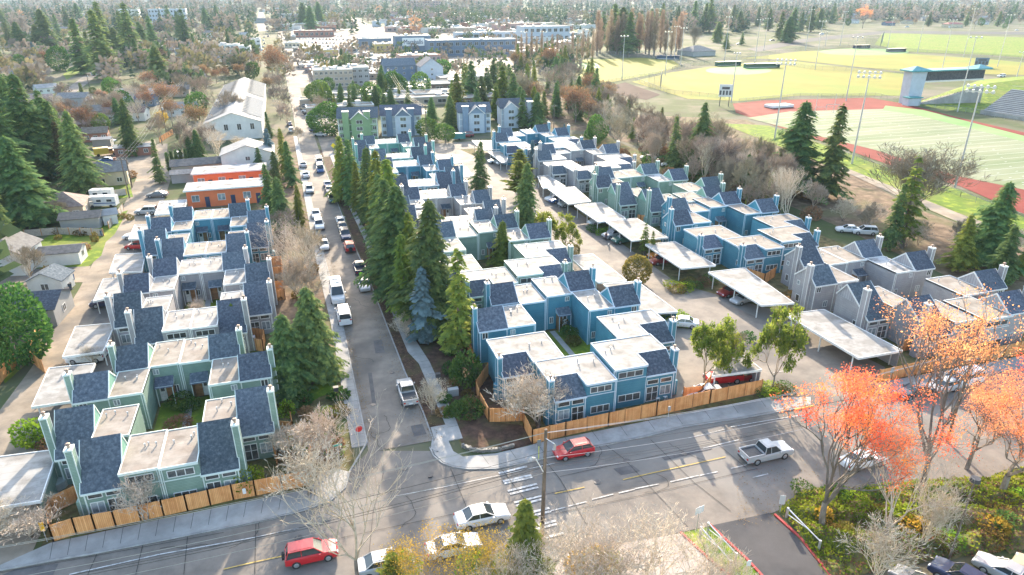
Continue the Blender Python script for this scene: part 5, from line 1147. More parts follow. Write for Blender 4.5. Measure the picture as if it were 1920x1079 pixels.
# side street, right kerb
S1 = 'cars parked along the right kerb of the side street'
for x, y, hd, kd, cl, lb in [(764,744,0,'pickup','silver','silver pickup with an open black bed on the side street'),(683,540,180,'sedan','silver','silver sedan facing the camera, person in yellow behind'),(675,509,0,'pickup','dark blue','dark pickup with an open bed, ahead of the person in yellow'),
    (656,469,0,'suv','red','red car on the side street right kerb'),(648,447,180,'suv','dark blue','dark blue car behind the red one'),(643,431,180,'sedan','grey','dark grey car between black and white cars'),(639,419,0,'hatch','white','white hatchback at the right kerb'),(624,378,180,'suv','green','dark green car on the right kerb'),(618,361,180,'sedan','dark blue','dark blue sedan on the right kerb'),(615,350,0,'sedan','blue','blue car on the right kerb'),(601,322,180,'van','blue','blue van on the side street'),(599,307,0,'van','white','white van behind the blue van')]:
    X, Y = U(x, y); car(X, Y, hd, kd, cl, lb, S1, world=True)
S2 = 'cars parked along the left kerb of the side street'
for x, y, hd, kd, cl, lb in [(633,560,180,'van','white','white camper van with roof boxes on the side street'),(646,600,0,'van','white','white panel van nearest the crossing, rear windows visible'),(608,465,180,'sedan','silver','silver car veiled by bare branches'),(599,428,180,'suv','white','white car on the left kerb'),(593,407,180,'sedan','white','white sedan facing the camera, left kerb'),(581,361,180,'suv','silver','silver car beside the bright conifer'),(574,332,0,'sedan','white','white car on the left kerb by conifers'),(569,313,0,'sedan','silver','silver sedan under the conifers'),(547,248,0,'suv','white','pale car at the upper side street'),(543,236,0,'sedan','dark blue','dark car at the upper side street')]:
    X, Y = U(x, y); o = car(X, Y, hd, kd, cl, lb, S2, world=True)
    if lb.startswith('white camper'):
        o.scale = (1.08, 1.2, 1.3)
        mb = MB()
        mb.box(-.5,-1.6,2.03,.5,-1.0,2.2); mb.box(-.45,-.5,2.03,.45,.1,2.16); mb.build('roof_box', WHITE, o)
    if lb.startswith('white panel'):
        mb = MB(); mb.box(-.72,-2.6,1.3,-.06,-2.54,1.75); mb.build('rear_window', CGL, o); mb = MB(); mb.box(.06,-2.6,1.3,.72,-2.54,1.75); mb.build('rear_window', CGL, o)
CL = ['silver','dark blue','white','blue','grey','silver','black','white','tan','grey','dark red']
for i, (x, y) in enumerate([(600,256),(590,248),(588,239),(585,233),(584,227),(582,221),(578,216),(574,211),(571,207),(570,202),(570,197),(571,192),(572,188)]):
    X, Y = U(x, y); car(X+.3, Y, 55, ['sedan','hatch','suv'][i % 3], CL[i % 11], CL[i % 11]+' car in the angled row by the round tree', 'angled parking row', world=True, far=True, order='near')
# cars under carports and in the drives
for x, y, hd, kd, cl, lb in [(165,678,80,'suv','white','white car under the carport beside the alley'),(250,640,0,'sedan','black','x')][:1]+[(203,574,85,'suv','dark blue','dark car under the alley carport'),(258,467,75,'hatch','red','red hatchback parked beside the alley'),(276,402,80,'suv','silver','silver car parked near the head of the alley'),(296,370,80,'sedan','grey','grey car by the low grey carport'),(256,448,80,'sedan','white','white car under the small alley carport'),
    (1395,567,100,'sedan','silver','silver car under the carport by the grey chimneys'),(1370,553,100,'sedan','dark red','dark car under the carport by the grey chimneys'),(1355,716,80,'suv','red','red car under the fenced carport'),(1382,713,80,'sedan','dark red','dark red car under the fenced carport'),(1318,745,85,'sedan','white','white car behind the cedar fence'),
    (1240,494,95,'sedan','dark red','red car under the carport before the blue block'),(1235,483,95,'hatch','orange','orange red car under the same carport'),(1150,446,100,'suv','silver','silver car beside the drive island'),(1168,455,100,'suv','green','dark green car beside the drive island'),(1122,420,100,'sedan','white','white car under the stained carport'),(1065,387,100,'suv','silver','silver car under the carport by the green chimneys'),(1048,380,100,'sedan','blue','blue car under the carport by the green chimneys'),
    (930,306,95,'sedan','white','white sedan under the middle carport'),(944,309,95,'hatch','white','white hatchback under the middle carport'),(1040,376,100,'sedan','white','white car left of the green chimneys'),(1278,612,60,'sedan','white','white car behind the yellow green shrub'),(1590,436,60,'sedan','white','white car under bare trees behind the blue block'),(1620,440,60,'suv','white','second white car under bare trees behind the blue block'),(1255,313,60,'sedan','white','white car in the leafless belt'),(1215,300,60,'sedan','silver','silver car in the leafless belt'),(875,258,90,'suv','dark red','dark car before the grey rowhouse'),
    (1877,145,90,'suv','white','white car on the sports service road'),(180,142,-55,'suv','white','white car on the residential road'),(1700,52,80,'van','white','white van on the upper hill road'),(1540,66,70,'van','white','white bus-like van on the upper road'),(1448,77,70,'sedan','grey','grey car on the upper road'),(1470,76,70,'pickup','white','white pickup on the upper road'),(1385,84,70,'suv','white','white car at the upper road bend'),(1906,58,80,'sedan','white','white car at the right end of the hill road'),(200,305,80,'sedan','blue','blue car in the yard by the orange truck'),(205,268,60,'sedan','silver','silver car among the left houses'),(336,295,20,'suv','silver','blue grey car before the bare trees'),(280,278,10,'hatch','white','small white car in the left lane')]:
    car(x, y, hd, kd, cl, lb, far=y < 330, z=.06)
# shopping district: rows of tiny cars
R = random.Random(12)
for row, (x0, y0, x1, y1, n) in enumerate([(558,60,625,62,13),(560,67,640,69,15),(562,74,650,76,15),(572,81,680,84,17),(600,88,700,90,14),(700,78,745,95,8),(830,94,945,100,16),(500,42,503,70,7),(650,31,700,52,9),(645,182,770,180,14)]):
    for k in range(n):
        u = k/(n-1); cl = R.choice(['white','silver','grey','black','dark blue','white','dark red','silver'])
        car(x0+(x1-x0)*u, y0+(y1-y0)*u+R.uniform(-.5,.5), R.choice([0, 180]) if row not in (7, 8) else 0, R.choice(['sedan','suv','hatch']), cl, f'{cl} car in {ORDW[row]} row of the distant car parks', 'cars in the distant car parks', far=True, z=.06)
for k in range(9): car(492+k*1.1+R.uniform(-2,2), 95-k*6, 0, 'sedan', ['white','silver','grey'][k % 3], ['white','silver','grey'][k % 3]+' car on the far avenue', 'cars on the far avenue', far=True, z=.06)
for k in range(7): car(1000+k*22, 268-k*1.5 if 0 else 0, 0, 'sedan', 'white', 'x', far=True) if 0 else None
# recreational vehicles and the orange truck
def rv(x, y, hd, label, sc=1.0, cabover=True):
    X, Y = U(x, y); t = empty('camper_vehicle', (X, Y, .03), math.radians(hd)); W = mat('camper_shell', (.70,.70,.68), (.60,.60,.57), scale=.6)
    b = MB(); b.box(-1.15,-3.3,.5,1.15,2.2,2.95); 
    if cabover: b.box(-1.1,2.2,1.9,1.1,3.3,2.9); b.box(-1.0,2.2,.4,1.0,3.6,1.5)
    b.build('body', W, t); s = MB(); s.box(-1.17,-3.2,1.1,1.17,2.1,1.35); s.build('stripe', paint('blue'), t)
    g = MB(); g.box(-1.18,-2.4,1.6,1.18,-1.2,2.2); g.build('window', CGL, t); g = MB(); g.box(-1.18,.2,1.6,1.18,1.3,2.2); g.build('window', CGL, t)
    v = MB(); v.box(-.35,-1,2.95,.35,-.2,3.15); v.build('roof_vent', WHITE, t)
    for sx in (-1, 1):
        for yy in (-2.0, 2.6 if cabover else 1.2): w_ = MB(); w_.tube((sx*.95,yy,.4),(sx*1.16,yy,.4), .4, .4, 12); w_.build('wheel', TYRE, t)
    t.scale = (sc, sc, sc); tag(t, label, 'camper')
rv(197, 388, 80, 'white camper with overhanging cab on the yard left of the alley', sc=.85); rv(190, 375, 80, 'long white caravan behind the white camper', sc=.85, cabover=False)
X, Y = U(198, 292); t = empty('box_truck', (X, Y, .03), math.radians(-75)); b = MB(); b.box(-1.1,-2.8,.6,1.1,1.0,2.4); b.build('box', paint('yellow'), t); b = MB(); b.box(-1.0,1.05,.5,1.0,2.1,2.1); b.box(-.95,2.1,.5,.95,3.0,1.35); b.build('cab', paint('orange'), t)
b = MB(); b.box(-1.02,1.2,1.45,1.02,2.12,1.95); b.build('window', CGL, t)
for sx in (-1, 1):
    for yy in (-1.8, 2.3): w_ = MB(); w_.tube((sx*.9,yy,.42),(sx*1.12,yy,.42), .42, .42, 12); w_.build('wheel', TYRE, t)
tag(t, 'orange truck parked among the left houses', 'truck')
X, Y = U(861, 263); t = empty('box_trailer', (X, Y, .03), 1.4); b = MB(); b.box(-1,-2,.5,1,2,2.3); b.build('box', paint('teal'), t)
for sx in (-1, 1): w_ = MB(); w_.tube((sx*.9,0,.35),(sx*1.08,0,.35), .35, .35, 10); w_.build('wheel', TYRE, t)
tag(t, 'teal covered trailer beside the grey rowhouse drive', 'trailer')
# ---------------------------------------------------------------- poles, wires, lamps and signs
WOODP = mat('weathered_pole_wood', (.10,.075,.055), (.20,.155,.12), rough=.9, scale=3, stretch=(1,1,.2))
WIRE = mat('sunlit_wire', (.38,.37,.36), rough=.4, metal=.4); WIRED = mat('dark_wire', (.02,.02,.02), rough=.5)
def pole(x, y, h, label, arms=1, transformer=False, lean=(0, 0), rz=0.0, r=.16, world=False):
    X, Y = (x, y) if world else U(x, y); t = empty('utility_pole', (X, Y, 0), rz); m = MB(); m.tube((0,0,-.2), (lean[0], lean[1], h), r, r*.65, 9); m.build('shaft', WOODP, t)
    for k in range(arms):
        z = h-.5-k*1.3; a = MB(); a.box(-1.1, -.06+lean[1]*z/h-.12, z-.06, 1.1, .06+lean[1]*z/h-.12, z+.06); c = a.build('crossarm', WOODP, t)
        for q in (-1, -.45, .45, 1): i = MB(); i.tube((q, lean[1]*z/h-.12, z+.06), (q, lean[1]*z/h-.12, z+.2), .05, .03, 6); i.build('insulator', WHITE, c)
    if transformer: m = MB(); m.tube((.32,.1,h-2.6), (.32,.1,h-1.8), .22, .22, 10); m.build('transformer', METAL, t)
    tag(t, label, 'utility pole'); return (X+lean[0], Y+lean[1], h), t
def wire(a, b, sag, label, m=WIRE, r=.019, grp='overhead wires', n=14):
    mb = MB(); pts = []
    for k in range(n+1):
        u = k/n; pts.append((a[0]+(b[0]-a[0])*u, a[1]+(b[1]-a[1])*u, a[2]+(b[2]-a[2])*u-4*sag*u*(1-u)))
    for p, q in zip(pts, pts[1:]): mb.tube(p, q, r, r, 3, cap=False)
    tag(mb.build('overhead_wire', m), label, 'wire', grp)
PB = U(1016, 1010); hp = tall(PB[0], PB[1], 806); PX = PB
(pt, pobj) = pole(1016, 1010, hp, 'tall wooden utility pole beside the crosswalk', arms=0, lean=(.15, 0), r=.2)
m = MB(); m.tube((.1,-.1,hp-.8),(.75,-.5,hp-1.25),.04,.04,5); m.tube((.75,-.5,hp-1.2),(.75,-.5,hp-1.75),.09,.13,8); m.build('service_bracket', METAL, pobj)
m = MB(); m.tube((.05,0,hp*.62),(-.9,-.5,hp*.80),.05,.045,6); ar = m.build('lamp_arm', WHITE, pobj); m = MB(); m.tube((-.9,-.5,hp*.80),(-1.35,-.7,hp*.82),.1,.16,8); m.build('lamp_head', METAL, ar)
m = MB(); m.tube((-.2,-.15,.3),(-.2,-.15,1.9),.06,.06,6); m.build('guy_wire_guard', mat('yellow_plastic', (.8,.7,.03), rough=.5), pobj)
ms = math.radians(MS); ux, uy = math.cos(ms), math.sin(ms)
def along(d, z, off=0): return (PX[0]+ux*d-uy*off, PX[1]+uy*d+ux*off, z)
(tR, _) = pole(*(along(46, 0)[:2]), 10.5, 'wooden utility pole behind the orange maple at the right edge', world=True)
(tL, _) = pole(*(along(-52, 0)[:2]), 10.5, 'wooden utility pole beyond the lower left corner', world=True)
for i, (z, off, mt, sg) in enumerate([(hp-.3,0,WIRE,.9),(hp-.6,.35,WIRE,1.0),(hp*.8,.1,WIRED,1.1),(hp*.76,-.1,WIRE,1.2),(hp*.7,0,WIRED,1.3),(hp*.66,.15,WIRED,1.2),(hp*.62,0,WIRE,1.3)]):
    a = (PX[0]+.12, PX[1]+off, z)
    for d, side in ((46, 'right'), (-52, 'left')):
        e = along(d, z, off); wire(a, e, sg, f'{"thin pale" if mt == WIRE else "thin dark"} overhead wire running {side} from the crosswalk pole', mt)
0 and wire((PX[0], PX[1], hp-.5), (U(560,770)[0], U(560,770)[1], 7), 1.0, 'thin pale wire crossing the junction to the far left', WIRE, .014)
# left alley poles
pp = []
for x, y, ty, lb in [(243,372,300,'brown utility pole at the head of the alley, front'),(248,352,292,'brown utility pole at the head of the alley, rear')]:
    X, Y = U(x, y); h = tall(X, Y, ty-10 if 0 else ty); h = max(h, 9.5); (tp, _) = pole(x, y, h, lb, arms=1); pp.append(tp)
for x, y, ty, lb in [(312,250,192,'grey utility pole by the slanting hedge'),(137,200,160,'utility pole on the residential road, left'),(168,165,135,'utility pole on the residential road, right')]:
    X, Y = U(x, y); (tp, _) = pole(x, y, tall(X, Y, ty), lb, arms=1, transformer=True); pp.append(tp)
for k in (-.9, 0, .9): wire((pp[0][0]+k, pp[0][1], pp[0][2]-.3), (pp[2][0]+k, pp[2][1], pp[2][2]-.3), 1.6, 'bright wire above the alley', WIRE, .02, 'alley wires')
for k in (-.9, 0, .9):
    q = U(395, 95); wire((pp[2][0]+k, pp[2][1], pp[2][2]-.3), (q[0]+k, q[1], 10), 4, 'bright wire running on to the far road', WIRE, .026, 'alley wires')
pole(395, 95, 10.3, 'utility pole far up the alley line')
(ta, _) = pole(800, 262, 11, 'utility pole between the rowhouses and the blue block', transformer=True); (tb, _) = pole(733, 175, 11, 'utility pole behind the blue grey rowhouse')
for k in (-.9, 0, .9): wire((ta[0]+k, ta[1], ta[2]-.3), (tb[0]+k, tb[1], tb[2]-.3), 3, 'bright wire above the rowhouse roofs', WIRE, .022, 'rowhouse wires')
(tc, _) = pole(1038, 250, 9.5, 'pole with lamp beside the last blue block')
# street lamps
def lamp(x, y, ty, label, arm=(1.6, 0), m=METAL, dbl=False, pt_=False):
    X, Y = U(x, y); h = tall(X, Y, ty); t = empty('street_lamp', (X, Y, 0)); mb = MB(); mb.tube((0,0,0),(0,0,h),.09,.055,8); mb.build('pole', m, t)
    if pt_: mb = MB(); mb.tube((0,0,h-.05),(0,0,h+.28),.42,.36,10); mb.build('lamp_head', DMETAL, t)
    else: mb = MB(); mb.tube((0,0,h-.15),(arm[0],arm[1],h+.15),.045,.04,6); a = mb.build('lamp_arm', m, t); mb = MB(); mb.tube((arm[0],arm[1],h+.15),(arm[0]*1.3,arm[1]*1.3,h+.15),.13,.08,8); mb.build('lamp_head', METAL, a)
    tag(t, label, 'street lamp')
lamp(1778, 1052, 902, 'dark parking lot lamp post with a round head in the ivy bank', m=WOODP, pt_=True)
lamp(766, 590, 552, 'street lamp with a white arm under the firs', arm=(-1.9, 0)); lamp(664, 385, 355, 'street lamp arm reaching over the upper side street', arm=(-1.8, 0))
# sign boards
SG = lambda n, c: mat('sign_'+n, c, rough=.45)
def sign(x, y, h, w_, hh, c, label, rz=0.0, name='road_sign', shape='rect', post=None, back=False):
    X, Y = U(x, y); t = empty(name, (X, Y, .05), rz); p = MB(); p.tube((0,0,0),(0,0,h),.035,.035,6); p.build('post', post or METAL, t)
    b = MB()
    if shape == 'oct': b.tube((0,-.03,h-.38),(0,-.05,h-.38),.38,.38,8)
    elif shape == 'dia': n = len(b.v); q = [(0,h-2*hh),(hh,h-hh),(0,h),(-hh,h-hh)]; b.v += [(a,-.05,z) for a, z in q]+[(a,-.03,z) for a, z in q]; b.f += [(0,1,2,3),(7,6,5,4),(0,4,5,1),(1,5,6,2),(2,6,7,3),(3,7,4,0)]; b.m += [0]*6
    else: b.box(-w_/2,-.06,h-hh,w_/2,-.035,h)
    b.build('sign_board', c, t); tag(t, label, 'sign'); return t
sign(676, 835, 2.4, 0, 0, SG('red', (.62,.02,.02)), 'red octagonal stop sign at the side street corner', rz=.2, shape='oct')
sign(89, 1017, 2.2, .35, .95, SG('amber', (.85,.45,.02)), 'tall orange yellow sign at the lower left fence end')
sign(1306, 994, 2.6, 1.0, .75, WHITE, 'white double panel sign beside the driveway lawn', rz=.2); sign(1398, 1085, 1.9, .45, .6, WHITE, 'small white sign beside the barrier arm'); sign(1462, 962, 2.0, .5, 1.0, mat('sign_grey_panel', (.5,.5,.5), rough=.5), 'grey white sign at the red kerb end', rz=-.4)
sign(1251, 800, 2.6, .35, .55, METAL, 'small grey sign on the pavement before the long fence'); sign(1010, 862, 2.4, .42, .75, mat('sign_back_grey', (.2,.22,.22), rough=.5), 'narrow grey sign at the corner crossing', post=mat('yellow_post_sleeve', (.75,.75,.03), rough=.5))
sign(638, 880, 3.0, .9, .22, SG('teal', (.02,.35,.28)), 'teal street name sign above the corner pavement'); sign(626, 285, 2.6, 0, .75, SG('yellow', (.85,.6,.02)), 'yellow diamond warning sign before the green rowhouse', shape='dia')
sign(1665, 725, 2.6, .5, .7, METAL, 'small grey sign before the cedar fence and large carport'); sign(1882, 830, 2.2, .5, .5, METAL, 'small sign at the far right road edge')
t = sign(462, 940, .01, 0, 0, WHITE, 'small white notice fixed on the cedar fence') if 0 else None
X, Y = U(462, 941); mb = MB(); mb.box(X-.15, Y-.1, 1.0, X+.15, Y-.07, 1.6); tag(mb.build('notice', WHITE), 'small white notice fixed on the long cedar fence', 'notice')
X, Y = U(807, 895); mb = MB(); mb.prism([(X-.25,Y-.15),(X+.1,Y-.2),(X+.25,Y+.1),(X-.1,Y+.2)], .04, .16); tag(mb.build('rag', DMETAL), 'small black rag lying in the crossing', 'rag')
# mail boxes
for x, y, lb in ((822,722,'black mailbox cluster beside the side street pavement'),(738,540,'black mailbox under the firs'),(632,748,'brown mailbox post on the left pavement')):
    X, Y = U(x, y); t = empty('mailbox', (X, Y, .1)); p = MB(); p.box(-.05,-.05,0,.05,.05,1.0); p.build('post', WOODP, t); b = MB(); b.box(-.28,-.22,1.0,.28,.22,1.5); b.box(-.31,-.25,1.5,.31,.25,1.54); b.build('box', DMETAL, t); tag(t, lb, 'mailbox')
X, Y = U(850, 742); mb = MB(); mb.box(X-.6,Y-.3,0,X+.6,Y+.3,.9); mb.box(X-.62,Y-.32,.9,X+.62,Y+.32,.98); tag(mb.build('utility_cabinet', mat('cabinet_grey', (.35,.36,.36), rough=.6)), 'low grey utility cabinet beside the bark bed', 'cabinet')
# barrier arms by the driveway
def barrier(p0, p1, label):
    a = U(*p0); b = U(*p1); t = empty('barrier_gate', (a[0], a[1], .05)); dx, dy = b[0]-a[0], b[1]-a[1]; L = math.hypot(dx, dy)
    for q in (0, 1): m = MB(); m.tube((dx*q,dy*q,0),(dx*q,dy*q,1.15),.11,.11,8); m.build('post', METAL, t)
    m = MB(); m.tube((0,0,1.05),(dx,dy,1.05),.07,.05,6); m.tube((0,0,.45),(dx*.6,dy*.6,1.0),.045,.045,6); m.build('arm', METAL, t); tag(t, label, 'barrier')
barrier((1326,1000),(1378,1058),'white barrier arm nearest the driveway, right of two'); barrier((1312,1008),(1368,1072),'white barrier arm on the lawn strip, left of two'); barrier((1474,972),(1534,1034),'white barrier arm in the ivy right of the driveway')
# low stone wall at the corner bed
mb = MB(); R = random.Random(2)
pts = [U(*p) for p in [(868,838),(885,846),(905,848),(935,846),(965,838)]]
for (x0, y0), (x1, y1) in zip(pts, pts[1:]):
    for k in range(5):
        for lv in range(2):
            u = (k+R.random()*.5)/5; x = x0+(x1-x0)*u; y = y0+(y1-y0)*u; s = R.uniform(.14,.24); mb.box(x-s, y-s*.6, lv*.2, x+s, y+s*.6, lv*.2+.19)
tag(mb.build('stone_wall', mat('garden_stone', (.14,.13,.12), (.30,.28,.25), scale=3)), 'low rough stone wall edging the corner bed', 'stone wall')
# wheelie bins
for x, y, c, lb in [(137,525,'blue','blue wheelie bin on the lane, rear'),(136,535,'green','green wheelie bin on the lane, middle'),(132,543,'dark blue','dark wheelie bin on the lane'),(128,552,'green','green wheelie bin on the lane, front'),(62,662,'dark blue','dark bin beside the alley fence'),(58,672,'tan','tan box beside the dark alley bin'),(192,442,'blue','blue drum by the white garden fence'),(170,386,'blue','blue drum by the white camper')]:
    X, Y = U(x, y); t = empty('wheelie_bin', (X, Y, .03), .3); b = MB(); b.loft([[(-.25,-.28,0),(.25,-.28,0),(.25,.28,0),(-.25,.28,0)],[(-.32,-.36,1.0),(.32,-.36,1.0),(.32,.36,1.0),(-.32,.36,1.0)]]); b.build('body', paint(c), t); b = MB(); b.prism([(-.35,-.4),(.35,-.4),(.35,.4),(-.35,.4)], 1.0, 1.07); b.build('lid', DMETAL, t); tag(t, lb, 'bin')
# hot tub cover on the patio
X, Y = U(118, 912); mb = MB(); mb.prism([(X-.5+.95*math.cos(a*PI/6), Y+.75*math.sin(a*PI/6)) for a in range(12)], 0, .75); tag(mb.build('hot_tub', mat('spa_cover', (.32,.35,.34), (.4,.43,.42), scale=3)), 'covered grey hot tub on the green patio', 'hot tub')
# garden chairs
def chair(x, y, label, rz=0.0):
    X, Y = U(x, y); t = empty('garden_chair', (X, Y, 0), rz); b = MB(); b.box(-.24,-.24,.4,.24,.24,.45); b.build('seat', WHITE, t); b = MB(); b.box(-.24,.2,.45,.24,.25,.95); b.build('backrest', WHITE, t)
    for sx in (-1,1):
        for sy in (-1,1): l = MB(); l.box(sx*.2-.02,sy*.2-.02,0,sx*.2+.02,sy*.2+.02,.4); l.build('leg', WHITE, t)
    tag(t, label, 'chair')
chair(1232, 752, 'white garden chair on the blue front patio, left of two'); chair(1246, 749, 'white garden chair on the blue front patio, right of two', .4)
# people: one continuous skinned body each
def person(x, y, h, pose, cloth, legs, label, rz=0.0, hair=(.05,.03,.02)):
    X, Y = U(x, y); t = empty('person', (X, Y, .05), rz); s = h/1.75
    me = bpy.data.meshes.new('body'); P = [(0,0,.95),(0,0,1.2),(0,.01,1.42),(0,.0,1.5),(0,.02,1.64),(-.1,0,.92),(.1,0,.92),(-.11,.08 if pose else 0,.5),(.11,-.05 if pose else 0,.5),(-.11,.12 if pose else .0,.09),(.11,-.2 if pose else 0,.1),(-.11,.24 if pose else .12,.05),(.11,-.1 if pose else .12,.05),
         (-.19,0,1.40),(.19,0,1.40),(-.25,-.05,1.13),(.25,.05,1.13),(-.26,.1,.93),(.26,.14,.93)]
    E_ = [(0,1),(1,2),(2,3),(3,4),(0,5),(0,6),(5,7),(6,8),(7,9),(8,10),(9,11),(10,12),(2,13),(2,14),(13,15),(14,16),(15,17),(16,18)]
    rad = [.15,.15,.16,.06,.10,.1,.1,.07,.07,.05,.05,.045,.045,.065,.065,.05,.05,.035,.035]
    for hx, b0 in ((-1,17),(1,18)):     # hands: palm, four fingers, thumb
        base = P[b0]; n0 = len(P); P.append((base[0], base[1]+.03, base[2]-.08)); E_.append((b0, n0)); rad.append(.03)
        for k in range(4): n1 = len(P); P.append((base[0]+(k-1.5)*.018, base[1]+.05, base[2]-.15-(.012 if k in (1,2) else 0))); E_.append((n0, n1)); rad.append(.009)
        n1 = len(P); P.append((base[0]-hx*.05, base[1]+.06, base[2]-.09)); E_.append((n0, n1)); rad.append(.01)
    me.from_pydata(P, E_, []); o = bpy.data.objects.new('body', me); COL.objects.link(o); o.parent = t
    md = o.modifiers.new('skin', 'SKIN'); 
    for v, r in zip(me.skin_vertices[0].data, rad): v.radius = (r, r)
    me.skin_vertices[0].data[0].use_root = True
    sb = o.modifiers.new('sub', 'SUBSURF'); sb.levels = sb.render_levels = 1
    m_, nt, b = new_mat('person_clothes'); N = nt.nodes; L = nt.links; tc = N.new('ShaderNodeTexCoord'); sp = N.new('ShaderNodeSeparateXYZ'); L.new(tc.outputs['Object'], sp.inputs[0]); cr = N.new('ShaderNodeValToRGB'); cr.color_ramp.interpolation = 'CONSTANT'
    mp = N.new('ShaderNodeMath'); mp.operation = 'DIVIDE'; mp.inputs[1].default_value = 2.0; L.new(sp.outputs['Z'], mp.inputs[0]); L.new(mp.outputs[0], cr.inputs['Fac'])
    e = cr.color_ramp.elements; e[0].position = 0; e[0].color = (.02,.02,.02,1); e[1].position = .05; e[1].color = (*legs,1)
    k = cr.color_ramp.elements.new(.47); k.color = (*cloth,1); k = cr.color_ramp.elements.new(.745); k.color = (.45,.28,.2,1); L.new(cr.outputs[0], b.inputs['Base Color'])
    me.materials.append(m_)
    hm = MB(); R = []; 
    for k in range(6):
        a = k/5*PI/2; R.append([(.115*math.cos(a)*math.cos(q*PI/4), -.01+.125*math.cos(a)*math.sin(q*PI/4), 1.66+.12*math.sin(a)) for q in range(8)])
    hm.loft(R); hm.build('hair', mat('hair_brown', hair, rough=.8), t); t.scale = (s, s, s); tag(t, label, 'person')
person(678, 527, 1.75, False, (.35,.9,.03), (.03,.03,.04), 'person in a bright yellow green jacket standing between two parked cars', rz=PI)
person(1136, 452, 1.75, True, (.12,.05,.05), (.04,.04,.07), 'person walking a dog by the carport', rz=2.6)
# the dog
t_ = MB(); X, Y = U(1141, 464)
me = bpy.data.meshes.new('dog'); P = [(0,-.3,.5),(0,0,.5),(0,.3,.52),(0,.45,.66),(0,.6,.7),(0,.72,.67)]; E_ = [(0,1),(1,2),(2,3),(3,4),(4,5)]; rad = [.09,.10,.13,.07,.08,.04]
for sx in (-1,1):
    for b0, yy in ((0,-.3),(2,.3)):
        n = len(P); P += [(sx*.08,yy+(.05 if b0 == 0 else 0),.36),(sx*.08,yy-(.06 if b0 == 0 else 0),.2),(sx*.08,yy,.03)]; E_ += [(b0,n),(n,n+1),(n+1,n+2)]; rad += [.06,.035,.03]
    n = len(P); P.append((sx*.06,.56,.8)); E_.append((4,n)); rad.append(.02)
n = len(P); P += [(0,-.45,.6),(0,-.55,.72)]; E_ += [(0,n),(n,n+1)]; rad += [.03,.02]
me.from_pydata(P, E_, []); o = bpy.data.objects.new('dog', me); COL.objects.link(o); o.location = (X, Y, .05); o.rotation_euler = (0,0,2.6); o.modifiers.new('skin', 'SKIN'); sb = o.modifiers.new('sub', 'SUBSURF'); sb.levels = sb.render_levels = 1
for v, r in zip(me.skin_vertices[0].data, rad): v.radius = (r, r)
me.skin_vertices[0].data[1].use_root = True; me.materials.append(mat('white_dog_fur', (.6,.58,.55), (.45,.42,.38), scale=5)); tag(o, 'small white dog walking beside a person by the carport', 'dog')
# ---------------------------------------------------------------- other buildings
def wallmat(n, c, d=None): return mat('wall_'+n, c, d or tuple(x*.85 for x in c), rough=.8, scale=.5, detail=8)
WM = {'white': wallmat('white', (.66,.66,.63)), 'cream': wallmat('cream', (.55,.47,.33)), 'grey': wallmat('grey', (.34,.34,.33)), 'tan': wallmat('tan', (.42,.34,.26)), 'brick': wallmat('brick', (.34,.15,.10)), 'orange': wallmat('orange', (.78,.19,.07)),
      'blue': wallmat('blue', (.20,.27,.36)), 'green': wallmat('green', (.22,.33,.17)), 'pink': wallmat('pink', (.42,.27,.24)), 'brown': wallmat('brown', (.20,.13,.09)), 'yellow': wallmat('yellow', (.62,.45,.14)), 'dark': wallmat('dark', (.12,.13,.15)), 'slate': wallmat('slate', (.13,.18,.25)), 'lblue': wallmat('light_blue', (.45,.50,.56))}
RM = {'grey': SHGREY, 'brown': SHBROWN, 'dark': SHINGLE, 'white': MEMB, 'tan': MEMT, 'red': mat('red_roof', (.25,.07,.06), (.33,.11,.10), rough=.8, scale=1), 'teal': mat('teal_metal_roof', (.03,.20,.22), (.05,.28,.30), rough=.5, scale=1), 'metal': mat('pale_metal_roof', (.24,.24,.24), (.36,.36,.355), rough=.8, spec=.1, scale=.4)}
BCN = [0]
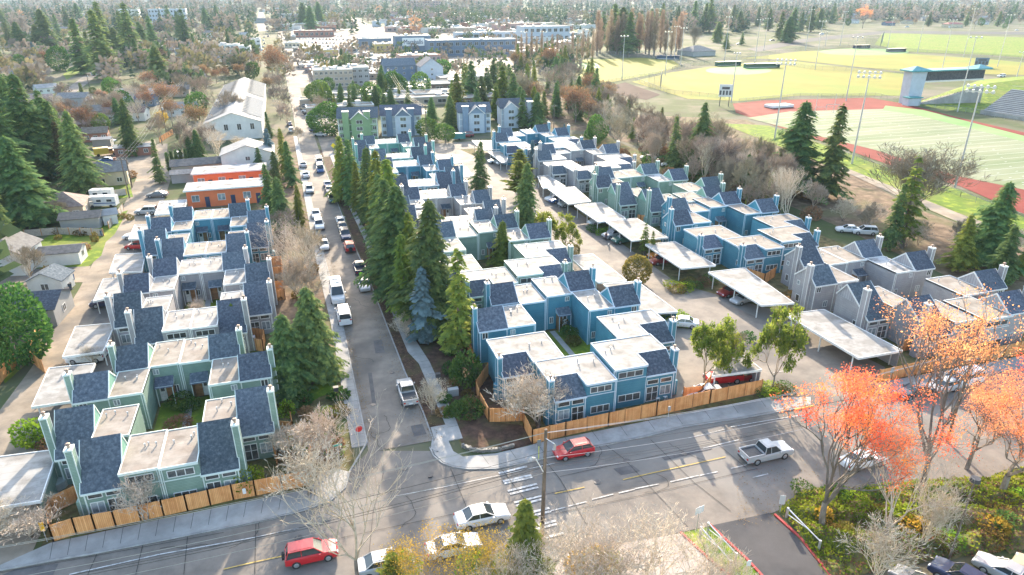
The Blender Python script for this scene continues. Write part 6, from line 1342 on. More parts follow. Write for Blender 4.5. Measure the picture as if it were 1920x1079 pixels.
def house(x, y, W, D, h, rz, wc, rc, label, pitch=.45, hip=False, nw=3, chimney=False, grp=None, world=False, cat='house', name='house', garage=False, storeys=1, ridge='x'):
    """gabled or hipped house; ridge along local x"""
    X, Y = (x, y) if world else U(x, y); t = empty(name, (X, Y, 0), math.radians(rz)); BCN[0] += 1
    if ridge == 'y': t.rotation_euler.z += PI/2
    w2, d2 = W/2, D/2; rh = h+d2*pitch; ov = .35; m = MB()
    n = 0
    if hip: m.box(-w2,-d2,-.2,w2,d2,h)
    else:
        m.v += [(-w2,-d2,-.2),(w2,-d2,-.2),(w2,d2,-.2),(-w2,d2,-.2),(-w2,-d2,h),(w2,-d2,h),(w2,d2,h),(-w2,d2,h),(-w2,0,rh-.03),(w2,0,rh-.03)]
        m.f += [(0,1,5,4),(2,3,7,6),(1,2,6,9,5),(3,0,4,8,7),(4,5,9,8),(6,7,8,9)]; m.m += [0]*6
    m.build('wall', WM[wc], t)
    r = MB(); e = -ov*pitch
    xr = w2-d2*.9 if hip else w2+ov
    if hip and xr < .3: xr = .3
    a = [(-w2-ov,-d2-ov,h+e),(w2+ov,-d2-ov,h+e),(w2+ov,d2+ov,h+e),(-w2-ov,d2+ov,h+e)]; b = [(-xr,0,rh),(xr,0,rh)]
    th = .12; up = lambda p: (p[0],p[1],p[2]+th)
    n = len(r.v); r.v += a+b+[up(p) for p in a]+[up(p) for p in b]
    fs = ((0,1,5,4),(2,3,4,5),(6,7,11,10),(8,9,10,11),(0,1,7,6),(2,3,9,8))+(((1,2,8,7),(3,0,6,9),(1,2,5),(3,0,4),(7,8,11),(9,6,10)) if hip else ((1,7,11,5),(2,5,11,8),(0,4,10,6),(3,9,10,4)))
    for f in fs: r.f.append(f); r.m.append(0)
    ro = r.build('roof', RM[rc], t)
    for s in range(storeys):
        z = .9+s*2.6
        for k in range(nw):
            u = -w2+W*(k+.5)/nw; win(t, 'y', u-.6, u+.6, z, z+1.1, -d2, 2)
        win(t, 'x', -.6, .6, z, z+1.1, w2, 2, sgn=1); win(t, 'x', -.6, .6, z, z+1.1, -w2, 2, sgn=-1)
    if garage: g = MB(); g.box(-w2+.5,-d2-.04,0,-w2+3,-d2-.005,2.1); g.build('garage_door', WHITE, t)
    if chimney: c = MB(); c.box(w2*.3,.2,h,w2*.3+.7,.9,rh+.8); c.build('chimney', WM['brick'], ro)
    tag(t, label, cat, grp); return t
def block(x, y, W, D, h, wc, rc, label, rz=0.0, floors=1, nwin=6, cat='building', name='flat_roofed_building', sign=None, parapet=.35, strip_=False, grp=None, vents=2, front=None, px=False):
    """flat roofed building standing with its near face at x, y"""
    X, Y = U(x, y)
    if px:
        dep = X*math.sin(YAW)+Y*math.cos(YAW); pm = FL/(dep*math.cos(TH)+CAM_H*math.sin(TH)); W, h = W/pm, h/pm
    t = empty(name, (X, Y, 0), math.radians(rz)); w2 = W/2; m = MB(); m.box(-w2,0,-.2,w2,D,h); m.build('wall', WM[wc], t)
    p = MB(); q = .3
    p.box(-w2-.05,-.05,h,w2+.05,q,h+parapet); p.box(-w2-.05,D-q,h,w2+.05,D+.05,h+parapet); p.box(-w2-.05,q,h,-w2+q,D-q,h+parapet); p.box(w2-q,q,h,w2+.05,D-q,h+parapet); p.build('parapet', WM['white'] if wc not in ('brick','pink') else WM['brick'], t)
    r = MB(); r.box(-w2+q,q,h,w2-q,D-q,h+.03); r.build('roof', RM[rc], t)
    R = random.Random(int(x*3+y)); 
    for k in range(vents): a, b, s = R.uniform(-w2*.8, w2*.8), R.uniform(D*.2, D*.8), R.uniform(.6,1.5); v = MB(); v.box(a-s,b-s,h+.03,a+s,b+s,h+.03+R.uniform(.7,1.6)); v.build('roof_unit', METAL, t)
    for f in range(floors):
        z0 = h*(f+.28)/floors; z1 = h*(f+.74)/floors
        for k in range(nwin):
            a = -w2+W*(k+.2)/nwin; b = -w2+W*(k+.8)/nwin; win(t, 'y', a, b, z0, z1, 0, 2)
    tag(t, label, cat, grp); return t
# left neighbourhood
house(112,492,8,4.2,2.4,-3,'white','grey','long white garage with a grey roof beside the lane', .3, nw=0, garage=False)
house(28,505,7,7,4.0,80,'white','grey','white gabled garage at the left edge', .5, nw=1)
house(40,600,12,7,2.8,-5,'grey','dark','dark roofed house beside the broad green tree', .4, nw=2); house(100,545,4,5,2.5,80,'white','dark','white gable end beside the bins', .5, nw=0)
house(125,405,8,8,3.0,5,'tan','brown','brown roofed house behind the grey shed', .55, hip=True); house(158,425,7,4.5,2.4,0,'grey','grey','grey shed beside the garden fence', .35, nw=0); house(208,418,2.6,3,2.2,15,'white','metal','small white garden shed left of the alley', .5, nw=0)
house(212,343,7.5,7,3.6,8,'cream','grey','cream cottage with a white porch at the alley head', .5, nw=2, chimney=True); house(380,325,14,6,3.0,4,'tan','grey','long grey roofed house above the cypress row', .35, nw=4); house(345,340,5,4,2.3,0,'grey','grey','low grey shed beside the cypress row', .3, nw=0)
house(176,245,8,8,3.0,10,'brown','brown','brown roofed bungalow, upper of two', .5, chimney=True); house(183,263,7,6,2.8,5,'brick','brown','brown roofed bungalow, lower of two', .45); house(255,290,10,5,2.6,0,'brick','metal','low brick building behind the orange truck', .2, nw=3); house(195,275,5,4,2.5,0,'grey','metal','small flat shed beside the orange truck',.2, nw=0)
house(258,186,16,9,3.2,-12,'lblue','metal','pale blue white bungalow by the round green tree', .3, nw=4); house(277,198,8,6,3.0,-12,'slate','dark','dark gabled porch house beside the pale bungalow', .5); house(22,140,14,9,3.0,20,'cream','grey','grey roofed house at the upper left edge', .4); house(40,148,12,8,3,-20,'tan','grey','tan house below the clipped evergreen', .4); house(88,175,9,7,2.8,30,'white','metal','white roofed house left of the residential road', .4); house(55,120,10,8,3,0,'brick','brown','brick house left of the blue spruce', .4)
HS = [(66,62,'white','grey'),(82,72,'tan','white'),(30,75,'white','brown'),(120,62,'tan','grey'),(210,85,'white','grey'),(240,95,'grey','grey'),(335,95,'tan','brown'),(310,98,'white','metal'),(328,82,'brick','grey'),(350,108,'grey','grey'),(395,120,'white','grey'),(380,105,'cream','brown'),(20,40,'white','grey'),(60,30,'tan','grey'),(85,22,'white','metal'),(140,28,'grey','grey'),(175,20,'white','brown'),(230,30,'tan','metal'),(395,70,'white','grey'),(410,60,'tan','grey'),(460,70,'white','metal'),(520,45,'grey','dark'),(545,55,'white','brown'),(470,20,'white','grey'),(530,18,'grey','grey'),(560,28,'tan','metal'),(430,45,'white','white'),(380,30,'grey','grey'),(365,50,'white','brown'),
      (205,220,'grey','grey'),(70,210,'tan','brown'),(35,200,'grey','grey'),(345,215,'white','grey'),(365,165,'grey','brown'),(330,180,'tan','grey'),(240,225,'white','brown'),(145,205,'grey','grey')]
Rh = random.Random(4)
for _ in range(26): HS.append((Rh.uniform(0,470), Rh.uniform(45,110), Rh.choice(['white','tan','grey','cream','brick']), Rh.choice(['grey','brown','metal','grey'])))
for i, (x, y, a, b) in enumerate(HS): house(x, y, 11+i % 4, 8, 3.2 if i % 3 else 5, (i*37) % 40-20, a, b, f'small {a} house with {b if b != "metal" else "pale"} roof, upper left suburb', .4, nw=3, grp='houses of the upper left suburb')
house(470,318,10,13,5.2,0,'white','metal','big white gabled house with yellow stripe above the orange building', .35, nw=2, storeys=2, ridge='y')
X, Y = U(470, 322)
# long grey building with two serrated slate slopes
def serrated():
    t = empty('long_grey_building', (-19.5, 226, 0)); m = MB(); W, L, h, rh = 8.6, 105, 5.5, 8.6
    n = 0; m.v += [(-W,0,0),(W,0,0),(W,L,0),(-W,L,0),(-W,0,h),(W,0,h),(W,L,h),(-W,L,h),(0,0,rh),(0,L,rh)]; m.f += [(0,1,5,8,4),(1,2,6,5),(2,3,7,9,6),(3,0,4,7)]; m.m += [0]*4; m.build('wall', WM['white'], t)
    for sx in (-1, 1):
        r = MB(); r.quad((0,-.5,rh+.05),(sx*(W+.5),-.5,h-.15),(sx*(W+.5),L,h-.15),(0,L,rh+.05)); r.build('roof', RM['metal'], t)
        for seg in ((6,48),(56,104)):
            s = MB(); a, b = seg; N = 12
            for k in range(N):
                y0, y1 = a+(b-a)*k/N, a+(b-a)*(k+1)/N; ym = y0*.25+y1*.75
                f = lambda q, yy: (sx*W*q, yy, rh+(h-rh)*q+.2)
                s.quad(f(.55, y0), f(1.02, y0), f(1.02, y1), f(.55, y1)); s.tri(f(.55, y0), f(.55, y1), f(.22, ym))
            s.build('shingle_field', SHINGLE, t)
    for k in range(4): win(t, 'y', -7+k*4, -5.7+k*4, 3, 5, 0, 2)
    tag(t, 'long pale building with serrated slate roof left of the side street', 'building'); t.location = (U(442,262)[0]-0, U(442,262)[1], 0)
serrated()
# orange motel-like pair
def orange(x0, x1, yb, yt, label, nd):
    a = U(x0, yb); b = U(x1, yb-4); W = b[0]-a[0]; t = empty('orange_building', (a[0], a[1], 0)); h = 3.9; m = MB(); m.box(0,0,-.2,W,6.5,h); m.build('wall', WM['orange'], t)
    r = MB(); r.box(-.4,-.7,h,W+.4,6.9,h+.22); r.build('roof', MEMG, t); e = MB(); e.box(-.45,-.78,h-.05,W+.45,-.7,h+.28); e.build('roof_edge_trim', WHITE, t)
    for k in range(nd):
        u = W*(k+.35)/nd
        if k % 2 == 0: win(t, 'y', u, u+1.6, 1.3, 2.8, 0, 2, g=CURT)
        else: d = MB(); d.box(u,-.05,0,u+.95,-.005,2.3); d.build('door', paint('dark blue'), t)
    tag(t, label, 'building')
orange(354, 497, 391, 355, 'orange flat roofed building, front of two', 6); orange(367, 500, 357, 330, 'orange flat roofed building, rear of two', 7)
# three-storey rowhouses
def rowhouse(x0, x1, yb, wc, accent, label, gables=(.55,), towers=(.2, .75)):
    a = U(x0, yb); b = U(x1, yb); W = math.hypot(b[0]-a[0], b[1]-a[1]); rz = math.atan2(b[1]-a[1], b[0]-a[0])*.5
    t = empty('rowhouse', (a[0], a[1], 0), rz); h = 8.6; D = 11; m = MB(); m.box(0,0,-.2,W,D,h); m.build('wall', WM[wc], t)
    r = MB(); r.quad((-.5,-.6,h-.2),(W+.5,-.6,h-.2),(W+.5,D/2,h+3.2),(-.5,D/2,h+3.2)); r.quad((-.5,D/2,h+3.2),(W+.5,D/2,h+3.2),(W+.5,D+.6,h-.2),(-.5,D+.6,h-.2)); r.tri((-.5,-.6,h-.2),(-.5,D/2,h+3.2),(-.5,D+.6,h-.2)); r.tri((W+.5,-.6,h-.2),(W+.5,D+.6,h-.2),(W+.5,D/2,h+3.2)); r.build('roof', SHINGLE, t)
    bd = MB()
    for z in (2.9, 5.7, 8.35): bd.box(-.05,-.1,z,W+.05,-.01,z+.22)
    for u in (0, .25, .5, .75, 1): bd.box(W*u-.1,-.11,0,W*u+.1,-.02,h)
    bd.build('band_trim', WHITE, t)
    for g in gables:
        gx = W*g; q = MB(); q.prism([(gx-2.6,-1.1),(gx+2.6,-1.1),(gx+2.6,.0),(gx-2.6,0)], 0, h-.3); q.build('bay', WM[wc], t)
        q = MB(); n = 0; q.v += [(gx-2.6,-1.1,h-.3),(gx+2.6,-1.1,h-.3),(gx,-1.1,h+2.3)]; q.f.append((0,1,2)); q.m.append(0); q.build('gable', WM[accent], t)
        q = MB(); q.quad((gx-2.9,-1.4,h-.5),(gx,-1.4,h+2.5),(gx,4,h+2.5),(gx-2.9,4,h-.5)); q.quad((gx,-1.4,h+2.5),(gx+2.9,-1.4,h-.5),(gx+2.9,4,h-.5),(gx,4,h+2.5)); q.build('dormer_roof', SHINGLE, t)
        q = MB()
        for s in (-1, 1): q.v += []; q.tube((gx+s*2.9,-1.42,h-.5),(gx,-1.42,h+2.5),.14,.14,4)
        q.build('rake_board', WHITE, t)
        for z in (.7, 3.6, 6.3): win(t, 'y', gx-1.0, gx+1.0, z, z+1.5, -1.1, 2)
    for g in towers:
        gx = W*g; q = MB(); q.box(gx-1.0,-.9,0,gx+1.0,.5,h+2.4); q.build('tower', WM[accent], t); q = MB(); q.box(gx-1.1,-1.0,h+2.4,gx+1.1,.6,h+2.65); q.build('tower_cap', WHITE, t)
    for k in range(7):
        u = W*(k+.5)/7
        if all(abs(u-W*g) > 2.9 for g in gables) and all(abs(u-W*g) > 1.5 for g in towers):
            for z in (.7, 3.6, 6.3): win(t, 'y', u-.6, u+.6, z, z+1.5, 0, 2)
    t.scale = (1, 1, .8); tag(t, label, 'rowhouse'); return t
rowhouse(637, 708, 262, 'green', 'green', 'green three-storey rowhouse with a white trimmed gable'); rowhouse(717, 790, 256, 'lblue', 'slate', 'blue grey three-storey rowhouse with a slate gable'); rowhouse(862, 920, 250, 'lblue', 'blue', 'pale grey three-storey rowhouse right of the dark firs'); rowhouse(940, 1000, 240, 'lblue', 'lblue', 'pale blue rowhouse half hidden behind firs', gables=(.3,), towers=(.9,))
# middle distance
block(640,215,26,8,3,'tan','tan','long low carport roof behind the green rowhouse, front', name='low_building', nwin=0); block(660,198,42,7,3,'tan','tan','long low carport roof behind the green rowhouse, middle', name='low_building', nwin=0); block(700,186,40,7,3,'grey','tan','long low roof behind the green rowhouse, rear', name='low_building', nwin=0)
block(628,165,19,14,8.5,'tan','tan','pale apartment block with balconies beside the side street', floors=3, nwin=8, vents=5); block(672,160,12,14,8.5,'grey','tan','grey apartment block adjoining the pale one', floors=3, nwin=4, vents=3)
house(748,150,17,13,8,0,'slate','dark','dark roofed terrace with blue grey walls, left', .5, nw=4, storeys=3, ridge='x'); house(806,152,14,12,8,0,'lblue','dark','pale terrace with pointed gables, right', .7, nw=3, storeys=3, ridge='y')
block(835,172,34,14,3.5,'brown','tan','low tan roofed building among firs', nwin=6); block(855,190,36,14,3.5,'brown','tan','second low tan roofed building among firs', nwin=6); block(790,198,24,12,3.2,'tan','tan','low tan roofed building behind the blue rowhouse', nwin=4); block(880,160,30,12,4,'tan','white','low white roofed building behind the firs', nwin=5); block(770,180,20,10,3.2,'tan','white','low building beside the pole',nwin=3); block(925,198,30,12,3.5,'brown','tan','low brown building behind the pale rowhouse',nwin=5)
PXB = [(655,150,130,40,9,'tan','white','big white roofed store right of the side street',0,8,1),(640,128,150,26,7,'tan','white','wide white roofed store behind it',0,8,1),(612,106,44,14,11,'yellow','white','store with a yellow front',0,0,1),(705,126,70,36,7,'tan','white','white roofed store left of the brick one',0,5,1),
 (790,128,75,18,22,'pink','white','pinkish brick store with parapet',0,9,2),(748,132,26,14,10,'yellow','white','tan yellow store before the brick one',0,3,1),(888,104,168,18,27,'slate','white','long slate blue building with a row of pale window bays',-2,14,2),(705,92,60,20,18,'slate','white','store with slate gable left of the tower',0,3,1),(722,98,36,16,14,'yellow','white','small store with tan front beside the tower',0,2,1),
 (915,74,120,16,12,'lblue','white','wide pale building behind the slate one',0,8,1),(590,70,72,20,11,'brick','white','brick store at the far car park',0,8,1),(640,50,46,20,10,'brick','tan','far brick roofed store',0,4,1),(545,42,40,20,14,'grey','grey','grey building beside the avenue',0,4,2),(462,112,20,16,22,'white','white','white apartment block left of the side street, front',0,3,3),(430,108,40,14,22,'white','white','white apartment block behind bare trees',0,5,3),(478,96,24,16,20,'white','grey','white apartment block left of the side street, rear',0,3,3),
 (797,24,62,22,20,'pink','tan','large pinkish brick tower block near the horizon',0,12,5),(318,50,64,20,30,'lblue','white','large pale institutional building on the far left',0,12,4),(243,40,36,20,20,'white','white','white building among firs on the far left',0,6,3),(955,92,60,16,10,'tan','white','low pale store before the ball field trees',0,6,1),(1025,78,92,22,26,'lblue','white','big white warehouse behind the slim poplars',0,8,2),(1022,110,110,18,12,'tan','white','low white roofed hall behind the slim poplars',0,8,1),(985,60,60,16,14,'pink','white','pinkish hall behind the warehouse',0,5,1),
 (605,60,50,14,9,'brick','tan','low brick shop behind the car park',0,5,1),(850,62,90,16,8,'tan','white','long pale roofed shop row',0,6,1),(760,60,70,16,8,'pink','white','pinkish shop row behind the store tower',0,6,1)]
for x, y, W_, D_, h_, wc, rc, lb, rz, nw, fl in PXB: block(x, y, W_, D_, h_, wc, rc, lb, rz=rz, floors=fl, nwin=nw, vents=4, px=True)
t = block(776, 100, 66, 14, 30, 'slate', 'white', 'dark blue store tower with a white lettered sign', nwin=0, px=True)
tw = max(v.co.x for c in t.children if c.name.startswith('wall') for v in c.data.vertices); thh = max(v.co.z for c in t.children if c.name.startswith('wall') for v in c.data.vertices)
mb = MB(); mb.box(-tw*.62,-.5,thh*.42,tw*.62,-.15,thh*.9); mb.build('sign_board', WHITE, t)
cu = bpy.data.curves.new('lettering', 'FONT'); cu.body = 'Marshalls'; cu.size = 4.6; cu.extrude = .1; cu.align_x = 'CENTER'; cu.align_y = 'CENTER'; o = bpy.data.objects.new('lettering', cu); COL.objects.link(o)
cu.materials.append(paint('dark blue')); bpy.context.view_layer.update(); me = bpy.data.meshes.new_from_object(o.evaluated_get(bpy.context.evaluated_depsgraph_get())); bpy.data.objects.remove(o); o = bpy.data.objects.new('lettering', me); COL.objects.link(o); o.parent = t; o.location = (0,-.65,thh*.66); o.rotation_euler = (PI/2,0,0); lw_ = max(v.co.x for v in me.vertices)*2; o.scale = (tw*1.1/lw_, tw*1.1/lw_*1.15, 1)
R = random.Random(21)
for i in range(250):
    x = R.uniform(525,1120); y = R.choice([R.uniform(26,60), R.uniform(50,100), R.uniform(100,150)])
    if (690 < x < 975 and 66 < y < 135) or (550 < x < 745 and 55 < y < 97): continue
    if y > 100 and not 560 < x < 700: continue
    wc = R.choice(['tan','white','pink','brick','lblue','cream']); block(x, y, R.uniform(14,44), R.uniform(8,20), R.uniform(5,10), wc, R.choice(['white','white','tan']), f'far {wc if wc != "lblue" else "pale blue"} flat roofed shop building', nwin=0 if y < 90 else 4, vents=2, grp='far shop buildings', rz=R.uniform(-6,6), px=True)
for i in range(170):
    x = R.uniform(0,1920); y = R.uniform(6,44); wc = R.choice(['white','tan','grey','cream','brick'])
    house(x, y, R.uniform(12,26), R.uniform(9,14), R.uniform(3,7), R.uniform(-30,30), wc, R.choice(['grey','brown','white','metal']), f'tiny {wc} house near the horizon', .4, nw=0, grp='houses near the horizon')
# right hill houses
house(1785,52,24,12,4.5,-5,'cream','red','large cream house with a maroon roof on the far hill', .35, nw=4, garage=True, hip=True, storeys=1); house(1700,45,16,10,4,10,'cream','brown','cream house left of the maroon roof', .4); house(1665,48,16,9,3.5,0,'slate','red','dark house beside the orange tree', .4); house(1840,46,18,9,3.5,-5,'white','grey','white house right of the maroon roof', .35); house(1885,42,18,10,3.5,-8,'tan','brown','brown roofed house at the far right', .4); house(1740,38,16,10,4,15,'tan','brown','tan house above the maroon roof', .4); house(1600,44,14,9,4,0,'white','white','white house left of the orange tree', .4); house(1655,30,22,12,5,0,'white','white','pale long house above the orange tree', .3); house(1560,28,14,10,5,0,'tan','red','red roofed house above the evergreens',.4); house(1720,20,16,10,5,0,'white','grey','pale house high on the right hill',.4)
# garden fences
cedar_fence([(48,445),(110,440),(195,443)], 'long pale wooden garden fence beside the yard', h=1.5, m=mat('silvered_boards', (.34,.31,.27), (.46,.42,.37), scale=3), name='garden_fence'); cedar_fence([(205,430),(232,395)], 'tan wooden fence beside the alley yard', h=1.5, m=mat('silvered_boards', (0,0,0)), name='garden_fence'); cedar_fence([(190,372),(238,366)], 'pale wooden fence behind the campers', h=1.6, m=mat('silvered_boards', (0,0,0)), name='garden_fence')
cedar_fence([(300,268),(325,252)], 'orange board fence by the slanting hedge', h=1.8)
# ---------------------------------------------------------------- sports ground
def flood(x, y, ty, label, rows=2, n=5, arm=2.6, r=.28):
    X, Y = U(x, y); h = tall(X, Y, ty); t = empty('floodlight_mast', (X, Y, 0), math.atan2(-X, Y)); m = MB(); m.tube((0,0,0),(0,0,h),r,r*.45,8); m.build('mast', METAL, t)
    for k in range(rows):
        z = h-.2-k*1.1; a = MB(); a.box(-arm,-.07,z-.07,arm,.07,z+.07); c = a.build('crossarm', METAL, t)
        for i in range(n): u = -arm+2*arm*i/(n-1); l = MB(); l.tube((u,.1,z+.35),(u,-.45,z+.12),.24,.42,8); l.build('floodlight', WHITE, c)
    tag(t, label, 'floodlight mast', 'floodlight masts of the sports ground')
for q in [(1452,262,113,'floodlight mast before the track, left of the tall firs'),(1597,308,136,'floodlight mast beside the football field, middle'),(1790,352,162,'floodlight mast beside the football field, nearest the footpath')]: flood(*q)
flood(1371,192,100,'floodlight mast beside the scoreboard', 1, 3, 1.2)
for q in [(1586,190,70),(1795,210,70),(1166,150,68),(1247,142,60),(1018,122,60),(982,125,60),(1090,114,48),(1264,112,50),(1276,122,53),(1358,116,32),(1415,119,37),(1432,95,35),(1510,95,18),(1528,131,40),(1575,86,22),(1547,86,60),(1663,94,34),(1720,100,30),(1766,131,38),(1806,108,17),(1870,126,28),(1906,146,98)]:
    flood(q[0], q[1], q[2], 'slim grey floodlight mast among the ball fields', 1, 3, 1.8, .25)
# scoreboards
def score(x, y, h, w_, hh, label, c='white'):
    X, Y = U(x, y); t = empty('scoreboard', (X, Y, 0), -.5)
    for s in (-1, 1): m = MB(); m.box(s*w_*.35-.15,-.1,0,s*w_*.35+.15,.1,h); m.build('post', DMETAL, t)
    m = MB(); m.box(-w_/2,-.35,h-hh,w_/2,-.1,h); m.build('board', WM[c], t); m = MB()
    for i in range(4): m.box(-w_/2+w_*(i+.15)/4,-.4,h-hh*.85,-w_/2+w_*(i+.75)/4,-.36,h-hh*.5)
    m.box(-w_*.3,-.4,h-hh*.4,w_*.3,-.36,h-hh*.2)
    m.build('digit_panel', DMETAL, t); tag(t, label, 'scoreboard')
score(1357,200,9,5.2,5,'white scoreboard with dark digit panels by the track'); score(1838,127,6,8,4.5,'dark scoreboard on the upper ball field', 'slate')
# press box on its concrete tower, with teal roofs
X, Y = U(1704, 195); t = empty('press_box', (X, Y, 0), -.12); s = 1.0
m = MB(); m.loft([[(-3,-2.5,0),(3,-2.5,0),(3,2.5,0),(-3,2.5,0)],[(-3.6,-2.5,13.5),(3.6,-2.5,13.5),(3.6,2.5,13.5),(-3.6,2.5,13.5)]]); m.build('tower', WM['lblue'], t)
m = MB(); m.prism([(3.6,-2),(36,1.5),(36,6.5),(3.6,2.5)], 9.0, 9.6); m.build('floor_deck', WM['white'], t); m = MB(); m.prism([(3.6,-1.8),(35.8,1.7),(35.8,6.3),(3.6,2.3)], 9.6, 13.2); m.build('glazed_box', mat('dark_press_glazing', (.02,.03,.05), (.07,.08,.10), rough=.2, scale=1.5), t)
m = MB(); m.prism([(-5,-3.6),(5,-3.6),(38,.3),(38,7.5),(5,3.6),(-5,3.6)], 13.5, 14.0); m.build('roof', RM['teal'], t)
m = MB(); n = 0; m.v += [(-5,-3.6,14),(5,-3.6,14),(5,3.6,14),(-5,3.6,14),(0,0,15.6)]; m.f += [(0,1,4),(1,2,4),(2,3,4),(3,0,4)]; m.m += [0]*4; m.build('hip_roof', RM['teal'], t)
m = MB(); m.v += [(30,-.5,14),(38.5,.3,14),(38.5,7.5,14),(30,6.7,14),(34.3,3.5,15.4)]; m.f += [(0,1,4),(1,2,4),(2,3,4),(3,0,4)]; m.m += [0]*4; m.build('hip_roof', RM['teal'], t)
m = MB(); m.prism([(-6,-6.5),(1,-6.5),(1,-2.6),(-6,-2.6)], 3.2, 3.6); m.build('lower_roof', RM['teal'], t); m = MB(); m.prism([(-5.5,-6),(.5,-6),(.5,-2.6),(-5.5,-2.6)], 0, 3.2); m.build('ticket_room', WM['lblue'], t)
tag(t, 'long press box with teal roof on a pale tower beside the track', 'press box')
# grass bank and stair under the press box
mb = MB(); p = [U(1705,197), U(1845,215), U(1960,200), U(1960,140), U(1840,150), U(1740,185)]
c = U(1855, 168); zt = 4.5
mb.v += [(a, b, .06) for a, b in p]+[(U(1850,175)[0], U(1850,175)[1], zt), (U(1925,165)[0], U(1925,165)[1], zt)]
mb.f += [(0,1,6),(1,2,7,6),(2,3,7),(3,4,6,7),(4,5,6),(5,0,6)]; mb.m += [0]*6; kind(mb.build('grass_bank', GRASS), 'structure')
X, Y = U(1716, 197); t = empty('outdoor_stair', (X, Y, 0), -.45); m = MB()
for k in range(22): m.box(k*1.15, 0, 0, (k+1)*1.15+.02, 2, .35+k*.36)
m.build('steps', CONC, t)
for yy in (0, 2): m = MB(); m.tube((0,yy,1.2),(25,yy,9),.06,.06,4); m.build('handrail', DMETAL, t)
tag(t, 'concrete stair climbing the green bank beside the press box', 'stair')
# grandstand
X, Y = U(1838, 214); X2, Y2 = U(1980, 236); a = math.atan2(Y2-Y, X2-X); t = empty('grandstand', (X, Y, 0), a); m = MB(); b2 = MB(); L = 60
for k in range(15): m.box(-k*.0, k*1.0, 0, L, k*1.0+1.0, .9+k*.55); b2.box(.3, k*1.0+.5, .9+k*.55+.02, L, k*1.0+.8, .9+k*.55+.22)
m.build('terrace', mat('grandstand_concrete', (.16,.16,.17), (.24,.24,.25), scale=.5), t); b2.build('bench_rows', METAL, t); m = MB(); m.box(0,-.3,0,L,-.05,1.5); m.build('front_wall', CONC, t)
for yy in (0, 15): m = MB(); m.tube((-.2,yy,1.8+yy*.55),(L,yy,1.8+yy*.55),.05,.05,4); m.build('handrail', METAL, t)
tag(t, 'stepped grandstand with metal benches at the right edge', 'grandstand')
# mats, goals, dugouts
X, Y = U(1460, 202); t = empty('landing_mat', (X, Y, .06), .05); m = MB(); m.box(-5.5,-2.5,0,5.5,2.5,1.2); m.build('cushion', WHITE, t); m = MB(); m.box(-5.55,-2.55,0,5.55,2.55,.3); m.build('base', DMETAL, t); tag(t, 'large white landing mat on the red track', 'landing mat')
for x, y, w_, lb in ((1545,213,7.3,'white goal posts at the near end of the football field'),(1560,208,5,'small white soccer goal beside the goal posts')):
    X, Y = U(x, y); t = empty('goal', (X, Y, .08), -.3); 
    for s in (-1, 1): m = MB(); m.tube((s*w_/2,0,0),(s*w_/2,0,2.4 if w_ < 6 else 7.5),.08,.08,6); m.build('post', PAINTW, t)
    m = MB(); m.tube((-w_/2,0,2.4),(w_/2,0,2.4),.08,.08,6); m.build('crossbar', PAINTW, t)
    for s in (-1, 1): m = MB(); m.tube((s*w_/2,0,2.3),(s*w_/2,2,0),.04,.04,4); m.build('stay', PAINTW, t)
    tag(t, lb, 'goal')
def dugout(x, y, W, label, c='blue', rz=0.0):
    X, Y = U(x, y); t = empty('dugout', (X, Y, 0), rz); m = MB(); m.box(-W/2,2.5,0,W/2,2.7,2.6); m.box(-W/2,0,0,-W/2+.2,2.5,2.6); m.box(W/2-.2,0,0,W/2,2.5,2.6); m.build('wall', paint(c), t); m = MB(); m.box(-W/2-.3,-.6,2.6,W/2+.3,3,2.8); m.build('roof', paint(c), t); m = MB(); m.box(-W/2+.5,1.8,0,W/2-.5,2.3,.45); m.build('bench', METAL, t); tag(t, label, 'dugout')
dugout(1252,112,16,'bright blue dugout at the field corner', 'blue', -.6); dugout(1367,124,18,'dark green dugout beside the green infield','green'); dugout(1430,128,24,'long low dugout right of the green infield','green',-.1); dugout(1617,91,16,'dark blue dugout on the upper ball field','dark blue'); dugout(1682,98,18,'brown roofed dugout on the upper ball field','grey')
house(1305,104,22,18,3.5,10,'grey','grey','grey hip roofed pavilion beside the ball field', .4, hip=True, nw=0, cat='pavilion', name='pavilion')
CHAIN = mat('chain_link', (.30,.31,.31), rough=.6, metal=.5)
m_ = CHAIN; nt = m_.node_tree; N = nt.nodes; L = nt.links
NET, nt, b_ = new_mat('chain_link_net'); N = nt.nodes; L = nt.links; b_.inputs['Base Color'].default_value = (.22,.23,.23,1); tr = N.new('ShaderNodeBsdfTransparent'); mx = N.new('ShaderNodeMixShader'); mx.inputs[0].default_value = .22
L.new(tr.outputs[0], mx.inputs[1]); L.new(b_.outputs[0], mx.inputs[2]); L.new(mx.outputs[0], N['Material Output'].inputs['Surface'])
def chain(pts, label, h=1.8, bay=4.0, px=True, grp='chain link fences of the sports ground'):
    w = [U(*p) for p in pts] if px else pts; ox, oy = w[0]; t = empty('chain_link_fence', (ox, oy, 0)); net = MB(); rail = MB(); ps = []
    for (x0, y0), (x1, y1) in zip(w, w[1:]):
        d = math.hypot(x1-x0, y1-y0); n = max(1, int(d/bay)); net.quad((x0-ox,y0-oy,.05),(x1-ox,y1-oy,.05),(x1-ox,y1-oy,h),(x0-ox,y0-oy,h)); rail.tube((x0-ox,y0-oy,h),(x1-ox,y1-oy,h),.04,.04,4)
        for k in range(n+1): ps.append((x0+(x1-x0)*k/n-ox, y0+(y1-y0)*k/n-oy))
    net.build('net', NET, t); rail.build('top_rail', CHAIN, t); st = max(1, len(ps)//70)
    for x, y in ps[::st]: m = MB(); m.tube((x,y,0),(x,y,h),.045,.045,4); m.build('post', CHAIN, t)
    tag(t, label, 'fence', grp)
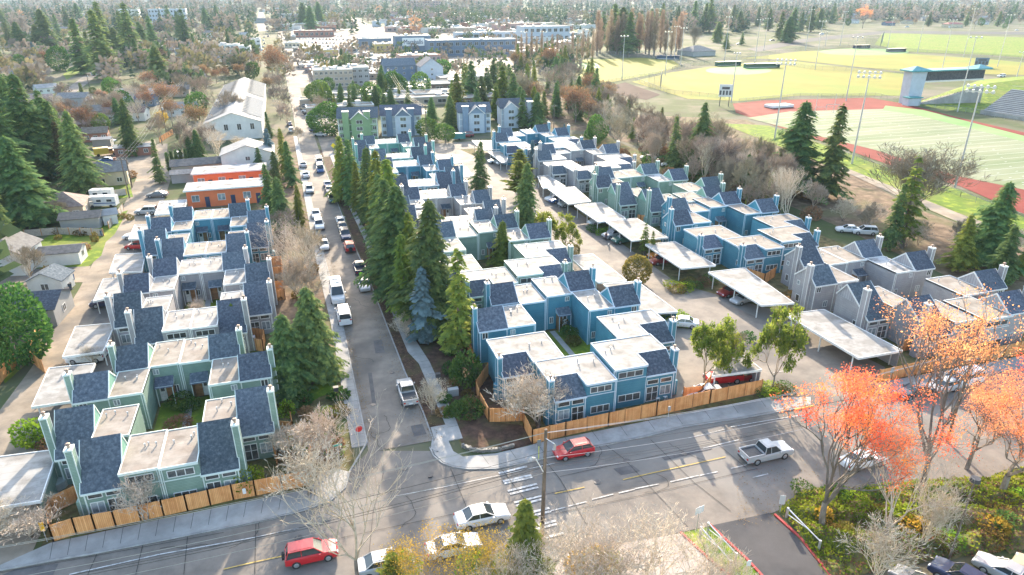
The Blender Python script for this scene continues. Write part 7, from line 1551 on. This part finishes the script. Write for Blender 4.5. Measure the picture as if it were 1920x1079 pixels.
chain([(1140,155),(1230,141),(1278,126),(1262,114)], 'curved chain link fence round the left field'); chain([(1010,130),(1060,136),(1120,165)], 'chain link fence left of the dirt infield'); chain([(1385,193),(1500,183),(1580,184),(1640,182),(1700,196),(1830,214),(1960,238)], 'chain link fence along the far side of the track'); chain([(1440,118),(1520,131),(1700,139)], 'chain link fence between the ball fields', 2.5, 6); chain([(1190,152),(1250,175),(1360,186)], 'chain link fence behind the dirt infield'); chain([(1215,165),(1237,170),(1240,158)], 'tall backstop fence at the dirt infield', 7, 4); chain([(1400,108),(1500,94),(1600,90),(1860,108),(1960,116)], 'chain link fence round the upper ball field', 2.5, 8); chain([(1590,86),(1620,93),(1650,88),(1655,78)], 'tall backstop net of the upper ball field', 10, 5)
chain([(1260,135),(1300,124),(1340,118),(1440,113)], 'chain link fence by the green infield', 3, 6); chain([(1575,290),(1690,334),(1800,370),(1960,430)], 'chain link fence beside the footpath', 1.4, 4); chain([(1000,115),(1130,108),(1262,108)], 'tall fence below the bare poplars', 4, 6)
# woods that fade into one mass toward the horizon
def woods(name, spots, seed):
    R = random.Random(seed); mb = MB()
    for (x, y, h, kd) in spots:
        if kd == 0:   # conifer
            r = h*.24
            for k in range(46):
                t = R.random()**.9; a = R.uniform(0, 6.28); rr = r*(1-t)**.8+.3; z = h*(.06+.94*t); d = (math.cos(a), math.sin(a), -.45); L = rr*R.uniform(.75,1.2)
                kite(mb, (x, y, z+L*.3), d, (-math.sin(a), math.cos(a), R.uniform(-.3,.3)), L, max(.5, L*.42), 0)
        else:
            r = h*.34; m = kd
            for k in range(44):
                a, b = R.uniform(0, 6.28), R.uniform(-.7, 1); s = math.sqrt(1-b*b); u = Vector((math.cos(a)*s, math.sin(a)*s, b)); q = R.uniform(.55,1.05); p = (x+u.x*r*q, y+u.y*r*q, h*.55+u.z*h*.42*q)
                d = (u+Vector((R.uniform(-.8,.8), R.uniform(-.8,.8), R.uniform(-.6,.8)))).normalized(); sd_ = d.orthogonal().normalized(); kite(mb, p, d, sd_, r*.75, r*.3, m)
    o = mb.build(name, [FARDARK, FARGRN, FARTAN, FARRED, FAROLV]); return kind(o, 'stuff')
FARTAN = leafmat('far_bare_twigs', (.19,.15,.11), (.40,.33,.26), (.29,.235,.18), scale=.1, rnd=0, trans=.2)
FARDARK = leafmat('far_conifer', (.03,.065,.045), (.13,.18,.08), (.07,.115,.06), scale=.12, rnd=0); FARGRN = leafmat('far_evergreen', (.05,.085,.045), (.15,.19,.085), (.09,.13,.06), scale=.1, rnd=0)
FARRED = leafmat('far_autumn', (.40,.20,.10), (.55,.34,.20), (.46,.27,.15), scale=.1, rnd=0); FAROLV = leafmat('far_olive', (.14,.13,.06), (.30,.24,.12), (.20,.18,.09), scale=.1, rnd=0)
R = random.Random(31); sp = []
for i in range(4600):
    y = 3+62*R.random()**1.6; x = R.uniform(-60, 1980)
    if 480 < x < 510 and y > 12: continue
    if 545 < x < 960 and y > 44 and R.random() < .85: continue
    if 960 < x < 1120 and y > 52: continue
    if x > 1400 and y > 44: continue
    X, Y = U(x, y); den = R.random()
    kd = 0 if den < (.62 if (x < 560 or x > 1100) else .3) else (1 if den < .7 else (2 if den < .93 else (4 if den < .975 else 3)))
    if kd == 3 and R.random() < .5: kd = 2
    sp.append((X, Y, R.uniform(15, 30) if kd == 0 else R.uniform(9, 19), kd))
woods('far_woods', sp, 1)
R = random.Random(32); sp = []
for i in range(3000):
    X = R.uniform(-2200, 3900); Y = R.uniform(1500, 5000); sp.append((X, Y, R.uniform(20, 40), 0 if R.random() < .6 else 2))
woods('horizon_woods', sp, 2)
sp = []; R = random.Random(34)
for i in range(420):
    x, y = R.uniform(1380, 1960), R.uniform(14, 50)
    if 1560 < x and y > 44: continue
    X, Y = U(x, y); sp.append((X, Y, R.uniform(9, 24), R.choice([0,0,0,1,2,2,4])))
woods('hillside_woods', sp, 4)
sp = []
for i in range(330):
    x, y = R.uniform(520, 1120), R.uniform(40, 150)
    if (550 < x < 745 and 55 < y < 97) or (545 < x < 560): continue
    X, Y = U(x, y); sp.append((X, Y, R.uniform(5, 11), R.choice([0,1,2,2,2,4,1])))
woods('district_trees', sp, 5)
sp = []; R = random.Random(36)
for i in range(420):   # beyond both sides of the view
    if R.random() < .6: x, y = R.uniform(-900, -30), R.uniform(30, 640)
    else: x, y = R.uniform(1980, 2700), R.uniform(30, 180)
    X, Y = U(x, y)
    if X > -40 and X < 0: continue
    sp.append((X, Y, R.uniform(6, 15), R.choice([0,0,1,2,2,4])))
woods('neighbourhood_woods', sp, 6)
sp = []; R = random.Random(33)
for i in range(420):
    x, y = R.uniform(0, 480), R.uniform(60, 175)
    if (95 < x < 205 and y > 115) or (385 < x and y > 150) or (215 < x < 300 and y > 150): continue
    X, Y = U(x, y); sp.append((X, Y, R.uniform(6, 13), R.choice([2,0,2,4,1,0])))
woods('garden_woods', sp, 3)
# ---------------------------------------------------------------- labels that single each thing out
ORD = ['', 'first', 'second', 'third', 'fourth', 'fifth', 'sixth', 'seventh', 'eighth', 'ninth', 'tenth', 'eleventh', 'twelfth']
def ordn(k):
    if k < len(ORD): return ORD[k]
    s = 'th' if 10 <= k % 100 <= 20 else {1: 'st', 2: 'nd', 3: 'rd'}.get(k % 10, 'th')
    return f'{k}{s}'
bpy.context.view_layer.update()
by = {}
for o, lab, order in LABELS: by.setdefault(lab, []).append((o, order))
for lab, lst in by.items():
    if len(lst) == 1: continue
    order = lst[0][1]
    if order == 'front': lst.sort(key=lambda t: t[0].location.y); word = 'from the front'
    elif order == 'near': lst.sort(key=lambda t: t[0].location.y); word = 'from the main street'
    else: lst.sort(key=lambda t: PR(t[0].location.x, t[0].location.y)[0]); word = 'from the left'
    for i, (o, _) in enumerate(lst):
        o['label'] = f'{lab}, {ordn(i+1)} {word}'
        if 'group' not in o: o['group'] = lab[:60]
bad = [o['label'] for o, _, _ in LABELS if not 4 <= len(o['label'].split()) <= 16]
if bad: print('LABEL LENGTH', len(bad), bad[:8])
print('things', len(LABELS), 'objects', len(bpy.data.objects), 'verts', sum(len(m.vertices) for m in bpy.data.meshes))
